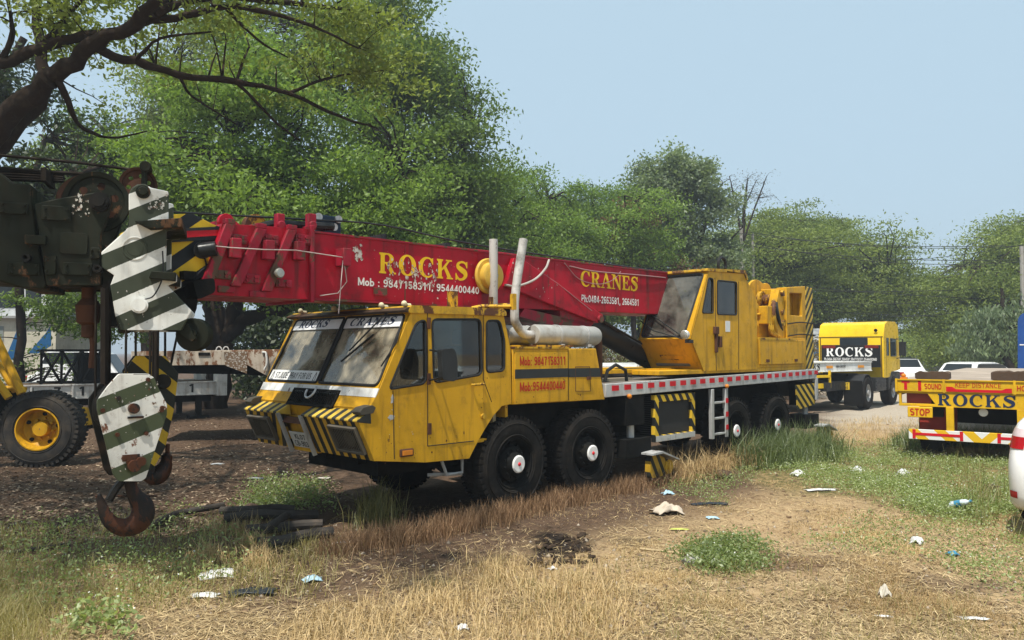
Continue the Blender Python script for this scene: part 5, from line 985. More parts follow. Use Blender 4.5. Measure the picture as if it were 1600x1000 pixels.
g = MB(); a = F8.p(1265, 585, -.2); g.box(a[0], a[0] + .06, -.3, -.24, .75, 1.3); g.box(a[0] + .9, a[0] + .96, -.3, -.24, .75, 1.3); g.box(a[0], a[0] + .96, -.3, -.24, .75, .90); g.box(a[0], a[0] + .96, -.3, -.24, 1.08, 1.16); g.build('side_guard', M['tyel'], wt)

# ---- yellow trailer tail at the right
F9 = Fr(6.82, 13.7, math.degrees(math.atan2(-.582, .813)))
yt = F9.empty('flatbed_trailer', 'yellow trailer tail lettered ROCKS with STOP plate, bare deck and white striped bumper', 'trailer', 'flatbed trailers')
WT = 2.55; zt = 1.40
M['ytail'] = paint('bright_yellow_paint', (.68, .40, .012), .42, dirt=.25, streak=.25, rust=.03)
g = MB(); g.box(0, WT, 0, .12, 1.185, zt); hdr = g.build('header_beam', M['ytail'], yt, .006)
g = MB()
for x in (.0, .74, 1.76): g.box(x - (.0 if x else 0), x + .035, -.025, 0, 1.18, zt + .01)
g.box(0, WT, -.02, .0, 1.385, 1.405); g.build('rib', M['ytail'], hdr)
g = MB(); g.box(.06, WT - .06, .01, .10, .985, 1.185 - .003); low = None
g = MB(); zb = .93
g.prism([(.05, zb), (WT - .05, zb), (WT - .05, 1.185), (.05, 1.185)], .02, .09, holes=[[(.09, .975), (.62, .975), (.50, 1.155), (.09, 1.155)], [(WT - .62, .975), (WT - .09, .975), (WT - .09, 1.155), (WT - .50, 1.155)]]); lowb = g.build('lower_beam', M['ytail'], yt, .004)
g = MB(); g.box(.16, .58, .11, .14, .97, 1.16); g.box(WT - .58, WT - .16, .11, .14, .97, 1.16); g.split('tail_lamp', plain('brown_red_lens', (.22, .04, .03), .3), lowb)
g = MB(); g.box(.0, WT, .12, 12.5, 1.30, 1.388); g.build('deck', paint('bleached_deck_boards', (.33, .27, .215), .85, dirt=.5, dirtcol=(.2, .16, .12), streak=0, var=.15), yt)
g = MB(); g.box(.0, .08, .12, 12.5, 1.12, 1.384).box(WT - .08, WT, .12, 12.5, 1.12, 1.384); g.split('side_rail', M['ytail'], yt)
g = MB(); g.box(.55, .72, .1, 9, .75, 1.29).box(1.8, 1.97, .1, 9, .75, 1.29); g.box(.3, 2.25, 1.0, 4.6, .6, 1.2); g.build('chassis', M['black'], yt)
g = MB(); g.box(.34, .85, .25, 1.0, .45, .92); g.build('red_box', paint('faded_red_box', (.28, .03, .02), .6), yt)
for x, y in ((.22, 1.5), (.22, 2.8), (1.95, 1.5), (1.95, 2.8)):
    wl_ = wheel_simple(.5, .36); wl_.parent = yt; wl_.location = (x + .36, y, .5); wl_.rotation_euler = (0, 0, R(90))
g = MB()
for x in (.78, 1.80): g.box(x, x + .115, .0, .10, .52, zb)
lg = g.split('bumper_hanger', M['ytail'], yt, bevel=.004)
t = NT('chevron_bumper'); v = t.coord(); sx = t.n('SeparateXYZ', {0: v}); ax = t.math('ABSOLUTE', t.math('SUBTRACT', sx.outputs[0], 1.30)); fr_ = t.math('FRACT', t.math('DIVIDE', t.math('ADD', ax, t.math('MULTIPLY', sx.outputs[2], -1.0)), .42)); mk = t.math('LESS_THAN', fr_, .42)
cbm = t.done(surface(t, t.mix(mk, (.68, .68, .66), (.66, .40, .015)), .45))
g = MB(); g.box(.20, WT - .20, -.02, .05, .36, .53); bmp = g.build('striped_bumper', cbm, yt, .004)
g = MB(); g.box(.26, .31, -.025, -.02, .37, .53).box(.31, .98, -.025, -.02, .43, .475).box(.98, 1.03, -.025, -.02, .37, .53); g.box(WT - .31, WT - .26, -.025, -.02, .37, .53).box(WT - .98, WT - .31, -.025, -.02, .43, .475).box(WT - 1.03, WT - .98, -.025, -.02, .37, .53); g.build('red_band', M['reflect_red'], bmp)
g = MB(); g.box(.19, .58, -.03, .0, .74, .925); stp = g.build('stop_plate', M['ytail'], yt, .01)
sans_text('stop_lettering', 'STOP', (.23, -.03, .77), (1, 0, 0), UPZ, .31, .125, M['letter_red'], stp, .04)
RR = (1, 0, 0)
sans_text('header_lettering', 'T', (.10, -.0, 1.215), RR, UPZ, .13, .155, M['reflect_red'], hdr, .06)
g = MB(); g.box(.36, .41, -.004, 0, 1.205, 1.38); xb = .80; g.prism([(.79, 1.20), (1.74, 1.20), (1.74, 1.275), (1.66, 1.275), (1.60, 1.245), (.94, 1.245), (.88, 1.285), (.79, 1.285)], -.004, .0); g.prism([(2.12, 1.205), (2.17, 1.205), (2.17, 1.38), (2.12, 1.38)], -.004, 0); g.build('red_marking', M['reflect_red'], hdr)
sans_text('header_lettering', 'SOUND', (.46, -.0, 1.235), RR, UPZ, .26, .095, M['letter_red'], hdr, .03); sans_text('header_lettering', 'HORN', (1.81, -.0, 1.235), RR, UPZ, .24, .095, M['letter_red'], hdr, .03)
sans_text('header_lettering', 'KEEP DISTANCE', (.93, -.0, 1.275), RR, UPZ, .66, .085, M['letter_red'], hdr, .01)
serif_text('rocks_lettering', 'ROCKS', (.66, .02, .955), RR, UPZ, 1.12, .21, M['letter_navy'], lowb, gap=.08)
sans_text('rocks_lettering', '4', (1.90, .02, .965), RR, UPZ, .13, .19, M['letter_navy'], lowb, .05)
g = MB(); g.lathe([(.001, .0), (.065, .0), (.07, .02)], 20, (1.32, .10, .86)); g.build('white_disc', M['hubwhite'], yt)
g = MB(); g.box(.07, .18, .05, .15, zt, zt + .035); g.ball((.12, .10, zt + .06), .04, 7); g.build('corner_lamp', M['amber'], yt)
# two timbers on its deck
M['timber'] = paint('weathered_dark_timber', (.075, .048, .032), .9, dirt=.5, streak=.2, bump=.5)
for pts, lab, v in (([(1429, 579), (1484, 577)], 'short dark weathered timber lying at the left edge of the yellow trailer deck', .35), ([(1548, 584), (1620, 582)], 'dark split timber baulk at the right on the yellow trailer deck', .4)):
    a = F9.p(*pts[0], v); e = F9.p(*pts[1], v); nn = 10; mb = MB(); vs = []; h = .13 if v < .38 else .155
    for i in range(nn + 1):
        f = i / nn; x = a[0] + (e[0] - a[0]) * f; j = lambda s: random.uniform(-s, s); en = .02 if i in (0, nn) else 0
        vs += [(x, v - .0 + en + j(.008), zt - .012 + en), (x, v + .22 - en + j(.01), zt - .012 + en), (x, v + .22 - en + j(.01), zt + h - en + j(.015)), (x, v + en + j(.008), zt + h - en + j(.015))]
    fs = [(0, 1, 2, 3), tuple(nn * 4 + k for k in (3, 2, 1, 0))]
    for i in range(nn):
        for k in range(4): fs.append((i * 4 + k, i * 4 + (k + 1) % 4, i * 4 + 4 + (k + 1) % 4, i * 4 + 4 + k))
    mb.add(vs, fs); o = mb.build('timber', M['timber'], None, .01, loc=(F9.O[0], F9.O[1], 0), rot=(0, 0, F9.a)); tag(o, lab, 'timber', 'timbers on the yellow trailer')

# ---- cars
def car(fr, name, label, paintm, L=4.3, W=1.75, H=1.5, roofm=None, suv=False, group='parked cars far right', rearclip=0):
    e = fr.empty(name, label, 'car', group); lz = .62 if not suv else .72
    prof = [(0.02, .32), (.0, .55), (.05, .95), (.30, 1.0), (.62, H - .06), (1.0, H), (2.2, H - .01), (2.75, H - .12), (3.35, 1.0), (4.05, .88), (4.25, .70), (4.28, .35)]
    if suv: prof = [(0, .45), (0, 1.05), (.06, 1.1), (.12, H - .05), (.25, H), (2.4, H), (2.5, H - .05), (2.95, 1.15), (3.9, 1.08), (4.0, .95), (4.0, .45)]
    k = L / prof[-1][0]; prof = [(x * k, z) for x, z in prof]
    n = len(prof); mb = MB(); vs = []; cols = [0, .10, .5, .9, 1.0]
    for (x, z) in prof:
        tp = max(0, z - 1.0) * (.28 if not suv else .10)
        for c in cols: yy = W * c; yy = yy + (W / 2 - yy) * 2 * tp / W * 1.0; ins = (.0 if 0 < c < 1 else (.05 if z > .4 else 0)); vs.append((x + (ins if x < L / 2 else -ins), yy, z - (.02 if c in (0, 1.0) and z > 1.2 else 0)))
    m = len(cols); fs = []
    for i in range(n - 1):
        for j in range(m - 1): fs.append((i * m + j, i * m + j + 1, (i + 1) * m + j + 1, (i + 1) * m + j))
    fs.append(tuple(i * m for i in range(n))); fs.append(tuple(i * m + m - 1 for i in range(n - 1, -1, -1))); fs.append(tuple((n - 1) * m + j for j in range(m)) + tuple(j for j in range(m - 1, -1, -1)))
    mb.add(vs, fs); b = mb.build('body', paintm, e, .03)
    zb, zt_ = 1.02, H - .09; xs = [p[0] for p in prof]; tp = .15
    sidew = [(.42 * k, zb), (.70 * k, zt_), (2.3 * k, zt_), (2.7 * k, zt_ - .08), (3.1 * k, zb)] if not suv else [(.15 * k, 1.15), (.2 * k, zt_), (2.3 * k, zt_), (2.65 * k, 1.15)]
    g = MB(); te = (zt_ - 1.0) * (.28 if not suv else .1) * .55
    g.prism(rp(sidew, .05), te - .015, te + .02); g.prism(rp(sidew, .05), W - te - .02, W - te + .015); g.split('side_window', M['carglass'], b)
    g = MB(); a, c = (prof[3], prof[4]) if not suv else (prof[2], prof[3]); d = .012
    g.add([(a[0] + .05 - d, .2, a[1] + .05), (a[0] + .05 - d, W - .2, a[1] + .05), (c[0] - .04 - d, W - .28, c[1] - .03), (c[0] - .04 - d, .28, c[1] - .03)], [(0, 1, 2, 3)]); f1, f2 = (prof[7], prof[8]) if not suv else (prof[6], prof[7]); d = -.03
    g.add([(f1[0] + .05 - d, .25, f1[1] - .04), (f1[0] + .05 - d, W - .25, f1[1] - .04), (f2[0] - .06 - d, W - .2, f2[1] + .05), (f2[0] - .06 - d, .2, f2[1] + .05)], [(0, 1, 2, 3)]); g.split('windscreen', M['carglass'], b, smooth=0)
    if roofm:
        g = MB(); g.prism([(prof[4][0] - .02, H - .05), (prof[5][0], H + .015), (prof[6][0], H + .01), (prof[7][0], H - .10), (prof[7][0] - .1, H - .10), (prof[6][0], H - .02)], .22, W - .22); g.build('roof', roofm, b, .01)
    g = MB()
    for y in (.04, W - .34): g.box(-.015, .06, y, y + .3, .78, .95)
    g.split('tail_lamp', M['taillens'], b, bevel=.01)
    for x in (.75 * k, 3.4 * k):
        for y in (0.0, W): wl_ = wheel_simple(.31 if not suv else .36, .2); wl_.parent = e; wl_.location = (x, y - .01 if y == 0 else y + .01, .31 if not suv else .36); wl_.rotation_euler = (0, 0, 0 if y == 0 else R(180))
    return e
M['carwhite'] = paint('glossy_white_car_paint', (.76, .76, .75), .22, dirt=.06, streak=.05, var=.03, bump=.0, coat=.5)
M['carsilver'] = paint('silver_car_paint', (.34, .36, .37), .25, .4, dirt=.12, streak=.1, bump=0)
M['carblack'] = paint('black_car_paint', (.015, .016, .017), .22, dirt=.1, streak=0, bump=0)
M['carglass'] = plain('dark_car_glass', (.02, .025, .028), .06); M['taillens'] = plain('red_tail_lens', (.35, .008, .012), .12)
car(Fr(19.6, 36, 100), 'hatchback', 'white hatchback with black roof just right of the yellow tractor', M['carwhite'], 4.0, 1.75, 1.62, M['carblack'])
car(Fr(29.3, 52, 95), 'jeep', 'grey boxy jeep behind the white hatchback, smaller of two', M['carsilver'], 4.0, 1.75, 1.95, suv=True)
car(Fr(27.4, 46, 92), 'jeep', 'pale silver jeep with roof carrier left of the blue bus', M['carsilver'], 4.2, 1.8, 2.0, suv=True)
car(Fr(20.0, 33.5, 30), 'parked_car', 'low white car whose roof shows just above the yellow trailer deck', M['carwhite'], 4.3, 1.7, 1.44)
g = MB()
# blue bus at the right edge
Fb = Fr(19.70, 30, -36); bs = Fb.empty('bus', 'tall blue bus cut off by the right edge above the yellow trailer', 'bus')
M['blue'] = paint('blue_bus_paint', (.012, .06, .24), .35, dirt=.2, streak=.2)
g = MB(); g.prism(rp([(0, .5), (6, .5), (6, 3.4), (.25, 3.42), (.06, 3.2)], [.05, .05, .2, .25, .2]), 0, 2.4); bb = g.build('body', M['blue'], bs, .06)
g = MB(); g.box(.3, 1.0, -.02, .0, 2.85, 3.08); g.build('red_lamp', M['taillens'], bb); g = MB(); g.box(.1, 6, -.012, .0, 2.14, 2.18).box(.5, .9, -.012, 0, 1.5, 1.8); g.build('white_mark', M['letter_white'], bb)
for x in (1.2, 4.6): wl_ = wheel_simple(.48, .28); wl_.parent = bs; wl_.location = (x, -.02, .48)
# white car at the right edge, close
Fc = Fr(6.15, 6.66, 38); wc = Fc.empty('sedan_car', 'white car rear corner with red tail lamp at the right edge', 'car')
zs = [(.24, .16, 0), (.30, .05, 0), (.40, .015, 0), (.55, .0, 0), (.70, .0, 0), (.80, .035, 0), (.90, .085, 0), (1.02, .14, .01), (1.12, .20, .03), (1.18, .30, .06), (1.22, .42, .10), (1.40, .70, .20), (1.54, .95, .28), (1.58, 1.25, .36)]
WCW = 1.78; mb = MB(); vs = []; NP = 22
def plan(x0, ins):
    pts = []; r = .42
    for k in range(8): a = math.pi / 2 * k / 7; pts.append((x0 + r * .55 * (1 - math.sin(a)), ins + r * (1 - math.cos(a)) ** 1.0))
    pts = [(4.3 - .2, ins)] + [(2.2, ins)] + [(x0 + r * (1 - math.sin(R(90) * k / 7)), ins + r * .55 * (1 - math.cos(R(90) * k / 7))) for k in range(8)]
    pts += [(x0 - .02, WCW / 2)]; pts += [(p[0], WCW - p[1]) for p in pts[-2::-1]]; return pts
rows = [plan(x0, ins) for z, x0, ins in zs]; m = len(rows[0])
for (z, _, _), row in zip(zs, rows): vs += [(p[0], p[1], z) for p in row]
fs = []
for i in range(len(zs) - 1):
    for j in range(m - 1): fs.append((i * m + j, i * m + j + 1, (i + 1) * m + j + 1, (i + 1) * m + j))
    fs.append((i * m + m - 1, i * m, (i + 1) * m, (i + 1) * m + m - 1))
fs.append(tuple((len(zs) - 1) * m + j for j in range(m))); fs.append(tuple(range(m - 1, -1, -1)))
mb.add(vs, fs); bd_ = mb.build('body', M['carwhite'], wc, 0, smooth=1.2)
def skin(j0, j1, z0, z1, off, nm, mat, parent):
    g = MB(); P = []; Z = [z for z, _, _ in zs]
    zz = np.linspace(z0, z1, 7)
    for z in zz:
        x0 = float(np.interp(z, Z, [a[1] for a in zs])); ins = float(np.interp(z, Z, [a[2] for a in zs])); row = plan(x0, ins)
        for j in range(j0, j1): q = row[j]; c = Vector((q[0] - 2.0, (q[1] - WCW / 2) * .9)).normalized() * off; P.append((q[0] + c.x, q[1] + c.y, z))
    n = j1 - j0
    for r_ in range(6):
        for j in range(n - 1): g.f.append((r_ * n + j, r_ * n + j + 1, (r_ + 1) * n + j + 1, (r_ + 1) * n + j))
    g.v = P; return g.build(nm, mat, parent, 0, smooth=1.2)
skin(3, 10, .88, 1.0, .012, 'tail_lamp', M['taillens'], bd_); skin(m - 10, m - 3, .88, 1.0, .012, 'tail_lamp', M['taillens'], bd_)
skin(3, 10, 1.0, 1.08, .012, 'clear_lens', plain('clear_lens', (.6, .5, .5), .15), bd_); skin(m - 10, m - 3, 1.0, 1.08, .012, 'clear_lens', bpy.data.materials['clear_lens'], bd_); skin(m - 9, m - 6, .38, .45, .010, 'bumper_reflector', M['taillens'], bd_); skin(6, 9, .38, .45, .010, 'bumper_reflector', M['taillens'], bd_)
skin(9, m - 9, 1.24, 1.5, .01, 'rear_window', M['carglass'], bd_)
for x in (.85, 3.5):
    for y in (0, WCW): wl_ = wheel_simple(.32, .21); wl_.parent = wc; wl_.location = (x, y - .01 if y == 0 else y + .01, .32); wl_.rotation_euler = (0, 0, 0 if y == 0 else R(180))
# white car far left, behind the lattice
car(Fr(-19.0, 30, 10), 'parked_car', 'white car half hidden behind the black lattice frame at left', M['carwhite'], 4.3, 1.75, 1.95, group='parked cars far left')

# ---- building at the left, sign, shed, poles and wires
Fh = Fr(-30, 34.2, 3); bh_ = Fh.empty('building', 'cream building with slanting blue bands on its wall at far left', 'building')
a, e = Fh.p(-60, 560), Fh.p(88, 497)
M['cream_wall'] = paint('cream_wall_paint', (.50, .46, .36), .85, dirt=.35, streak=.35, dirtcol=(.2, .17, .12))
g = MB(); zt2 = e[2]; g.box(a[0] - 3, e[0], 0, 5, 0, zt2); wlb = g.build('wall', M['cream_wall'], bh_)
g = MB(); g.box(a[0] - 3, e[0] - .6, .6, 6, zt2, zt2 + 3.0); ub = g.build('upper_storey', paint('pale_grey_wall', (.55, .56, .56), .8, dirt=.3), bh_)
g = MB(); g.box(a[0] - 3.1, e[0] + .2, -.25, 5, zt2 - .02, zt2 + .09); g.build('roof', plain('grey_slab', (.3, .3, .29), .8), bh_)
g = MB()
for px in (8, 24, 52): q = Fh.p(px, 480, .6); g.box(q[0] - .35, q[0] + .35, .58, .602, zt2 + .5, zt2 + 1.6)
g.split('window', M['carglass'], ub)
g = MB(); P5 = lambda *p: Fh.poly(p)
g.prism(P5((8, 562), (28, 512), (28, 562)), -.006, .0); g.prism(P5((44, 552), (72, 520), (80, 507), (80, 540), (60, 552)), -.006, .0); g.split('blue_band', plain('blue_wall_paint', (.01, .09, .22), .7), wlb)
g = MB(); q = Fh.p(2, 520); g.box(q[0] - .6, q[0] + .1, -.02, 0, q[2] - 1.4, q[2] + .3); g.build('door', plain('grey_door', (.22, .24, .22), .7), wlb)
Fs = Fr(16.9, 45, -8); sh = Fs.empty('shed', 'pale grey shed with blue sign behind the yellow tractor', 'shed')
g = MB(); g.box(-3.6, 2.2, .2, 5, 0, 2.55); shw = g.build('wall', paint('pale_shed_wall', (.45, .47, .48), .7, dirt=.3), sh); g = MB(); g.prism([(-3.8, 2.5), (2.4, 2.5), (1.2, 3.25), (-2.6, 3.25)], .0, 5.2); g.build('roof', paint('pale_tin_roof', (.55, .57, .58), .5, dirt=.3, streak=.5), sh)
g = MB(); p = Fs.p(1262, 536); q = Fs.p(1286, 553); g.box(p[0], q[0] + .6, .1, .2, q[2], p[2]); sg = g.build('sign', plain('blue_sign', (.05, .16, .32), .5), sh)
p = Fs.p(1274, 546, .1); sans_text('sign_lettering', 'FEI', (p[0], .1, p[2]), (1, 0, 0), UPZ, .45, .27, M['letter_white'], sg, .03)
M['pole'] = paint('concrete_pole', (.30, .28, .25), .8, dirt=.4)
Yp = 44
def pole(px, top, r, lab, arms=True, Y=Yp):
    b = at(px, top, Y); e = empty('utility_pole', lab, 'pole', (b[0], Y, 0), 0, 'utility poles'); g = MB(); g.tube([(0, 0, 0), (0, 0, b[2])], [r * 1.3, r], 8); g.build('post', M['pole'], e)
    if arms:
        g = MB()
        for z in (b[2] - .4, b[2] - 1.1): g.box(-.9, .9, -.05, .05, z, z + .09)
        g.split('cross_arm', M['steel'], e); g = MB()
        for z in (b[2] - .31, b[2] - 1.01):
            for x in (-.8, -.3, .3, .8): g.cyl((x, 0, z), .04, .16, 'z', 6)
        g.build('insulators', M['hubwhite'], e)
    return b
pa = pole(1158, 355, .09, 'thin concrete utility pole, left one above the operator cab', arms=False); pb = pole(1176, 365, .08, 'thin concrete utility pole, right one above the operator cab', arms=False, Y=47); pc_ = pole(1596, 385, .10, 'utility pole near the right edge', arms=False, Y=40)
def wire(name, A, B, sag, r=.014, n=14):
    A, B = Vector(A), Vector(B); return [A.lerp(B, i / n) - Vector((0, 0, sag * 4 * (i / n) * (1 - i / n))) for i in range(n + 1)]
groups = []
wl0 = [((pa[0] + x, 44, pa[2] - dz), (pc_[0] + x, 40, pc_[2] - dz + ex)) for x, dz, ex in ((-.8, .25, .3), (.3, .25, .3), (.8, .95, .2), (-.3, .95, .25))] + [(at(1100, 390, 60), at(1700, 425, 50)), (at(1280, 405, 60), at(1650, 372, 40)), (at(1100, 430, 45), at(1700, 470, 42)), (at(1100, 445, 45), at(1700, 440, 42)), (at(1100, 462, 45), at(1700, 455, 42)), (at(1200, 478, 50), at(1700, 492, 42)), (at(1390, 495, 40), at(1700, 440, 42))]
for i, (A, B) in enumerate(wl0):
    g = MB(); g.tube(wire('w', A, B, .35 + .12 * (i % 3)), .016, 4); o = g.build('power_line', M['seal'], None); tag(o, 'thin black power line crossing in front of the trees at right', 'power line', 'power lines at right')
# small yellow frames seen through the gap under the boom
Fy = Fr(3.2, 22.5, 30); yf = Fy.empty('yellow_frame', 'small yellow steel frame with red board seen under the boom behind the crane', 'steel frame')
g = MB()
for x in np.arange(-1.4, .8, .55): g.box(x, x + .07, 0, .07, .9, 1.42)
g.box(-1.4, .9, .0, .07, 1.38, 1.48).box(-1.4, .9, 0, .07, .86, .94); g.build('frame', M['tyel'], yf); g = MB(); g.box(.55, .85, -.05, -.02, 1.0, 1.35); g.build('red_board', M['reflect_red'], yf); g = MB(); g.box(-1.3, .8, .3, .5, 0, .9); g.build('base', M['black'], yf)
# =================================================================== GROUND
def pxof(X, Y, Z):            # photo pixel of a place (for laying out ground zones)
    c, s = math.cos(TILT), math.sin(TILT); Zc = Z - CAM_H; f = np.maximum(c * Y + s * Zc, .1); up = -s * Y + c * Zc
    return 800 + FPX * X / f, 500 - FPX * up / f
def vnoise(x, y, sc, seed=0, octv=3):      # smooth value noise, numpy
    out = 0; amp = 1; tot = 0
    for o in range(octv):
        r = np.random.default_rng(seed + o * 17); T = r.random((64, 64)); u = x * sc * 2 ** o + 31.7 * o; v = y * sc * 2 ** o + 11.3 * o
        i = np.floor(u).astype(int); j = np.floor(v).astype(int); fu = u - i; fv = v - j; fu = fu * fu * (3 - 2 * fu); fv = fv * fv * (3 - 2 * fv)
        a = T[i % 64, j % 64]; b = T[(i + 1) % 64, j % 64]; c = T[i % 64, (j + 1) % 64]; d = T[(i + 1) % 64, (j + 1) % 64]
        out = out + amp * ((a * (1 - fu) + b * fu) * (1 - fv) + (c * (1 - fu) + d * fu) * fv); tot += amp; amp *= .5
    return out / tot
def hgt(x, y):
    near = np.clip((60 - np.hypot(x, y)) / 50, 0, 1)
    lx = (x - CO[0]) * CU[0] + (y - CO[1]) * CU[1]; ly = (x - CO[0]) * CV[0] + (y - CO[1]) * CV[1]
    pad = np.clip(np.maximum(np.abs(lx - 3) - 6.5, np.abs(ly - 1) - 2.2), 0, 1)
    h = (vnoise(x, y, .35, 3, 3) - .5) * .16 * (.25 + .75 * pad) + (vnoise(x, y, 2.2, 9, 3) - .5) * .06
    px, py = pxof(x, y, 0 * x); b = np.exp(-((px - 875) / 60) ** 2 - ((py - 855) / 30) ** 2); h = h + b * ((vnoise(x, y, 6, 21, 2) - .35) * .16)
    return h * near - .015
def sstep(a, b, v): t = np.clip((v - a) / (b - a), 0, 1); return t * t * (3 - 2 * t)
def ell(px, py, cx, cy, rx, ry): return np.clip(1.25 - np.hypot((px - cx) / rx, (py - cy) / ry), 0, 1)
def zones(x, y):
    px, py = pxof(x, y, 0 * x); n = vnoise(x, y, .9, 5, 4); n2 = vnoise(x, y, 3.0, 15, 3)
    lx = (x - CO[0]) * CU[0] + (y - CO[1]) * CU[1]; ly = (x - CO[0]) * CV[0] + (y - CO[1]) * CV[1]
    edge = py + (px - 350) * .12                 # dark leaf-littered soil beyond this line at the left, and under the crane
    soil = sstep(875, 800, edge + (n - .5) * 120) * sstep(.35, -.35, -ly - .55 + (n - .5) * 1.2 - np.clip((-lx - .5), 0, 4) * .9)
    soil = soil * sstep(1340, 1230, px + (n - .5) * 120)
    soil = np.maximum(soil, sstep(1.5, .2, np.maximum(np.abs(lx - 3) - 6.0, np.abs(ly - 1.0) - 1.6)))
    soil = np.maximum(soil, .8 * sstep(.45, .8, ell(px, py, 740, 815, 230, 26) + (n2 - .5) * .5))
    soil = np.maximum(soil, .75 * sstep(.5, .8, ell(px, py, 1270, 880, 150, 28) + (n2 - .5) * .9)); soil = np.maximum(soil, .7 * sstep(.5, .8, ell(px, py, 1480, 920, 150, 30) + (n2 - .5) * .9))
    soil = np.maximum(soil, .6 * sstep(.5, .8, ell(px, py, 90, 950, 170, 40) + (n2 - .5) * .8))
    burnt = sstep(.45, .75, ell(px, py, 875, 858, 62, 34) + (n2 - .5) * .7); burnt = np.maximum(burnt, .7 * sstep(.5, .8, ell(px, py, 700, 868, 30, 12) + (n2 - .5) * .6)); burnt = np.maximum(burnt, .6 * sstep(.55, .8, ell(px, py, 985, 845, 40, 14) + (n2 - .5) * .7))
    green = np.maximum.reduce([ell(px, py, 1330, 735, 210, 50), ell(px, py, 1500, 760, 210, 62), ell(px, py, 1215, 705, 130, 38)]); green = sstep(.3, .6, green + (n - .5) * .5)
    gravel = sstep(676, 655, py + (n - .5) * 30) * sstep(1235, 1290, px)
    gravel = np.maximum(gravel, sstep(22, 27, y) * sstep(6, 9, x) * .95)
    return soil, green, burnt, gravel
xs = np.concatenate([-np.geomspace(600, 16, 26), np.linspace(-15, 15, 300), np.geomspace(16, 600, 26)]); ys = np.concatenate([[-80, -30, -10, -2, 1, 2.5], np.linspace(3.5, 16, 190), np.geomspace(16.2, 60, 70), np.geomspace(63, 900, 22)])
X, Y = np.meshgrid(xs, ys); X = X.ravel(); Y = Y.ravel(); Z = hgt(X, Y); nx, ny = len(xs), len(ys)
me = bpy.data.meshes.new('ground'); I = np.arange(nx * ny).reshape(ny, nx); F = np.stack([I[:-1, :-1], I[:-1, 1:], I[1:, 1:], I[1:, :-1]], -1).reshape(-1, 4)
def np_mesh(name, V, F, mat, smooth=False, attrs=None, face_attrs=None, label=None, cat=None, parent=None, kind=None):
    me = bpy.data.meshes.new(name); k = F.shape[1]; me.vertices.add(len(V)); me.vertices.foreach_set('co', np.ascontiguousarray(V, np.float32).ravel()); me.loops.add(F.size); me.loops.foreach_set('vertex_index', F.astype(np.int32).ravel())
    me.polygons.add(len(F)); me.polygons.foreach_set('loop_start', np.arange(0, F.size, k, dtype=np.int32)); me.update(calc_edges=True)
    for n_, a in (attrs or {}).items(): at_ = me.attributes.new(n_, 'FLOAT', 'POINT'); at_.data.foreach_set('value', np.ascontiguousarray(a, np.float32))
    for n_, a in (face_attrs or {}).items(): at_ = me.attributes.new(n_, 'FLOAT', 'FACE'); at_.data.foreach_set('value', np.ascontiguousarray(a, np.float32))
    if smooth: me.shade_smooth()
    me.materials.append(mat); o = bpy.data.objects.new(name, me); C.objects.link(o)
    if parent: o.parent = parent
    if label: o['label'] = label; o['category'] = cat
    if kind: o['kind'] = kind
    return o
t = NT('dry_field_soil'); v = t.coord(); A = lambda n: t.n('Attribute', attribute_name=n).outputs['Fac']
n1 = t.noise(v, 1.1, 7, .65); n2 = t.noise(v, 9, 8, .7); n3 = t.noise(v, 45, 6, .7); n4 = t.noise(v, 140, 3, .6); fib = t.noise(t.mapv(v, (60, 14, 20), (0, 0, .6)), 1.0, 5, .7)
straw = t.mix(t.ramp(n2, .3, .7), (.31, .205, .11), (.46, .335, .19)); straw = t.mix(t.math('MULTIPLY', t.ramp(fib, .45, .7), .55), straw, (.47, .345, .175)); straw = t.mix(t.math('MULTIPLY', t.ramp(n3, .50, .66), .75), straw, (.10, .06, .028)); straw = t.mix(t.math('MULTIPLY', t.ramp(n2, .54, .66), .5), straw, (.13, .082, .042)); straw = t.mix(t.math('MULTIPLY', t.ramp(n1, .5, .7), .5), straw, (.21, .13, .07))  # dark flecks put clumps, bare soil and small shadows into the straw colour
soil = t.mix(t.ramp(n2, .3, .7), (.062, .037, .023), (.115, .072, .046)); soil = t.mix(t.math('MULTIPLY', t.ramp(n3, .55, .68), .7), soil, (.17, .115, .075)); soil = t.mix(t.math('MULTIPLY', t.ramp(n4, .60, .68), .55), soil, (.30, .235, .16))
grn = t.mix(t.ramp(n2, .38, .62), (.085, .085, .03), (.27, .19, .09)); burn = t.mix(t.ramp(n3, .35, .65), (.012, .010, .009), (.045, .032, .024)); grv = t.mix(t.ramp(n3, .35, .7), (.30, .25, .19), (.46, .40, .32))
col = t.mix(A('gravel'), straw, grv); col = t.mix(A('soil'), col, soil); col = t.mix(A('green'), col, grn); col = t.mix(A('burnt'), col, burn)
hh = t.math('ADD', t.math('MULTIPLY', n2, .6), t.math('ADD', t.math('MULTIPLY', n3, .3), t.math('MULTIPLY', n4, .12)))
b = t.n('BsdfPrincipled', {'Base Color': col, 'Roughness': .95, 'Normal': t.n('Bump', {'Strength': .9, 'Distance': .05, 'Height': hh}).outputs[0]}); b.inputs['Specular IOR Level'].default_value = .15
gm = t.done(b.outputs[0]); so, gr_, bu, gv = zones(X, Y)
np_mesh('ground', np.stack([X, Y, Z], 1), F, gm, True, {'soil': so, 'green': gr_, 'burnt': bu, 'gravel': gv}, kind='structure')

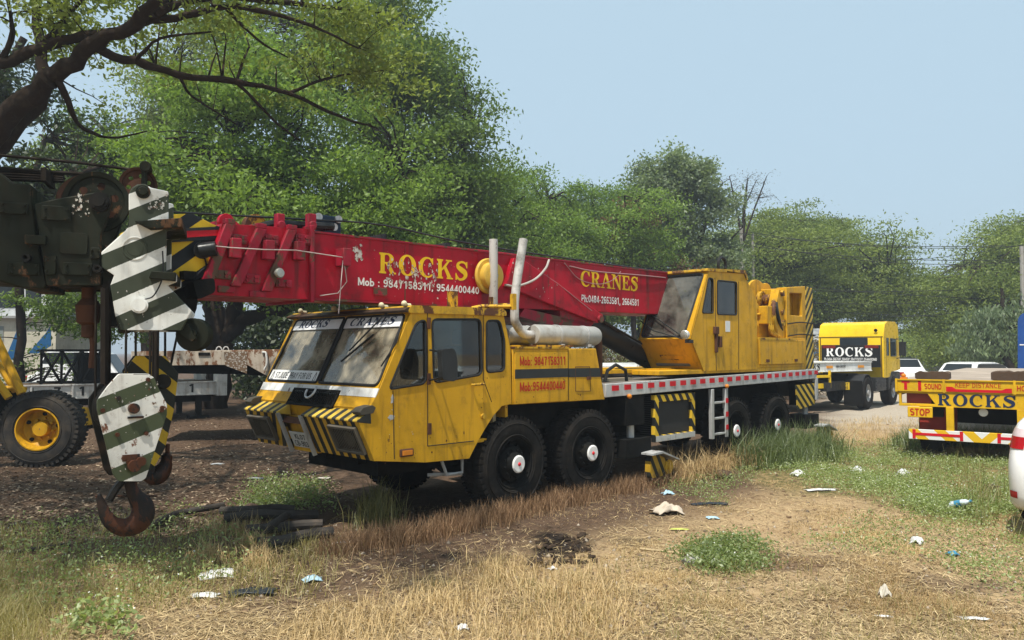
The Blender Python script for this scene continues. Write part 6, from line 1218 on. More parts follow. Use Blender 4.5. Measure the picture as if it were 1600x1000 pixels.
# =================================================================== FOLIAGE
def leafmat(name, c0, c1, trans=.45, tcol=None, gloss=.015):
    t = NT(name); a = t.n('Attribute', attribute_name='tint').outputs['Fac']; col = t.mix(a, c0, c1)
    tc = tcol or tuple(min(1, x * k) for x, k in zip(c1, (1.5, 1.6, .9))); tcc = t.mix(a, tuple(x * .6 for x in tc), tc)
    d = t.n('BsdfDiffuse', {0: col}); tr = t.n('BsdfTranslucent', {0: tcc}); m = t.n('MixShader', {0: trans, 1: d.outputs[0], 2: tr.outputs[0]})
    if gloss: g = t.n('BsdfGlossy', {0: (1, 1, 1), 'Roughness': .5}); m = t.n('MixShader', {0: gloss, 1: m.outputs[0], 2: g.outputs[0]})
    return t.done(m.outputs[0])
def unit(v): return v / np.maximum(np.linalg.norm(v, axis=1, keepdims=True), 1e-9)
def leaf_quads(P, L, aspect, up=.6, droop=0.0, r=rng):
    n = len(P); N = unit(r.normal(size=(n, 3)) + np.array([0, 0, up])); T = unit(np.cross(N, r.normal(size=(n, 3)))); T[:, 2] -= droop; T = unit(T); B = unit(np.cross(N, T)); L = L * r.uniform(.6, 1.25, (n, 1)); Wd = L * aspect
    V = np.stack([P - T * L * .5, P + B * Wd * .5 - T * L * .08, P + T * L * .5, P - B * Wd * .5 - T * L * .08], 1).reshape(-1, 3)
    return V, np.arange(n * 4).reshape(n, 4)
M['bark'] = paint('tree_bark', (.026, .018, .013), .95, spec=.06, dirt=.5, streak=.5, bump=.8); M['bark_pale'] = paint('grey_bark', (.15, .125, .10), .9, dirt=.4, streak=.4, bump=.6)
def tree(name, label, base, trunks, blobs, leaf, aspect, mat, group='trees round the yard', bark='bark', per=26, sig=.45, flat=.6, twig=.012, up=.6, droop=0.0, lean=.35, seed=1, bough=.62):
    """trunks: polylines [(x,y,z,r),...] in world; blobs: (cx,cy,cz,rx,ry,rz,nclumps[,shell])"""
    r = np.random.default_rng(seed); e = empty(name, label, 'tree', (base[0], base[1], 0), 0, group); O = Vector((base[0], base[1], 0)); skel = []
    tm, lm = MB(), MB()
    for k, tl in enumerate(trunks):
        pts = smooth_path([tuple(Vector(p[:3]) - O) for p in tl], 4); n = len(pts); rs = np.interp(np.linspace(0, len(tl) - 1, n), range(len(tl)), [p[3] for p in tl]); w_ = [Vector((r.normal(), r.normal(), r.normal())) * float(rs[i]) * .22 for i in range(n)]
        pts = [p + q for p, q in zip(pts, w_)]; rs = rs * r.uniform(.86, 1.16, n); (tm if k == 0 else lm).tube(pts, [float(x) for x in rs], 9 if k == 0 else 7)
        skel += [(p + O, float(q)) for p, q in zip(pts, rs)]
    tm.build('trunk', M[bark], e, smooth=1.0)
    SP = np.array([tuple(p) for p, q in skel]); SR = np.array([q for p, q in skel]); CC = []; BT = []
    for bl in blobs:
        cx, cy, cz, rx, ry, rz, nc = bl[:7]; nc = max(4, int(nc * .8)); nb = max(1, nc // 8); d = unit(r.normal(size=(nb, 3))); rad = r.random((nb, 1)) ** (1 / (bl[7] if len(bl) > 7 else 2.4)); BC = np.array([cx, cy, cz]) + d * rad * np.array([rx, ry, rz]); k_ = np.arange(nc) % nb; bs = bough * (.6 + .8 * r.random(nb))[k_][:, None]; of = np.clip(r.normal(size=(nc, 3)), -1.7, 1.7) * bs * np.array([1, 1, .45]); of[:, 2] -= .22 * (of[:, 0] ** 2 + of[:, 1] ** 2) / np.maximum(bs[:, 0], .05) * .6; CC.append(BC[k_] + of); BT.append(r.normal(0, .15, nb)[k_])
    CC = np.concatenate(CC); P = []; TI = []
    for c in CC:
        dd = np.linalg.norm(SP - c, axis=1) + np.where(SP[:, 2] > c[2] + .5, 1.5, 0); j = int(np.argmin(dd)); a = Vector(SP[j]) - O; b = Vector(c) - O; L = (b - a).length
        mid = a.lerp(b, .5) + Vector((r.normal() * .08 * L, r.normal() * .08 * L, (.10 + r.normal() * .05) * L)); r0 = min(SR[j] * .6, .012 + .010 * L)
        if twig: lm.tube([a, a.lerp(mid, .5) + Vector((0, 0, .03 * L)), mid, mid.lerp(b, .55) + Vector((0, 0, .02 * L)), b], [r0, r0 * .8, r0 * .6, r0 * .4, twig * .5], 3 if L < 3 else 5)
    leaf = leaf * .80; m = int(per * 2.7); sig = sig * .76; sp = r.normal(size=(len(CC), m, 3)) * np.array([sig, sig, sig * flat]) * r.uniform(.6, 1.3, (len(CC), 1, 1)); tint = np.clip(r.normal(.45, .17, (len(CC), 1)) + np.concatenate(BT)[:, None] + r.normal(0, .09, (len(CC), m)), 0, 1)
    P = (CC[:, None, :] + sp).reshape(-1, 3) - np.array([base[0], base[1], 0]); V, Fq = leaf_quads(P, leaf, aspect, up, droop, r)
    if lm.v: lm.build('limbs', M[bark], e, smooth=1.0)
    np_mesh('crown', V, Fq, mat, face_attrs={'tint': tint.ravel()}, parent=e); return e
def ap(px, py, Y, r): p = at(px, py, Y); return (p[0], p[1], p[2], r)
def bl(px, py, Y, rpx, rpy, ry, nc, shell=2.4): p = at(px, py, Y); k = Y / FPX; return (p[0], p[1], p[2], rpx * k, ry, rpy * k, nc, shell)
def dome(sil, Yd, yb, rpx, n, seed=4):      # clump blobs under an umbrella outline: dense on top, thinning towards the shaded inside
    r = np.random.default_rng(seed); out = []
    for (x, y) in sil:
        yy = y + rpx * .6; k = 0
        while yy < yb: out.append(bl(x + r.normal(0, 16), yy + r.normal(0, 6), Yd + r.normal(0, 2.0) - k * .5, rpx * r.uniform(1.2, 2.0), rpx * r.uniform(.35, .6), 3.4, max(5, int(n * 2.2 * (.82 ** k))))); yy += rpx * r.uniform(.8, 1.3); k += 1
    return out
LM = {}
LM['bright'] = leafmat('bright_leaf', (.05, .10, .016), (.22, .32, .06), .36)
LM['mid'] = leafmat('mid_green_leaf', (.042, .085, .016), (.155, .225, .045), .34)
LM['dark'] = leafmat('dark_leaf', (.014, .026, .010), (.05, .075, .02), .28, gloss=.03)
LM['grey'] = leafmat('greyish_leaf', (.065, .10, .045), (.20, .25, .125), .4, gloss=.03)
LM['olive'] = leafmat('olive_leaf', (.07, .105, .02), (.25, .30, .07), .36)
LM['dry'] = leafmat('dry_brown_leaf', (.09, .045, .02), (.20, .11, .05), .25)
LM['hedge'] = leafmat('dry_brush_leaf', (.05, .042, .02), (.17, .13, .065), .25)

# overhanging tree at the upper left, leaning in from outside the frame
tree('overhanging_tree', 'dark leaning tree with thin tangled branches reaching in at upper left', (-9.6, 11.5),
     [[(-9.6, 11.5, -.1, .34), ap(-140, 420, 11.5, .26), ap(-50, 268, 11.3, .20), ap(12, 190, 11.2, .165), ap(60, 140, 11.1, .15), ap(95, 112, 11, .135), ap(140, 72, 10.8, .11), ap(200, 45, 10.6, .085), ap(250, -10, 10.2, .085), ap(330, -120, 9.5, .10), ap(480, -260, 8.5, .07)],
      [ap(-40, 260, 11.3, .2), ap(30, 190, 11.6, .14), ap(70, 130, 11.9, .10), ap(60, 60, 12, .08), ap(56, -20, 12, .06)],
      [ap(-80, 100, 11.5, .14), ap(0, 98, 11.4, .10), ap(60, 75, 11.2, .085), ap(130, 58, 11, .07), ap(210, 40, 10.8, .06), ap(270, -5, 10.5, .05)],
      [ap(150, 75, 10.8, .075), ap(210, 98, 11.2, .065), ap(280, 116, 11.6, .055), ap(370, 128, 12, .045), ap(450, 145, 12.4, .035), ap(530, 182, 12.8, .025), ap(590, 200, 13, .014)],
      [ap(215, 35, 10.6, .07), ap(290, 25, 10.8, .055), ap(350, 10, 11, .045), ap(420, 20, 11.3, .035), ap(490, 42, 11.6, .025), ap(560, 75, 12, .014)],
      [ap(240, 20, 10.4, .06), ap(330, -5, 10.8, .05), ap(420, 2, 11.4, .04), ap(520, 12, 12, .03), ap(600, 20, 12.6, .016)],
      [ap(370, 128, 12, .03), ap(430, 190, 12.5, .022), ap(470, 220, 13, .014)], [ap(280, 116, 11.6, .03), ap(300, 150, 12, .02), ap(370, 195, 12.6, .012)],
      [ap(0, 98, 11.4, .05), ap(20, 50, 11.2, .035), ap(10, -10, 11, .02)], [ap(62, 75, 11.2, .05), ap(100, 30, 11, .035), ap(150, -20, 10.8, .02)], [ap(210, 98, 11.2, .03), ap(250, 60, 11, .022), ap(330, 50, 11, .012)], [ap(450, 145, 12.4, .03), ap(520, 120, 12.6, .02), ap(600, 110, 13, .01)], [ap(350, 10, 11, .03), ap(400, 60, 11.5, .02), ap(450, 90, 12, .01)], [ap(90, 120, 11, .05), ap(120, 190, 11.4, .035), ap(170, 215, 11.8, .02), ap(230, 205, 12.2, .012)], [ap(440, -200, 8.8, .06), (-3.5, 7.0, 8.6, .04), (-3.4, 5.0, 8.8, .02)], [ap(330, -120, 9.5, .07), (-6.6, 7, 8.4, .05), (-7, 5, 8.8, .03)]],
     [(-6.2, 6.6, 8.9, 3.4, 2.6, .8, 80, 3), (-6.6, 3.0, 8.8, 1.8, 1.6, .6, 60, 3), (-4.2, 4.6, 8.9, 2.4, 2.0, .7, 46, 3), (-9.5, 6.6, 8.6, 3.2, 3.4, 1.0, 110, 3), (-6.0, 10.0, 9.4, 4.0, 2.2, .8, 80, 3), bl(560, 40, 12.2, 110, 50, .8, 40), bl(440, -20, 11.5, 140, 28, .8, 36), bl(590, 130, 13, 70, 60, .8, 26), bl(120, -5, 11.2, 120, 26, .8, 34), bl(250, 0, 10.9, 90, 30, .8, 30), bl(30, 20, 12, 60, 60, .8, 20)],
     .13, .42, LM['olive'], per=30, sig=.30, flat=.35, seed=3, droop=.2)
tree('leafy_tree', 'dark leaved tree with bare sky gaps at the far upper left', (-16.5, 19),
     [[(-16.5, 19, 0, .3), ap(-180, 300, 19, .22), ap(-40, 180, 19, .15), ap(40, 60, 19, .08)], [ap(-100, 250, 19, .12), ap(60, 280, 19, .08), ap(160, 260, 19, .04)]],
     [bl(5, 120, 19, 60, 60, 1.2, 60), bl(60, 290, 19, 95, 50, 1.2, 60), bl(150, 285, 19.5, 60, 60, 1, 26), bl(-60, 200, 19, 60, 120, 1.5, 60), bl(95, 215, 20, 50, 45, 1, 12)], .20, .5, LM['dark'], per=24, sig=.28, seed=5)
tree('slender_tree', 'slender dark trunk with low leafy twigs in front of cream building', (-15.4, 24),
     [[(-15.4, 24, 0, .17), ap(30, 560, 24, .15), ap(34, 450, 24, .13), ap(40, 330, 24, .11), ap(70, 220, 24, .07)], [ap(36, 440, 24, .06), ap(90, 460, 24, .04), ap(150, 490, 24, .025), ap(185, 500, 24, .012)]],
     [bl(90, 478, 24, 75, 28, .8, 60), bl(165, 490, 24, 50, 30, .8, 40), bl(60, 575, 24.6, 26, 12, .5, 16), bl(120, 240, 25, 110, 80, 2, 60), bl(175, 330, 26, 60, 60, 1.5, 40)], .17, .45, LM['mid'], per=30, sig=.3, seed=6)
TB = (-10.1, 26.0)
tree('broad_tree', 'broad bright green tree on thick forked trunk behind the red boom', TB,
     [[(-10.1, 26, -.1, .46), ap(345, 560, 26.0, 0.396), ap(340, 500, 26.0, 0.352), ap(330, 450, 26.0, 0.275), ap(300, 380, 26.5, 0.22), ap(280, 280, 25.0, 0.22), ap(290, 160, 25.0, 0.11)],
      [ap(350, 530, 26.0, 0.286), ap(372, 470, 25.8, 0.242), ap(385, 420, 25.8, 0.22), ap(420, 330, 24.0, 0.22), ap(440, 200, 24.5, 0.132), ap(460, 90, 25.0, 0.055)],
      [ap(360, 520, 25.8, 0.264), ap(400, 492, 25.6, 0.231), ap(450, 478, 25.5, 0.209), ap(505, 450, 25.5, 0.187), ap(560, 390, 26.0, 0.198), ap(610, 300, 24.5, 0.11), ap(640, 220, 25.0, 0.055)],
      [ap(480, 470, 25.5, 0.242), ap(475, 500, 25.4, 0.22), ap(472, 545, 25.4, 0.187)], [ap(330, 440, 26.0, 0.22), ap(240, 380, 26.0, 0.154), ap(200, 320, 24.0, 0.088)], [ap(420, 330, 24.0, 0.154), ap(370, 250, 23.5, 0.11), ap(350, 150, 23.5, 0.055)]],
     [bl(330, 300, 22.5, 130, 90, 3, 240), bl(470, 330, 21.5, 160, 80, 2.6, 300), bl(450, 190, 23, 150, 110, 3, 330), bl(600, 330, 22.5, 110, 95, 2.6, 240), bl(300, 180, 24, 80, 70, 2, 90), bl(250, 420, 22.5, 90, 40, 2, 80), bl(520, 440, 22.5, 160, 24, 1.5, 90)], .19, .46, LM['bright'], per=34, sig=.42, flat=.55, seed=7, droop=.25)
tree('tall_tree', 'tall dense green tree rising beside the sky at the top middle', (-3.6, 28),
     [[(-3.6, 28, -.1, .45), ap(640, 470, 28, .38), ap(630, 340, 28, .3), ap(620, 200, 28, .2), ap(590, 60, 28, .1)], [ap(635, 380, 28, .2), ap(700, 280, 28, .14), ap(740, 200, 28, .06)], [ap(625, 260, 28, .16), ap(540, 150, 28, .1), ap(500, 50, 28, .05)]],
     [bl(640, 150, 28, 75, 130, 3, 300), bl(560, 100, 28.5, 130, 85, 3, 260), bl(600, 30, 28, 80, 45, 2, 110), bl(700, 260, 27.5, 72, 90, 2.6, 260), bl(640, 380, 27, 120, 70, 2.5, 260), bl(430, 60, 29, 110, 60, 2.5, 120), bl(690, 120, 28, 38, 50, 1.5, 36), bl(740, 350, 28, 40, 60, 1.5, 60)], .22, .46, LM['mid'], per=34, sig=.48, seed=8, droop=.25)
tree('background_tree', 'pale leaved tree far behind the broad tree at upper left', (-17, 36),
     [[(-17, 36, 0, .4), ap(230, 400, 36, .3), ap(240, 250, 36, .2), ap(260, 120, 36, .08)], [ap(236, 300, 36, .15), ap(330, 190, 36, .08)], [ap(238, 280, 36, .15), ap(140, 180, 36, .08)]],
     [bl(240, 180, 36, 120, 60, 3, 110), bl(330, 100, 36, 110, 60, 3, 130), bl(150, 260, 36, 90, 70, 3, 110), bl(230, 330, 36, 150, 90, 3, 300), bl(90, 400, 38, 130, 60, 3, 160)], .26, .45, LM['olive'], per=26, sig=.6, seed=9)
tree('feathery_tree', 'light feathery tree between the tall tree and the grey leaved tree', (.4, 36),
     [[(.4, 36, 0, .35), ap(805, 430, 36, .3), ap(790, 350, 36, .2), ap(770, 280, 36, .1)], [ap(800, 400, 36, .16), ap(850, 320, 36, .1), ap(880, 300, 36, .04)], [ap(795, 380, 36, .14), ap(740, 320, 36, .07)]],
     dome([(735, 330), (760, 270), (790, 262), (825, 292), (855, 318), (890, 345)], 36, 420, 26, 14, 7), .2, .4, LM['bright'], per=38, sig=.55, flat=.45, seed=10)
tree('feathery_tree', 'second light feathery tree, lower and just left of the grey leaved tree', (4.6, 40),
     [[(4.6, 40, 0, .35), ap(935, 430, 40, .3), ap(930, 360, 40, .2), ap(925, 310, 40, .1)], [ap(932, 390, 40, .16), ap(990, 340, 40, .1)], [ap(932, 390, 40, .14), ap(880, 330, 40, .07)]],
     dome([(870, 330), (900, 305), (930, 298), (965, 302), (1000, 330), (1030, 375)], 40, 420, 24, 13, 8), .22, .4, LM['bright'], per=38, sig=.55, flat=.45, seed=11)
tree('browning_tree', 'small tree with browning leaves left of the grey leaved tree', (6.2, 38),
     [[(6.2, 38, 0, .16), ap(985, 430, 38, .13), ap(975, 380, 38, .1), ap(960, 340, 38, .04)]], [bl(958, 345, 37.5, 52, 20, 1.2, 46), bl(1000, 395, 37.5, 40, 24, 1, 26), bl(1060, 440, 38, 40, 24, 1, 20)], .2, .5, LM['dry'], per=22, sig=.4, seed=12)
tree('grey_leaved_tree', 'upright grey green tree with many rising limbs above the operator cab', (9.0, 41),
     [[(9.0, 41, -.1, .4), ap(1064, 500, 41, .34), ap(1064, 440, 41, .28), ap(1066, 380, 41, .2), ap(1062, 300, 41, .1), ap(1058, 240, 41, .04)], [ap(1064, 440, 41, .2), ap(1035, 380, 41, .14), ap(1015, 310, 41, .08), ap(995, 260, 41, .03)], [ap(1065, 430, 41, .18), ap(1095, 370, 41, .13), ap(1115, 310, 41, .07), ap(1130, 285, 41, .03)], [ap(1064, 410, 41, .14), ap(1045, 350, 41.5, .1), ap(1035, 270, 41.5, .04)], [ap(1066, 400, 41, .12), ap(1085, 330, 40.5, .08), ap(1090, 260, 40.5, .03)], [ap(1072, 430, 41, .1), ap(1130, 385, 41, .07), ap(1165, 350, 41, .03)]],
     [bl(1050, 250, 41, 30, 24, 1.3, 30), bl(1035, 280, 41, 36, 26, 1.5, 44), bl(1070, 290, 41, 40, 30, 1.6, 60), bl(1045, 320, 41, 50, 30, 1.8, 80), bl(1005, 268, 41, 26, 16, 1.2, 18), bl(1085, 290, 41, 45, 34, 1.8, 70), bl(1020, 315, 41, 42, 34, 1.8, 70), bl(1060, 350, 41, 75, 40, 2.2, 130), bl(1120, 330, 41, 38, 38, 1.6, 56), bl(1110, 390, 41, 60, 26, 2, 70), bl(1020, 385, 41, 46, 26, 1.6, 50)], .26, .55, LM['grey'], per=24, sig=.45, flat=.8, seed=13, droop=.3, bough=.45)
tree('bare_tree', 'thin nearly bare tree between the grey leaved tree and the umbrella tree', (13.6, 46),
     [[(13.6, 46, 0, .2), ap(1158, 430, 46, .16), ap(1162, 340, 46, .1), ap(1168, 280, 46, .03)], [ap(1160, 380, 46, .08), ap(1185, 310, 46, .05), ap(1198, 275, 46, .02)], [ap(1160, 370, 46, .08), ap(1145, 300, 46, .05), ap(1140, 275, 46, .02)], [ap(1164, 320, 46, .05), ap(1182, 282, 46, .02)]],
     [bl(1172, 288, 46, 30, 22, 1, 60), bl(1185, 310, 46, 22, 20, 1, 36)], .12, .4, LM['hedge'], per=5, sig=.35, seed=14)
tree('umbrella_tree', 'wide umbrella shaped rain tree with dark spreading limbs at right of the crane', (21.0, 53),
     [[(21.0, 53, -.1, .6), ap(1275, 520, 53, .5), ap(1270, 480, 53, .42), ap(1235, 420, 53, .26), ap(1205, 370, 53, .14), ap(1190, 335, 53, .06)], [ap(1272, 490, 53, .34), ap(1300, 440, 53, .24), ap(1320, 390, 53, .14), ap(1315, 345, 53, .05)], [ap(1273, 495, 53, .32), ap(1340, 450, 52, .2), ap(1390, 425, 51, .1), ap(1420, 420, 51, .05)], [ap(1272, 490, 53, .3), ap(1215, 455, 52, .2), ap(1160, 430, 51, .1), ap(1120, 425, 51, .05)], [ap(1280, 500, 53, .26), ap(1360, 480, 52, .18), ap(1430, 465, 51, .1), ap(1480, 470, 51, .04)], [ap(1265, 470, 53, .2), ap(1250, 400, 54, .14), ap(1255, 340, 54, .05)], [ap(1320, 450, 53, .14), ap(1360, 410, 53, .1), ap(1365, 380, 53, .04)]],
     dome([(1110, 415), (1150, 365), (1200, 336), (1245, 334), (1290, 345), (1335, 388), (1375, 432), (1415, 452), (1455, 478), (1488, 500)], 53, 492, 28, 30) + [bl(1390, 428, 52, 34, 12, 2.5, 40), bl(1374, 402, 52.5, 36, 14, 2.5, 70), bl(1425, 452, 51, 40, 14, 3, 60), bl(1345, 400, 53, 30, 14, 2.5, 40)], .27, .42, LM['olive'], per=44, sig=.95, flat=.24, seed=15, bough=1.25)
tree('spreading_tree', 'spreading yellow green tree at the right edge behind the blue bus', (30.5, 47),
     [[(30.5, 47, -.1, .4), ap(1590, 540, 47, .34), ap(1585, 470, 47, .26), ap(1570, 420, 47, .14), ap(1560, 380, 47, .05)], [ap(1588, 490, 47, .2), ap(1540, 430, 47, .12), ap(1505, 415, 47, .05)], [ap(1588, 480, 47, .2), ap(1630, 400, 47, .12), ap(1640, 350, 47, .05)]],
     dome([(1478, 520), (1500, 470), (1520, 425), (1550, 395), (1575, 368), (1600, 350), (1630, 345)], 47, 545, 25, 26, 6), .25, .42, LM['olive'], per=40, sig=.75, flat=.36, seed=16, bough=1.0)
tree('drooping_tree', 'tree with long drooping leaves right behind the flatbed at the right edge', (23.3, 36),
     [[(23.3, 36, 0, .2), ap(1575, 560, 36, .18), ap(1570, 500, 36, .14), ap(1565, 450, 36, .06)]], [bl(1568, 510, 36, 30, 52, 1.2, 110), bl(1545, 540, 36, 22, 30, 1, 40)], .34, .28, LM['grey'], per=16, sig=.4, seed=17, droop=1.4)
for i, (px, py, Yd, rx, ry, nc, m_, lab) in enumerate(((1420, 535, 74, 60, 26, 90, 'olive', 'low distant tree behind the parked jeeps'), (1340, 530, 70, 50, 26, 80, 'mid', 'low distant tree behind the yellow tractor cab'), (1230, 500, 66, 60, 34, 90, 'mid', 'distant dark tree behind the crane counterweight'), (1480, 540, 80, 60, 22, 80, 'grey', 'hazy distant tree left of the spreading tree'), (1130, 480, 60, 70, 40, 100, 'mid', 'dark distant tree behind the operator cab'), (860, 450, 45, 110, 40, 160, 'mid', 'dark distant tree behind the middle of the boom'), (700, 470, 42, 110, 40, 140, 'dark', 'dark distant tree behind the cab roof'), (1000, 470, 50, 80, 40, 100, 'olive', 'distant olive tree behind the black luffing cylinder'))):
    b_ = at(px, 560, Yd); tree('distant_tree', lab, (b_[0], Yd), [[(b_[0], Yd, 0, .3), ap(px, py + 10, Yd, .2), ap(px, py - 10, Yd, .08)]], [bl(px, py, Yd, rx, ry, 3, nc), bl(px, py + ry * .8, Yd, rx * 1.1, ry * .8, 3, nc // 2)], .34, .5, LM[m_], group='distant trees', per=26, sig=.8, seed=30 + i, twig=0)
# ---- brush stuff
def scatter(poly_px, n, r=rng, Ymax=60):
    P = np.array(poly_px, float); x0, y0 = P.min(0); x1, y1 = P.max(0); out = []
    while sum(len(o) for o in out) < n:
        q = np.stack([r.uniform(x0, x1, n), r.uniform(y0, y1, n)], 1); ins = np.zeros(n, bool); j = len(P) - 1
        for i in range(len(P)):
            c = ((P[i, 1] > q[:, 1]) != (P[j, 1] > q[:, 1])) & (q[:, 0] < (P[j, 0] - P[i, 0]) * (q[:, 1] - P[i, 1]) / (P[j, 1] - P[i, 1] + 1e-12) + P[i, 0]); ins ^= c; j = i
        out.append(q[ins])
    q = np.concatenate(out)[:n]; c, s = math.cos(TILT), math.sin(TILT); dx = (q[:, 0] - 800) / FPX; dy = (500 - q[:, 1]) / FPX; yy = c - s * dy; zz = s + c * dy; tt = -CAM_H / zz
    return dx * tt, yy * tt
def brush(name, label, A, B, n, hmax, dep, mat, L=.16, asp=.3, cat='brush', up=0.0):
    r = np.random.default_rng(len(label)); t_ = r.random(n); x = A[0] + (B[0] - A[0]) * t_ + r.normal(0, dep, n); y = A[1] + (B[1] - A[1]) * t_ + r.normal(0, dep, n); hm = hmax * (.55 + .6 * vnoise(x, y, .5, 3, 3)); z = hm * r.random(n) ** .8
    V, Fq = leaf_quads(np.stack([x, y, z], 1), L, asp, up, 0, r); tint = np.clip(vnoise(x, y, 1.2, 8, 3) + r.normal(0, .2, n), 0, 1); np_mesh(name, V, Fq, mat, face_attrs={'tint': tint}, label=label, cat=cat, kind='stuff')
brush('dry_brush', 'tangled dry brown brush standing behind the crane under the boom', (-1.0, 24), (13.5, 33), 16000, 2.9, .6, LM['hedge'], .22, .22, up=-.2)
brush('undergrowth', 'dark green undergrowth below the big trees at left', (-11.2, 32), (-1, 29), 30000, 4.6, .6, LM['dark'], .24, .5)
brush('hedge', 'pale olive scrub along the far side of the yard at right', (20, 66), (46, 52), 12000, 2.6, 1.2, LM['grey'], .3, .4)
brush('undergrowth', 'dim scrub closing off the yard behind the rain tree', (8, 60), (34, 72), 14000, 2.8, 1.2, LM['olive'], .3, .4)

# =================================================================== GRASS, WEEDS, LITTER
def blades(name, label, x, y, h, wd, lean, mat, cat='grass', tint=None, curl=.5, seed=0, leandir=None):
    r = np.random.default_rng(seed + 100); n = len(x); z = hgt(x, y) - .01; ph = r.uniform(0, 2 * np.pi, n) if leandir is None else r.normal(leandir, .7, n); D = np.stack([np.cos(ph), np.sin(ph), 0 * ph], 1); S = np.stack([-np.sin(ph), np.cos(ph), 0 * ph], 1) * (np.cos(r.uniform(0, 6.28, n)))[:, None] + D * .4; S = unit(S)
    hh = (h if np.ndim(h) else np.full(n, h)) * r.uniform(.45, 1.15, n); le = np.clip(r.normal(lean, lean * .5, n), 0.02, 1.4); w_ = wd * r.uniform(.6, 1.3, n); B = np.stack([x, y, z], 1)
    a1 = le * .5; a2 = le * (1 + curl); m = B + (D * np.sin(a1)[:, None] + np.array([0, 0, 1]) * np.cos(a1)[:, None]) * (hh * .5)[:, None]; tip = m + (D * np.sin(a2)[:, None] + np.array([0, 0, 1]) * np.cos(a2)[:, None]) * (hh * .5)[:, None]
    tip[:, 2] = np.maximum(tip[:, 2], hgt(tip[:, 0], tip[:, 1]) + .005); hw = (w_ * .5)[:, None]
    V = np.stack([B - S * hw, B + S * hw, m + S * hw * .75, m - S * hw * .75, tip + S * hw * .12, tip - S * hw * .12], 1).reshape(-1, 3); k = np.arange(n)[:, None] * 6
    Fq = np.concatenate([k + np.array([[0, 1, 2, 3]]), k + np.array([[3, 2, 4, 5]])]); ti = np.clip(r.random(n) if tint is None else tint + r.normal(0, .18, n), 0, 1)
    return np_mesh(name, V, Fq, mat, face_attrs={'tint': np.concatenate([ti, ti])}, label=label, cat=cat, kind='stuff')
GM = {'straw': leafmat('straw_blade', (.27, .165, .07), (.62, .46, .23), .25, (.5, .36, .14), .02), 'green': leafmat('grass_blade', (.07, .085, .022), (.33, .275, .11), .35, None, .03), 'brown': leafmat('dead_weed', (.14, .075, .04), (.42, .27, .15), .25, (.4, .24, .12), .01), 'weed': leafmat('weed_leaf', (.09, .125, .03), (.30, .36, .13), .4, None, .04), 'deep': leafmat('tall_grass_blade', (.045, .075, .02), (.18, .22, .08), .3, None, .04), 'litter': leafmat('fallen_leaf', (.06, .038, .024), (.40, .30, .20), .1, (.2, .12, .06), .02), 'matted': leafmat('matted_straw', (.10, .062, .03), (.66, .50, .27), .1, (.4, .3, .14), .02), 'pebble': leafmat('pebble', (.09, .065, .045), (.42, .35, .27), .01, None, .01), 'flower': leafmat('white_floret', (.5, .5, .42), (.75, .75, .68), .2, (.6, .6, .5), 0)}
fore = [(-150, 1060), (-150, 860), (320, 850), (560, 800), (900, 760), (1080, 720), (1330, 655), (1420, 640), (1640, 700), (1750, 1060)]
x, y = scatter(fore, 380000); so, gr_, bu, gv = zones(x, y); den = vnoise(x, y, 1.6, 41, 4); k = (rng.random(len(x)) > so * .8) & (rng.random(len(x)) > bu) & (rng.random(len(x)) > gv * .85) & (den + rng.normal(0, .10, len(x)) > .50); x, y, den = x[k], y[k], den[k]
blades('dry_grass', 'short trampled straw coloured grass over the foreground', x, y, .03 + .06 * den * np.clip((den - .5) * 5, .1, 1.5), .005, 1.25, GM['straw'], tint=np.clip(vnoise(x, y, .8, 51, 3) * 1.1 - .05, 0, 1), seed=1)
def clumps(cx, cy, n, per, spread, r=rng): i = r.integers(0, len(cx), n); return cx[i] + r.normal(0, spread, n), cy[i] + r.normal(0, spread, n)
x, y = scatter([(400, 1060), (620, 900), (700, 880), (860, 890), (980, 900), (960, 1060)], 90); x, y = clumps(x, y, 4200, 0, .13); blades('dry_grass', 'long pale dry grass tussocks at the bottom middle', x, y, .27, .0055, .75, GM['straw'], tint=np.full(len(x), .75), seed=2, curl=1.3)
x, y = scatter([(640, 900), (860, 860), (1190, 900), (1600, 930), (1640, 1060), (850, 1060)], 150); x, y = clumps(x, y, 2300, 0, .09); blades('green_grass', 'thin greenish tufts among the dry grass in the foreground', x, y, .15, .0045, .7, GM['green'], tint=np.full(len(x), .8), seed=3)
# dead red-brown weeds along the near wheels
r_ = np.random.default_rng(77); u = r_.uniform(-2.6, 4.2, 900); vv = .08 - np.abs(r_.normal(0, .17, 900)) - .10 * np.exp(-((u + 1.2) / .9) ** 2); ph = [CO[0] + u * CU[0] + vv * CV[0], CO[1] + u * CU[1] + vv * CV[1]]; x, y = clumps(ph[0], ph[1], 10000, 0, .045); blades('dead_weeds', 'dried reddish brown weeds along the near wheels of the crane', x, y, .25, .006, .45, GM['brown'], cat='weeds', seed=4)
u = r_.uniform(3.0, 5.6, 110); vv = .1 - np.abs(r_.normal(0, .22, 110)); x, y = clumps(CO[0] + u * CU[0] + vv * CV[0], CO[1] + u * CU[1] + vv * CV[1], 2400, 0, .08); blades('dead_weeds', 'arching dry straw clumps below the crane ladder', x, y, .50, .008, .7, GM['straw'], cat='weeds', seed=5, curl=1.4)
u = 4.9 + 3.6 * r_.beta(1.6, 2.0, 200); vv = .05 - np.abs(r_.normal(0, .40, 200)); x, y = clumps(CO[0] + u * CU[0] + vv * CV[0], CO[1] + u * CU[1] + vv * CV[1], 5200, 0, .11); blades('tall_grass', 'tall dark green grass round the rear wheels of the crane', x, y, .68, .010, .6, GM['deep'], seed=6, curl=1.1)
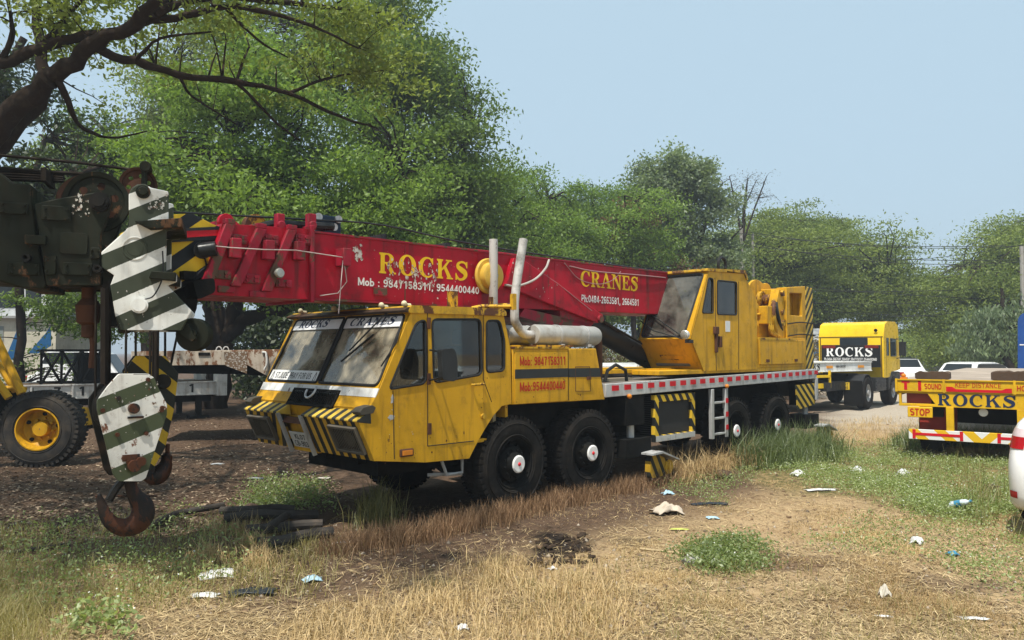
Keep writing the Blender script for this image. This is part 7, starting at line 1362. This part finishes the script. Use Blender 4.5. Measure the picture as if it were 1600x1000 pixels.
x, y = scatter([(545, 830), (560, 790), (615, 770), (630, 830)], 14); x, y = clumps(x, y, 500, 0, .07); blades('tall_grass', 'green grass tuft in front of the cab bumper', x, y, .42, .009, .5, GM['green'], seed=7, curl=1.2)
x, y = scatter([(-40, 1000), (-40, 830), (120, 815), (300, 800), (520, 850), (500, 930), (200, 960)], 300); x, y = clumps(x, y, 4200, 0, .12); blades('weeds', 'yellowing weeds and grass at the lower left below the hook', x, y, .22, .006, .6, GM['green'], cat='weeds', tint=np.full(len(x), .85), seed=8, curl=1.0)
x, y = scatter([(300, 900), (340, 810), (400, 820), (420, 890)], 14); x, y = clumps(x, y, 1300, 0, .07); blades('dry_grass', 'dry drooping tussock in front of the hose pile', x, y, .26, .006, .7, GM['straw'], tint=np.full(len(x), .7), seed=9, curl=1.4)
x, y = scatter([(-60, 1030), (-40, 880), (40, 900), (90, 1030)], 40); x, y = clumps(x, y, 1500, 0, .10); blades('tall_grass', 'leaning grass at the bottom left corner', x, y, .30, .005, .7, GM['green'], tint=np.full(len(x), .9), seed=10)
x, y = scatter([(1380, 705), (1600, 700), (1600, 680), (1420, 683)], 90); x, y = clumps(x, y, 3000, 0, .10); blades('tall_grass', 'dark leafy grass growing under the yellow trailer bumper', x, y, .40, .012, .55, GM['deep'], seed=11, curl=1.0)
x, y = scatter([(1400, 760), (1560, 700), (1600, 760), (1590, 850)], 26); x, y = clumps(x, y, 420, 0, .06); blades('tall_grass', 'long thin stems among the green weeds at right', x, y, .65, .006, .6, GM['green'], seed=12, curl=.9)
x, y = scatter([(1280, 660), (1440, 650), (1440, 700), (1300, 700)], 90); x, y = clumps(x, y, 1800, 0, .14); blades('dry_grass', 'dry straw verge between the crane tail and the yellow trailer', x, y, .20, .007, .7, GM['straw'], seed=13, tint=np.full(len(x), .75))
def weedmat(name, label, poly, nplants, hgt_, L, mat, per=16, flowers=0, spread=.10, seed=0, tint=.55, dens=None):
    r = np.random.default_rng(seed + 300); x, y = scatter(poly, nplants, r)
    if dens is not None: k = r.random(len(x)) < dens(x, y); x, y = x[k], y[k]
    n = len(x); hh = hgt_ * r.uniform(.5, 1.2, n) * (.5 + vnoise(x, y, 1.1, 61, 3)); P = np.stack([np.repeat(x, per) + r.normal(0, spread, n * per), np.repeat(y, per) + r.normal(0, spread, n * per), np.repeat(hgt(x, y), per) + np.repeat(hh, per) * r.random(n * per) ** .7], 1)
    V, Fq = leaf_quads(P, L, .5, 1.0, 0, r); ti = np.clip(np.repeat(r.normal(tint, .2, n), per) + r.normal(0, .15, n * per), 0, 1)
    np_mesh(name, V, Fq, mat, face_attrs={'tint': ti}, label=label, cat='weeds', kind='stuff')
    if flowers:
        i = r.integers(0, n, flowers); P = np.stack([x[i] + r.normal(0, spread, flowers), y[i] + r.normal(0, spread, flowers), hgt(x[i], y[i]) + hh[i] * 1.05 + .01], 1); V, Fq = leaf_quads(P, .016, .9, 1.5, 0, r); np_mesh('florets', V, Fq, GM['flower'], face_attrs={'tint': r.random(flowers)}, label='tiny white florets on ' + label[:60], cat='flowers', kind='stuff')
weedmat('green_weeds', 'low bright green weed mat spreading across the right', [(1060, 745), (1130, 690), (1330, 670), (1560, 690), (1640, 720), (1640, 860), (1500, 850), (1390, 790), (1200, 745)], 7000, .13, .032, GM['weed'], per=16, flowers=1200, seed=1, tint=.72, dens=lambda x, y: np.clip(zones(x, y)[1] * 1.15 + .05, 0, 1) * sstep(.27, .50, vnoise(x, y, 1.5, 88, 4)))
weedmat('green_weeds', 'small leafy weeds among yellow grass at the lower left', [(0, 960), (0, 830), (120, 810), (300, 800), (420, 850), (330, 930)], 380, .18, .034, GM['weed'], per=12, flowers=90, seed=2, tint=.65)
weedmat('green_weeds', 'bushy low green weed patch in the dry grass right of middle', [(1060, 880), (1090, 850), (1150, 840), (1195, 860), (1190, 895), (1110, 905)], 300, .15, .036, GM['weed'], per=18, flowers=30, seed=3, tint=.3)
weedmat('green_weeds', 'green weeds growing beside the rubber hose pile', [(380, 800), (400, 760), (500, 755), (520, 800)], 260, .22, .04, GM['weed'], per=16, flowers=60, seed=4, tint=.4)
weedmat('green_weeds', 'sparse weeds along the outrigger foot and verge', [(1030, 760), (1080, 720), (1180, 740), (1120, 790)], 260, .12, .03, GM['weed'], per=12, flowers=60, seed=5, tint=.55)
weedmat('green_weeds', 'weed sprigs at the bottom edge left', [(90, 1000), (120, 960), (190, 965), (200, 1010)], 26, .26, .05, GM['weed'], per=16, flowers=26, seed=6, tint=.7, spread=.05)
weedmat('green_weeds', 'scattered weeds at the right foreground edge', [(1250, 860), (1340, 800), (1640, 830), (1640, 960), (1450, 880)], 420, .12, .03, GM['weed'], per=10, flowers=80, seed=7, tint=.6)
x, y = scatter([(-100, 860), (-100, 680), (120, 650), (420, 640), (560, 780), (330, 830)], 15000); P = np.stack([x, y, hgt(x, y) + .012], 1); V, Fq = leaf_quads(P, .06, .5, 4.5); np_mesh('leaf_litter', V, Fq, GM['litter'], face_attrs={'tint': rng.random(len(x)) ** 2.2}, label='brown fallen leaves littering the shaded ground at left', cat='leaf litter', kind='stuff')
x, y = scatter(fore, 9000); P = np.stack([x, y, hgt(x, y) + .012], 1); V, Fq = leaf_quads(P, .045, .35, 4.0); np_mesh('leaf_litter', V, Fq, GM['litter'], face_attrs={'tint': rng.random(len(x)) ** 1.5}, label='bits of dry leaf and twig over the foreground', cat='leaf litter', kind='stuff')
r_ = np.random.default_rng(9); x, y = scatter(fore, 90000, r_); so, gr_, bu, gv = zones(x, y); k = (r_.random(len(x)) > so * .75) & (r_.random(len(x)) > gr_ * .7) & (r_.random(len(x)) > gv * .9) & (vnoise(x, y, 1.3, 71, 4) + r_.normal(0, .1, len(x)) > .44); x, y = x[k], y[k]; P = np.stack([x, y, hgt(x, y) + .008 + .012 * r_.random(len(x))], 1); V, Fq = leaf_quads(P, .13, .045, 5.5, 0, r_); np_mesh('matted_straw', V, Fq, GM['matted'], face_attrs={'tint': np.clip(r_.normal(.55, .3, len(x)), 0, 1)}, label='matted dead straw lying flat over the field', cat='straw', kind='stuff')
x, y = scatter(fore, 2600, r_); n = len(x); oc_ = np.array([(1, 0, 0), (-1, 0, 0), (0, 1, 0), (0, -1, 0), (0, 0, 1), (0, 0, -1)], float); sz = .006 + .022 * r_.random((n, 1, 1)) ** 4; V = np.stack([x, y, hgt(x, y)], 1)[:, None, :] + oc_[None] * sz * r_.uniform(.6, 1.3, (n, 6, 3)); Fq = (np.arange(n)[:, None, None] * 6 + np.array([(0, 2, 4), (2, 1, 4), (1, 3, 4), (3, 0, 4), (2, 0, 5), (1, 2, 5), (3, 1, 5), (0, 3, 5)])[None]).reshape(-1, 3); np_mesh('pebbles', V.reshape(-1, 3), Fq, GM['pebble'], face_attrs={'tint': np.repeat(r_.random(n), 8)}, label='small stones and clods scattered over the field', cat='stones', kind='stuff')
def clods(name, label, poly, n, s0, s1, mat, cat):
    x, y = scatter(poly, n, r_); v = np.array([(a, b, c) for a in (-1, 1) for b in (-1, 1) for c in (-1, 1)], float); sz = r_.uniform(s0, s1, (n, 1, 1)); V = np.stack([x, y, hgt(x, y) + sz[:, 0, 0] * .2], 1)[:, None, :] + v[None] * sz * r_.uniform(.45, 1.0, (n, 8, 3)) * np.array([1, 1, .6]); q = np.array([(0, 1, 3, 2), (4, 6, 7, 5), (0, 4, 5, 1), (2, 3, 7, 6), (0, 2, 6, 4), (1, 5, 7, 3)]); Fq = (np.arange(n)[:, None, None] * 8 + q[None]).reshape(-1, 4)
    return np_mesh(name, V.reshape(-1, 3), Fq, mat, label=label, cat=cat, kind='stuff')
clods('soil_clods', 'dark brown churned clods in the burnt patch', [(822, 888), (845, 838), (918, 834), (930, 882)], 130, .010, .042, paint('charred_soil', (.045, .032, .023), .95, dirt=.6, dirtcol=(.09, .06, .04), streak=0, spec=.05), 'clods')
clods('soil_clods', 'pale dry clods scattered over the dirt strip and field', fore, 700, .008, .03, paint('dry_soil_clod', (.19, .125, .075), .95, dirt=.5, streak=0, spec=.05), 'clods')

# ---- rubbish and the hose pile
def gz_(px, py): p = gnd(px, py); return Vector((p[0], p[1], float(hgt(np.array([p[0]]), np.array([p[1]]))[0])))
def crumple(name, label, cat, px, py, sx, sy, h, mat, group='litter on the ground', seed=0, rz=0, flat=False):
    r = random.Random(seed); p = gz_(px, py); mb = MB(); nu, nv = 11, 9; vs = []
    for i in range(nu):
        for j in range(nv):
            a, b = i / (nu - 1) * 2 - 1, j / (nv - 1) * 2 - 1; d = max(0, 1 - (a * a + b * b) * .62); k = r.uniform(.75, 1.15)
            vs.append((a * sx * k * (.75 + .3 * r.random()), b * sy * k, (h * d * r.uniform(.3, 1.2) if not flat else .004 + .012 * r.random())))
    fs = [(i * nv + j, i * nv + j + 1, (i + 1) * nv + j + 1, (i + 1) * nv + j) for i in range(nu - 1) for j in range(nv - 1)]; mb.add(vs, fs)
    o = mb.build(name, mat, None, 0, smooth=.5, loc=(p.x, p.y, p.z + .012), rot=(0, 0, rz)); ss = o.modifiers.new('soft', 'SUBSURF'); ss.levels = ss.render_levels = 1; so_ = o.modifiers.new('thick', 'SOLIDIFY'); so_.thickness = .003; return tag(o, label, cat, group)
PL = {'white': paint('dirty_white_plastic', (.56, .56, .55), .45, dirt=.5, dirtcol=(.28, .21, .13), streak=0), 'buff': plain('buff_sack', (.50, .42, .33), .6), 'dark': plain('dark_plastic_film', (.025, .03, .038), .4), 'blue': plain('blue_plastic', (.05, .22, .36), .35), 'pale': plain('pale_card', (.55, .50, .42), .8), 'lime': plain('lime_wrapper', (.50, .55, .12), .4), 'cyan': plain('pale_blue_plastic', (.35, .50, .58), .35)}
items = [('plastic_bag', 'clear white plastic bag by the weeds at lower left', 'plastic bag', 342, 900, .17, .12, .06, 'white', .3), ('plastic_bag', 'flat white plastic sheet just below the larger white bag', 'plastic bag', 318, 930, .13, .06, .03, 'white', .1), ('plastic_bag', 'black plastic bag half buried in dry grass left of middle', 'plastic bag', 395, 925, .20, .08, .04, 'dark', .2), ('wrapper', 'blue crumpled wrapper in the dry grass', 'wrapper', 487, 908, .09, .06, .05, 'cyan', .5),
         ('sack', 'buff cloth sack lying right of the outrigger foot', 'sack', 1042, 800, .21, .12, .15, 'buff', .2), ('wrapper', 'yellow green flat wrapper below the buff sack', 'wrapper', 1062, 825, .11, .035, .012, 'lime', -.1), ('cloth_strip', 'dark blue cloth strip right of the buff sack', 'cloth', 1107, 786, .26, .05, .03, 'dark', .1), ('plastic_bag', 'small clear bag in front of the dark cloth strip', 'plastic bag', 1112, 805, .08, .05, .03, 'cyan', .1), ('plastic_bag', 'small white bag at the left edge of the green weeds', 'plastic bag', 1247, 742, .12, .09, .09, 'white', .4), ('cloth_strip', 'flat white rag in dry grass below the small white bag', 'cloth', 1283, 765, .26, .05, .03, 'white', .1),
         ('paper_cup', 'crumpled white packet at the edge of the green weeds', 'packet', 1432, 842, .09, .06, .09, 'white', .9), ('wrapper', 'bright blue wrapper at right in the dry grass', 'wrapper', 1488, 864, .06, .05, .05, 'blue', .3), ('paper_scrap', 'white paper scrap at the bottom right', 'paper', 1381, 969, .07, .02, .01, 'white', -.2), ('paper_scrap', 'pale torn paper strip near the bottom right corner', 'paper', 1520, 972, .11, .03, .01, 'white', -.1), ('paper_scrap', 'upright clear plastic shred at the bottom right', 'plastic', 1382, 942, .05, .04, .11, 'pale', .2), ('paper_scrap', 'white card on the dark soil before the hook', 'card', 340, 728, .11, .06, .015, 'white', 0), ('paper_scrap', 'pale card lying under the nose of the cab', 'card', 505, 745, .12, .07, .015, 'pale', .1), ('paper_scrap', 'small white card left of the cab nose', 'card', 400, 747, .13, .06, .015, 'white', -.2), ('plastic_bag', 'crumpled clear bag half hidden in dense green weeds', 'plastic bag', 1412, 744, .13, .09, .12, 'white', .6), ('plastic_bag', 'small clear bag beside a stone near the outrigger', 'plastic bag', 1043, 770, .09, .06, .06, 'cyan', .2), ('paper_scrap', 'white card at the end of the hose pile', 'card', 536, 846, .12, .035, .012, 'white', .4), ('wrapper', 'small white wrapper at the bottom of the dry tussock', 'wrapper', 722, 985, .05, .04, .04, 'white', .4), ('wrapper', 'white scrap beside the burnt patch', 'wrapper', 863, 888, .04, .03, .03, 'white', .4), ('plastic_bag', 'pale crumpled bag in the middle of the weed mat', 'plastic bag', 1340, 738, .10, .08, .14, 'white', 1.0)]
for i, (nm, lab, cat, px, py, sx, sy, h, m_, rz) in enumerate(items): crumple(nm, lab, cat, px, py, sx, sy, h, PL[m_], seed=i, rz=rz)
p = gz_(1500, 805); bt = empty('plastic_bottle', 'blue and white plastic bottle lying in the green weeds', 'bottle', (p.x, p.y, p.z + .14), 0, 'litter on the ground'); bt.rotation_euler = (R(70), R(10), R(35))
g = MB(); g.lathe([(.001, -.11), (.035, -.11), (.038, -.10), (.038, .04), (.03, .08), (.014, .10), (.014, .12)], 18, ax='z'); g.build('bottle_body', plain('clear_bottle_plastic', (.55, .62, .66), .15), bt); g = MB(); g.lathe([(.001, .135), (.016, .135), (.016, .115)], 14, ax='z'); g.build('cap', PL['blue'], bt); g = MB(); g.lathe([(.039, -.05), (.0395, -.05), (.0395, .02), (.039, .02)], 18, ax='z'); g.build('label_band', PL['blue'], bt)
M['hose'] = paint('dusty_rubber_hose', (.05, .043, .037), .8, dirt=.6, dirtcol=(.12, .09, .065), streak=0)
def hose(label, pts, r, grp='old rubber hoses'):
    P = []
    for px, py, dz in pts: q = gz_(px, py); P.append((q.x, q.y, q.z + r + dz))
    g = MB(); g.tube(smooth_path(P, 5), r, 10); tag(g.build('rubber_hose', M['hose'], None), label, 'hose', grp)
hose('front rubber hose of the pile, thick and ribbed', [(402, 856, 0), (440, 853, .0), (480, 843, 0), (520, 838, .0)], .058); hose('rubber hose second from the front of the pile', [(385, 838, .03), (430, 838, .04), (470, 830, .03), (504, 828, .02)], .052); hose('grey rubber hose lying highest across the pile', [(350, 825, .06), (400, 822, .10), (450, 818, .08), (495, 812, .03)], .048); hose('thin rubber hose at the back of the pile', [(345, 812, .08), (390, 814, .10), (430, 808, .08), (460, 806, .05)], .044); hose('black rubber hose end poking forward from the pile', [(412, 846, .07), (430, 838, .10), (448, 824, .12)], .042); hose('long dark pipe lying from the hook to the hose pile', [(230, 828, .02), (270, 812, .03), (310, 806, .04), (350, 800, .05)], .035); hose('thin dark hose on the soil at the far left', [(10, 865, .0), (60, 856, .0), (110, 850, 0)], .02)
crumple('rubber_sheet', 'dusty brown rubber sheet draped over the hose pile', 'rubber sheet', 392, 806, .33, .20, .16, plain('brown_rubber', (.13, .085, .06), .7), group='old rubber hoses', seed=91, rz=.2)
g = MB(); a = gz_(1000, 862); b = gz_(1075, 872); g.tube([(a.x, a.y, a.z + .02), (b.x, b.y, b.z + .03)], .012, 6); tag(g.build('stick', plain('pale_stick', (.42, .32, .18), .8), None), 'pale straight stick lying left of the green weed patch', 'stick')
g = MB(); a = gz_(1036, 752); b = gz_(1072, 742); g.tube([(a.x, a.y, a.z + .03), (b.x, b.y, b.z + .03)], .03, 7); tag(g.build('stick', M['black'], None), 'black charred stick beside the outrigger foot', 'stick')
for i, (px, py, s, lab) in enumerate(((1130, 744, .16, 'rounded brown stone by the verge of the green weeds'), (1083, 882, .10, 'grey stone at the edge of the low green weed patch'), (1548, 770, .15, 'brown clod in the weeds beside the white car'))):
    p = gz_(px, py); mb = MB(); mb.ball((0, 0, 0), 1, 7); r = random.Random(i); mb.v = [(x * s * r.uniform(.85, 1.15), y * s * .8 * r.uniform(.85, 1.15), z * s * .5) for x, y, z in mb.v]; tag(mb.build('stone', M['timber'] if i != 1 else M['pole'], None, 0, 1.2, loc=(p.x, p.y, p.z + s * .3)), lab, 'stone', 'stones in the dry field')

# ---- warm dusty air over the whole yard
g = MB(); g.box(-620, 620, -90, 910, -1.2, 40); t = NT('dusty_air'); pv = t.n('VolumePrincipled', {'Color': (.86, .92, 1.0, 1), 'Density': .0018, 'Anisotropy': .3}); t.t.links.new(pv.outputs[0], t.out.inputs['Volume']); hz_ = g.build('haze', t.m, None, smooth=0); hz_['kind'] = 'stuff'
scene.cycles.volume_bounces = 0
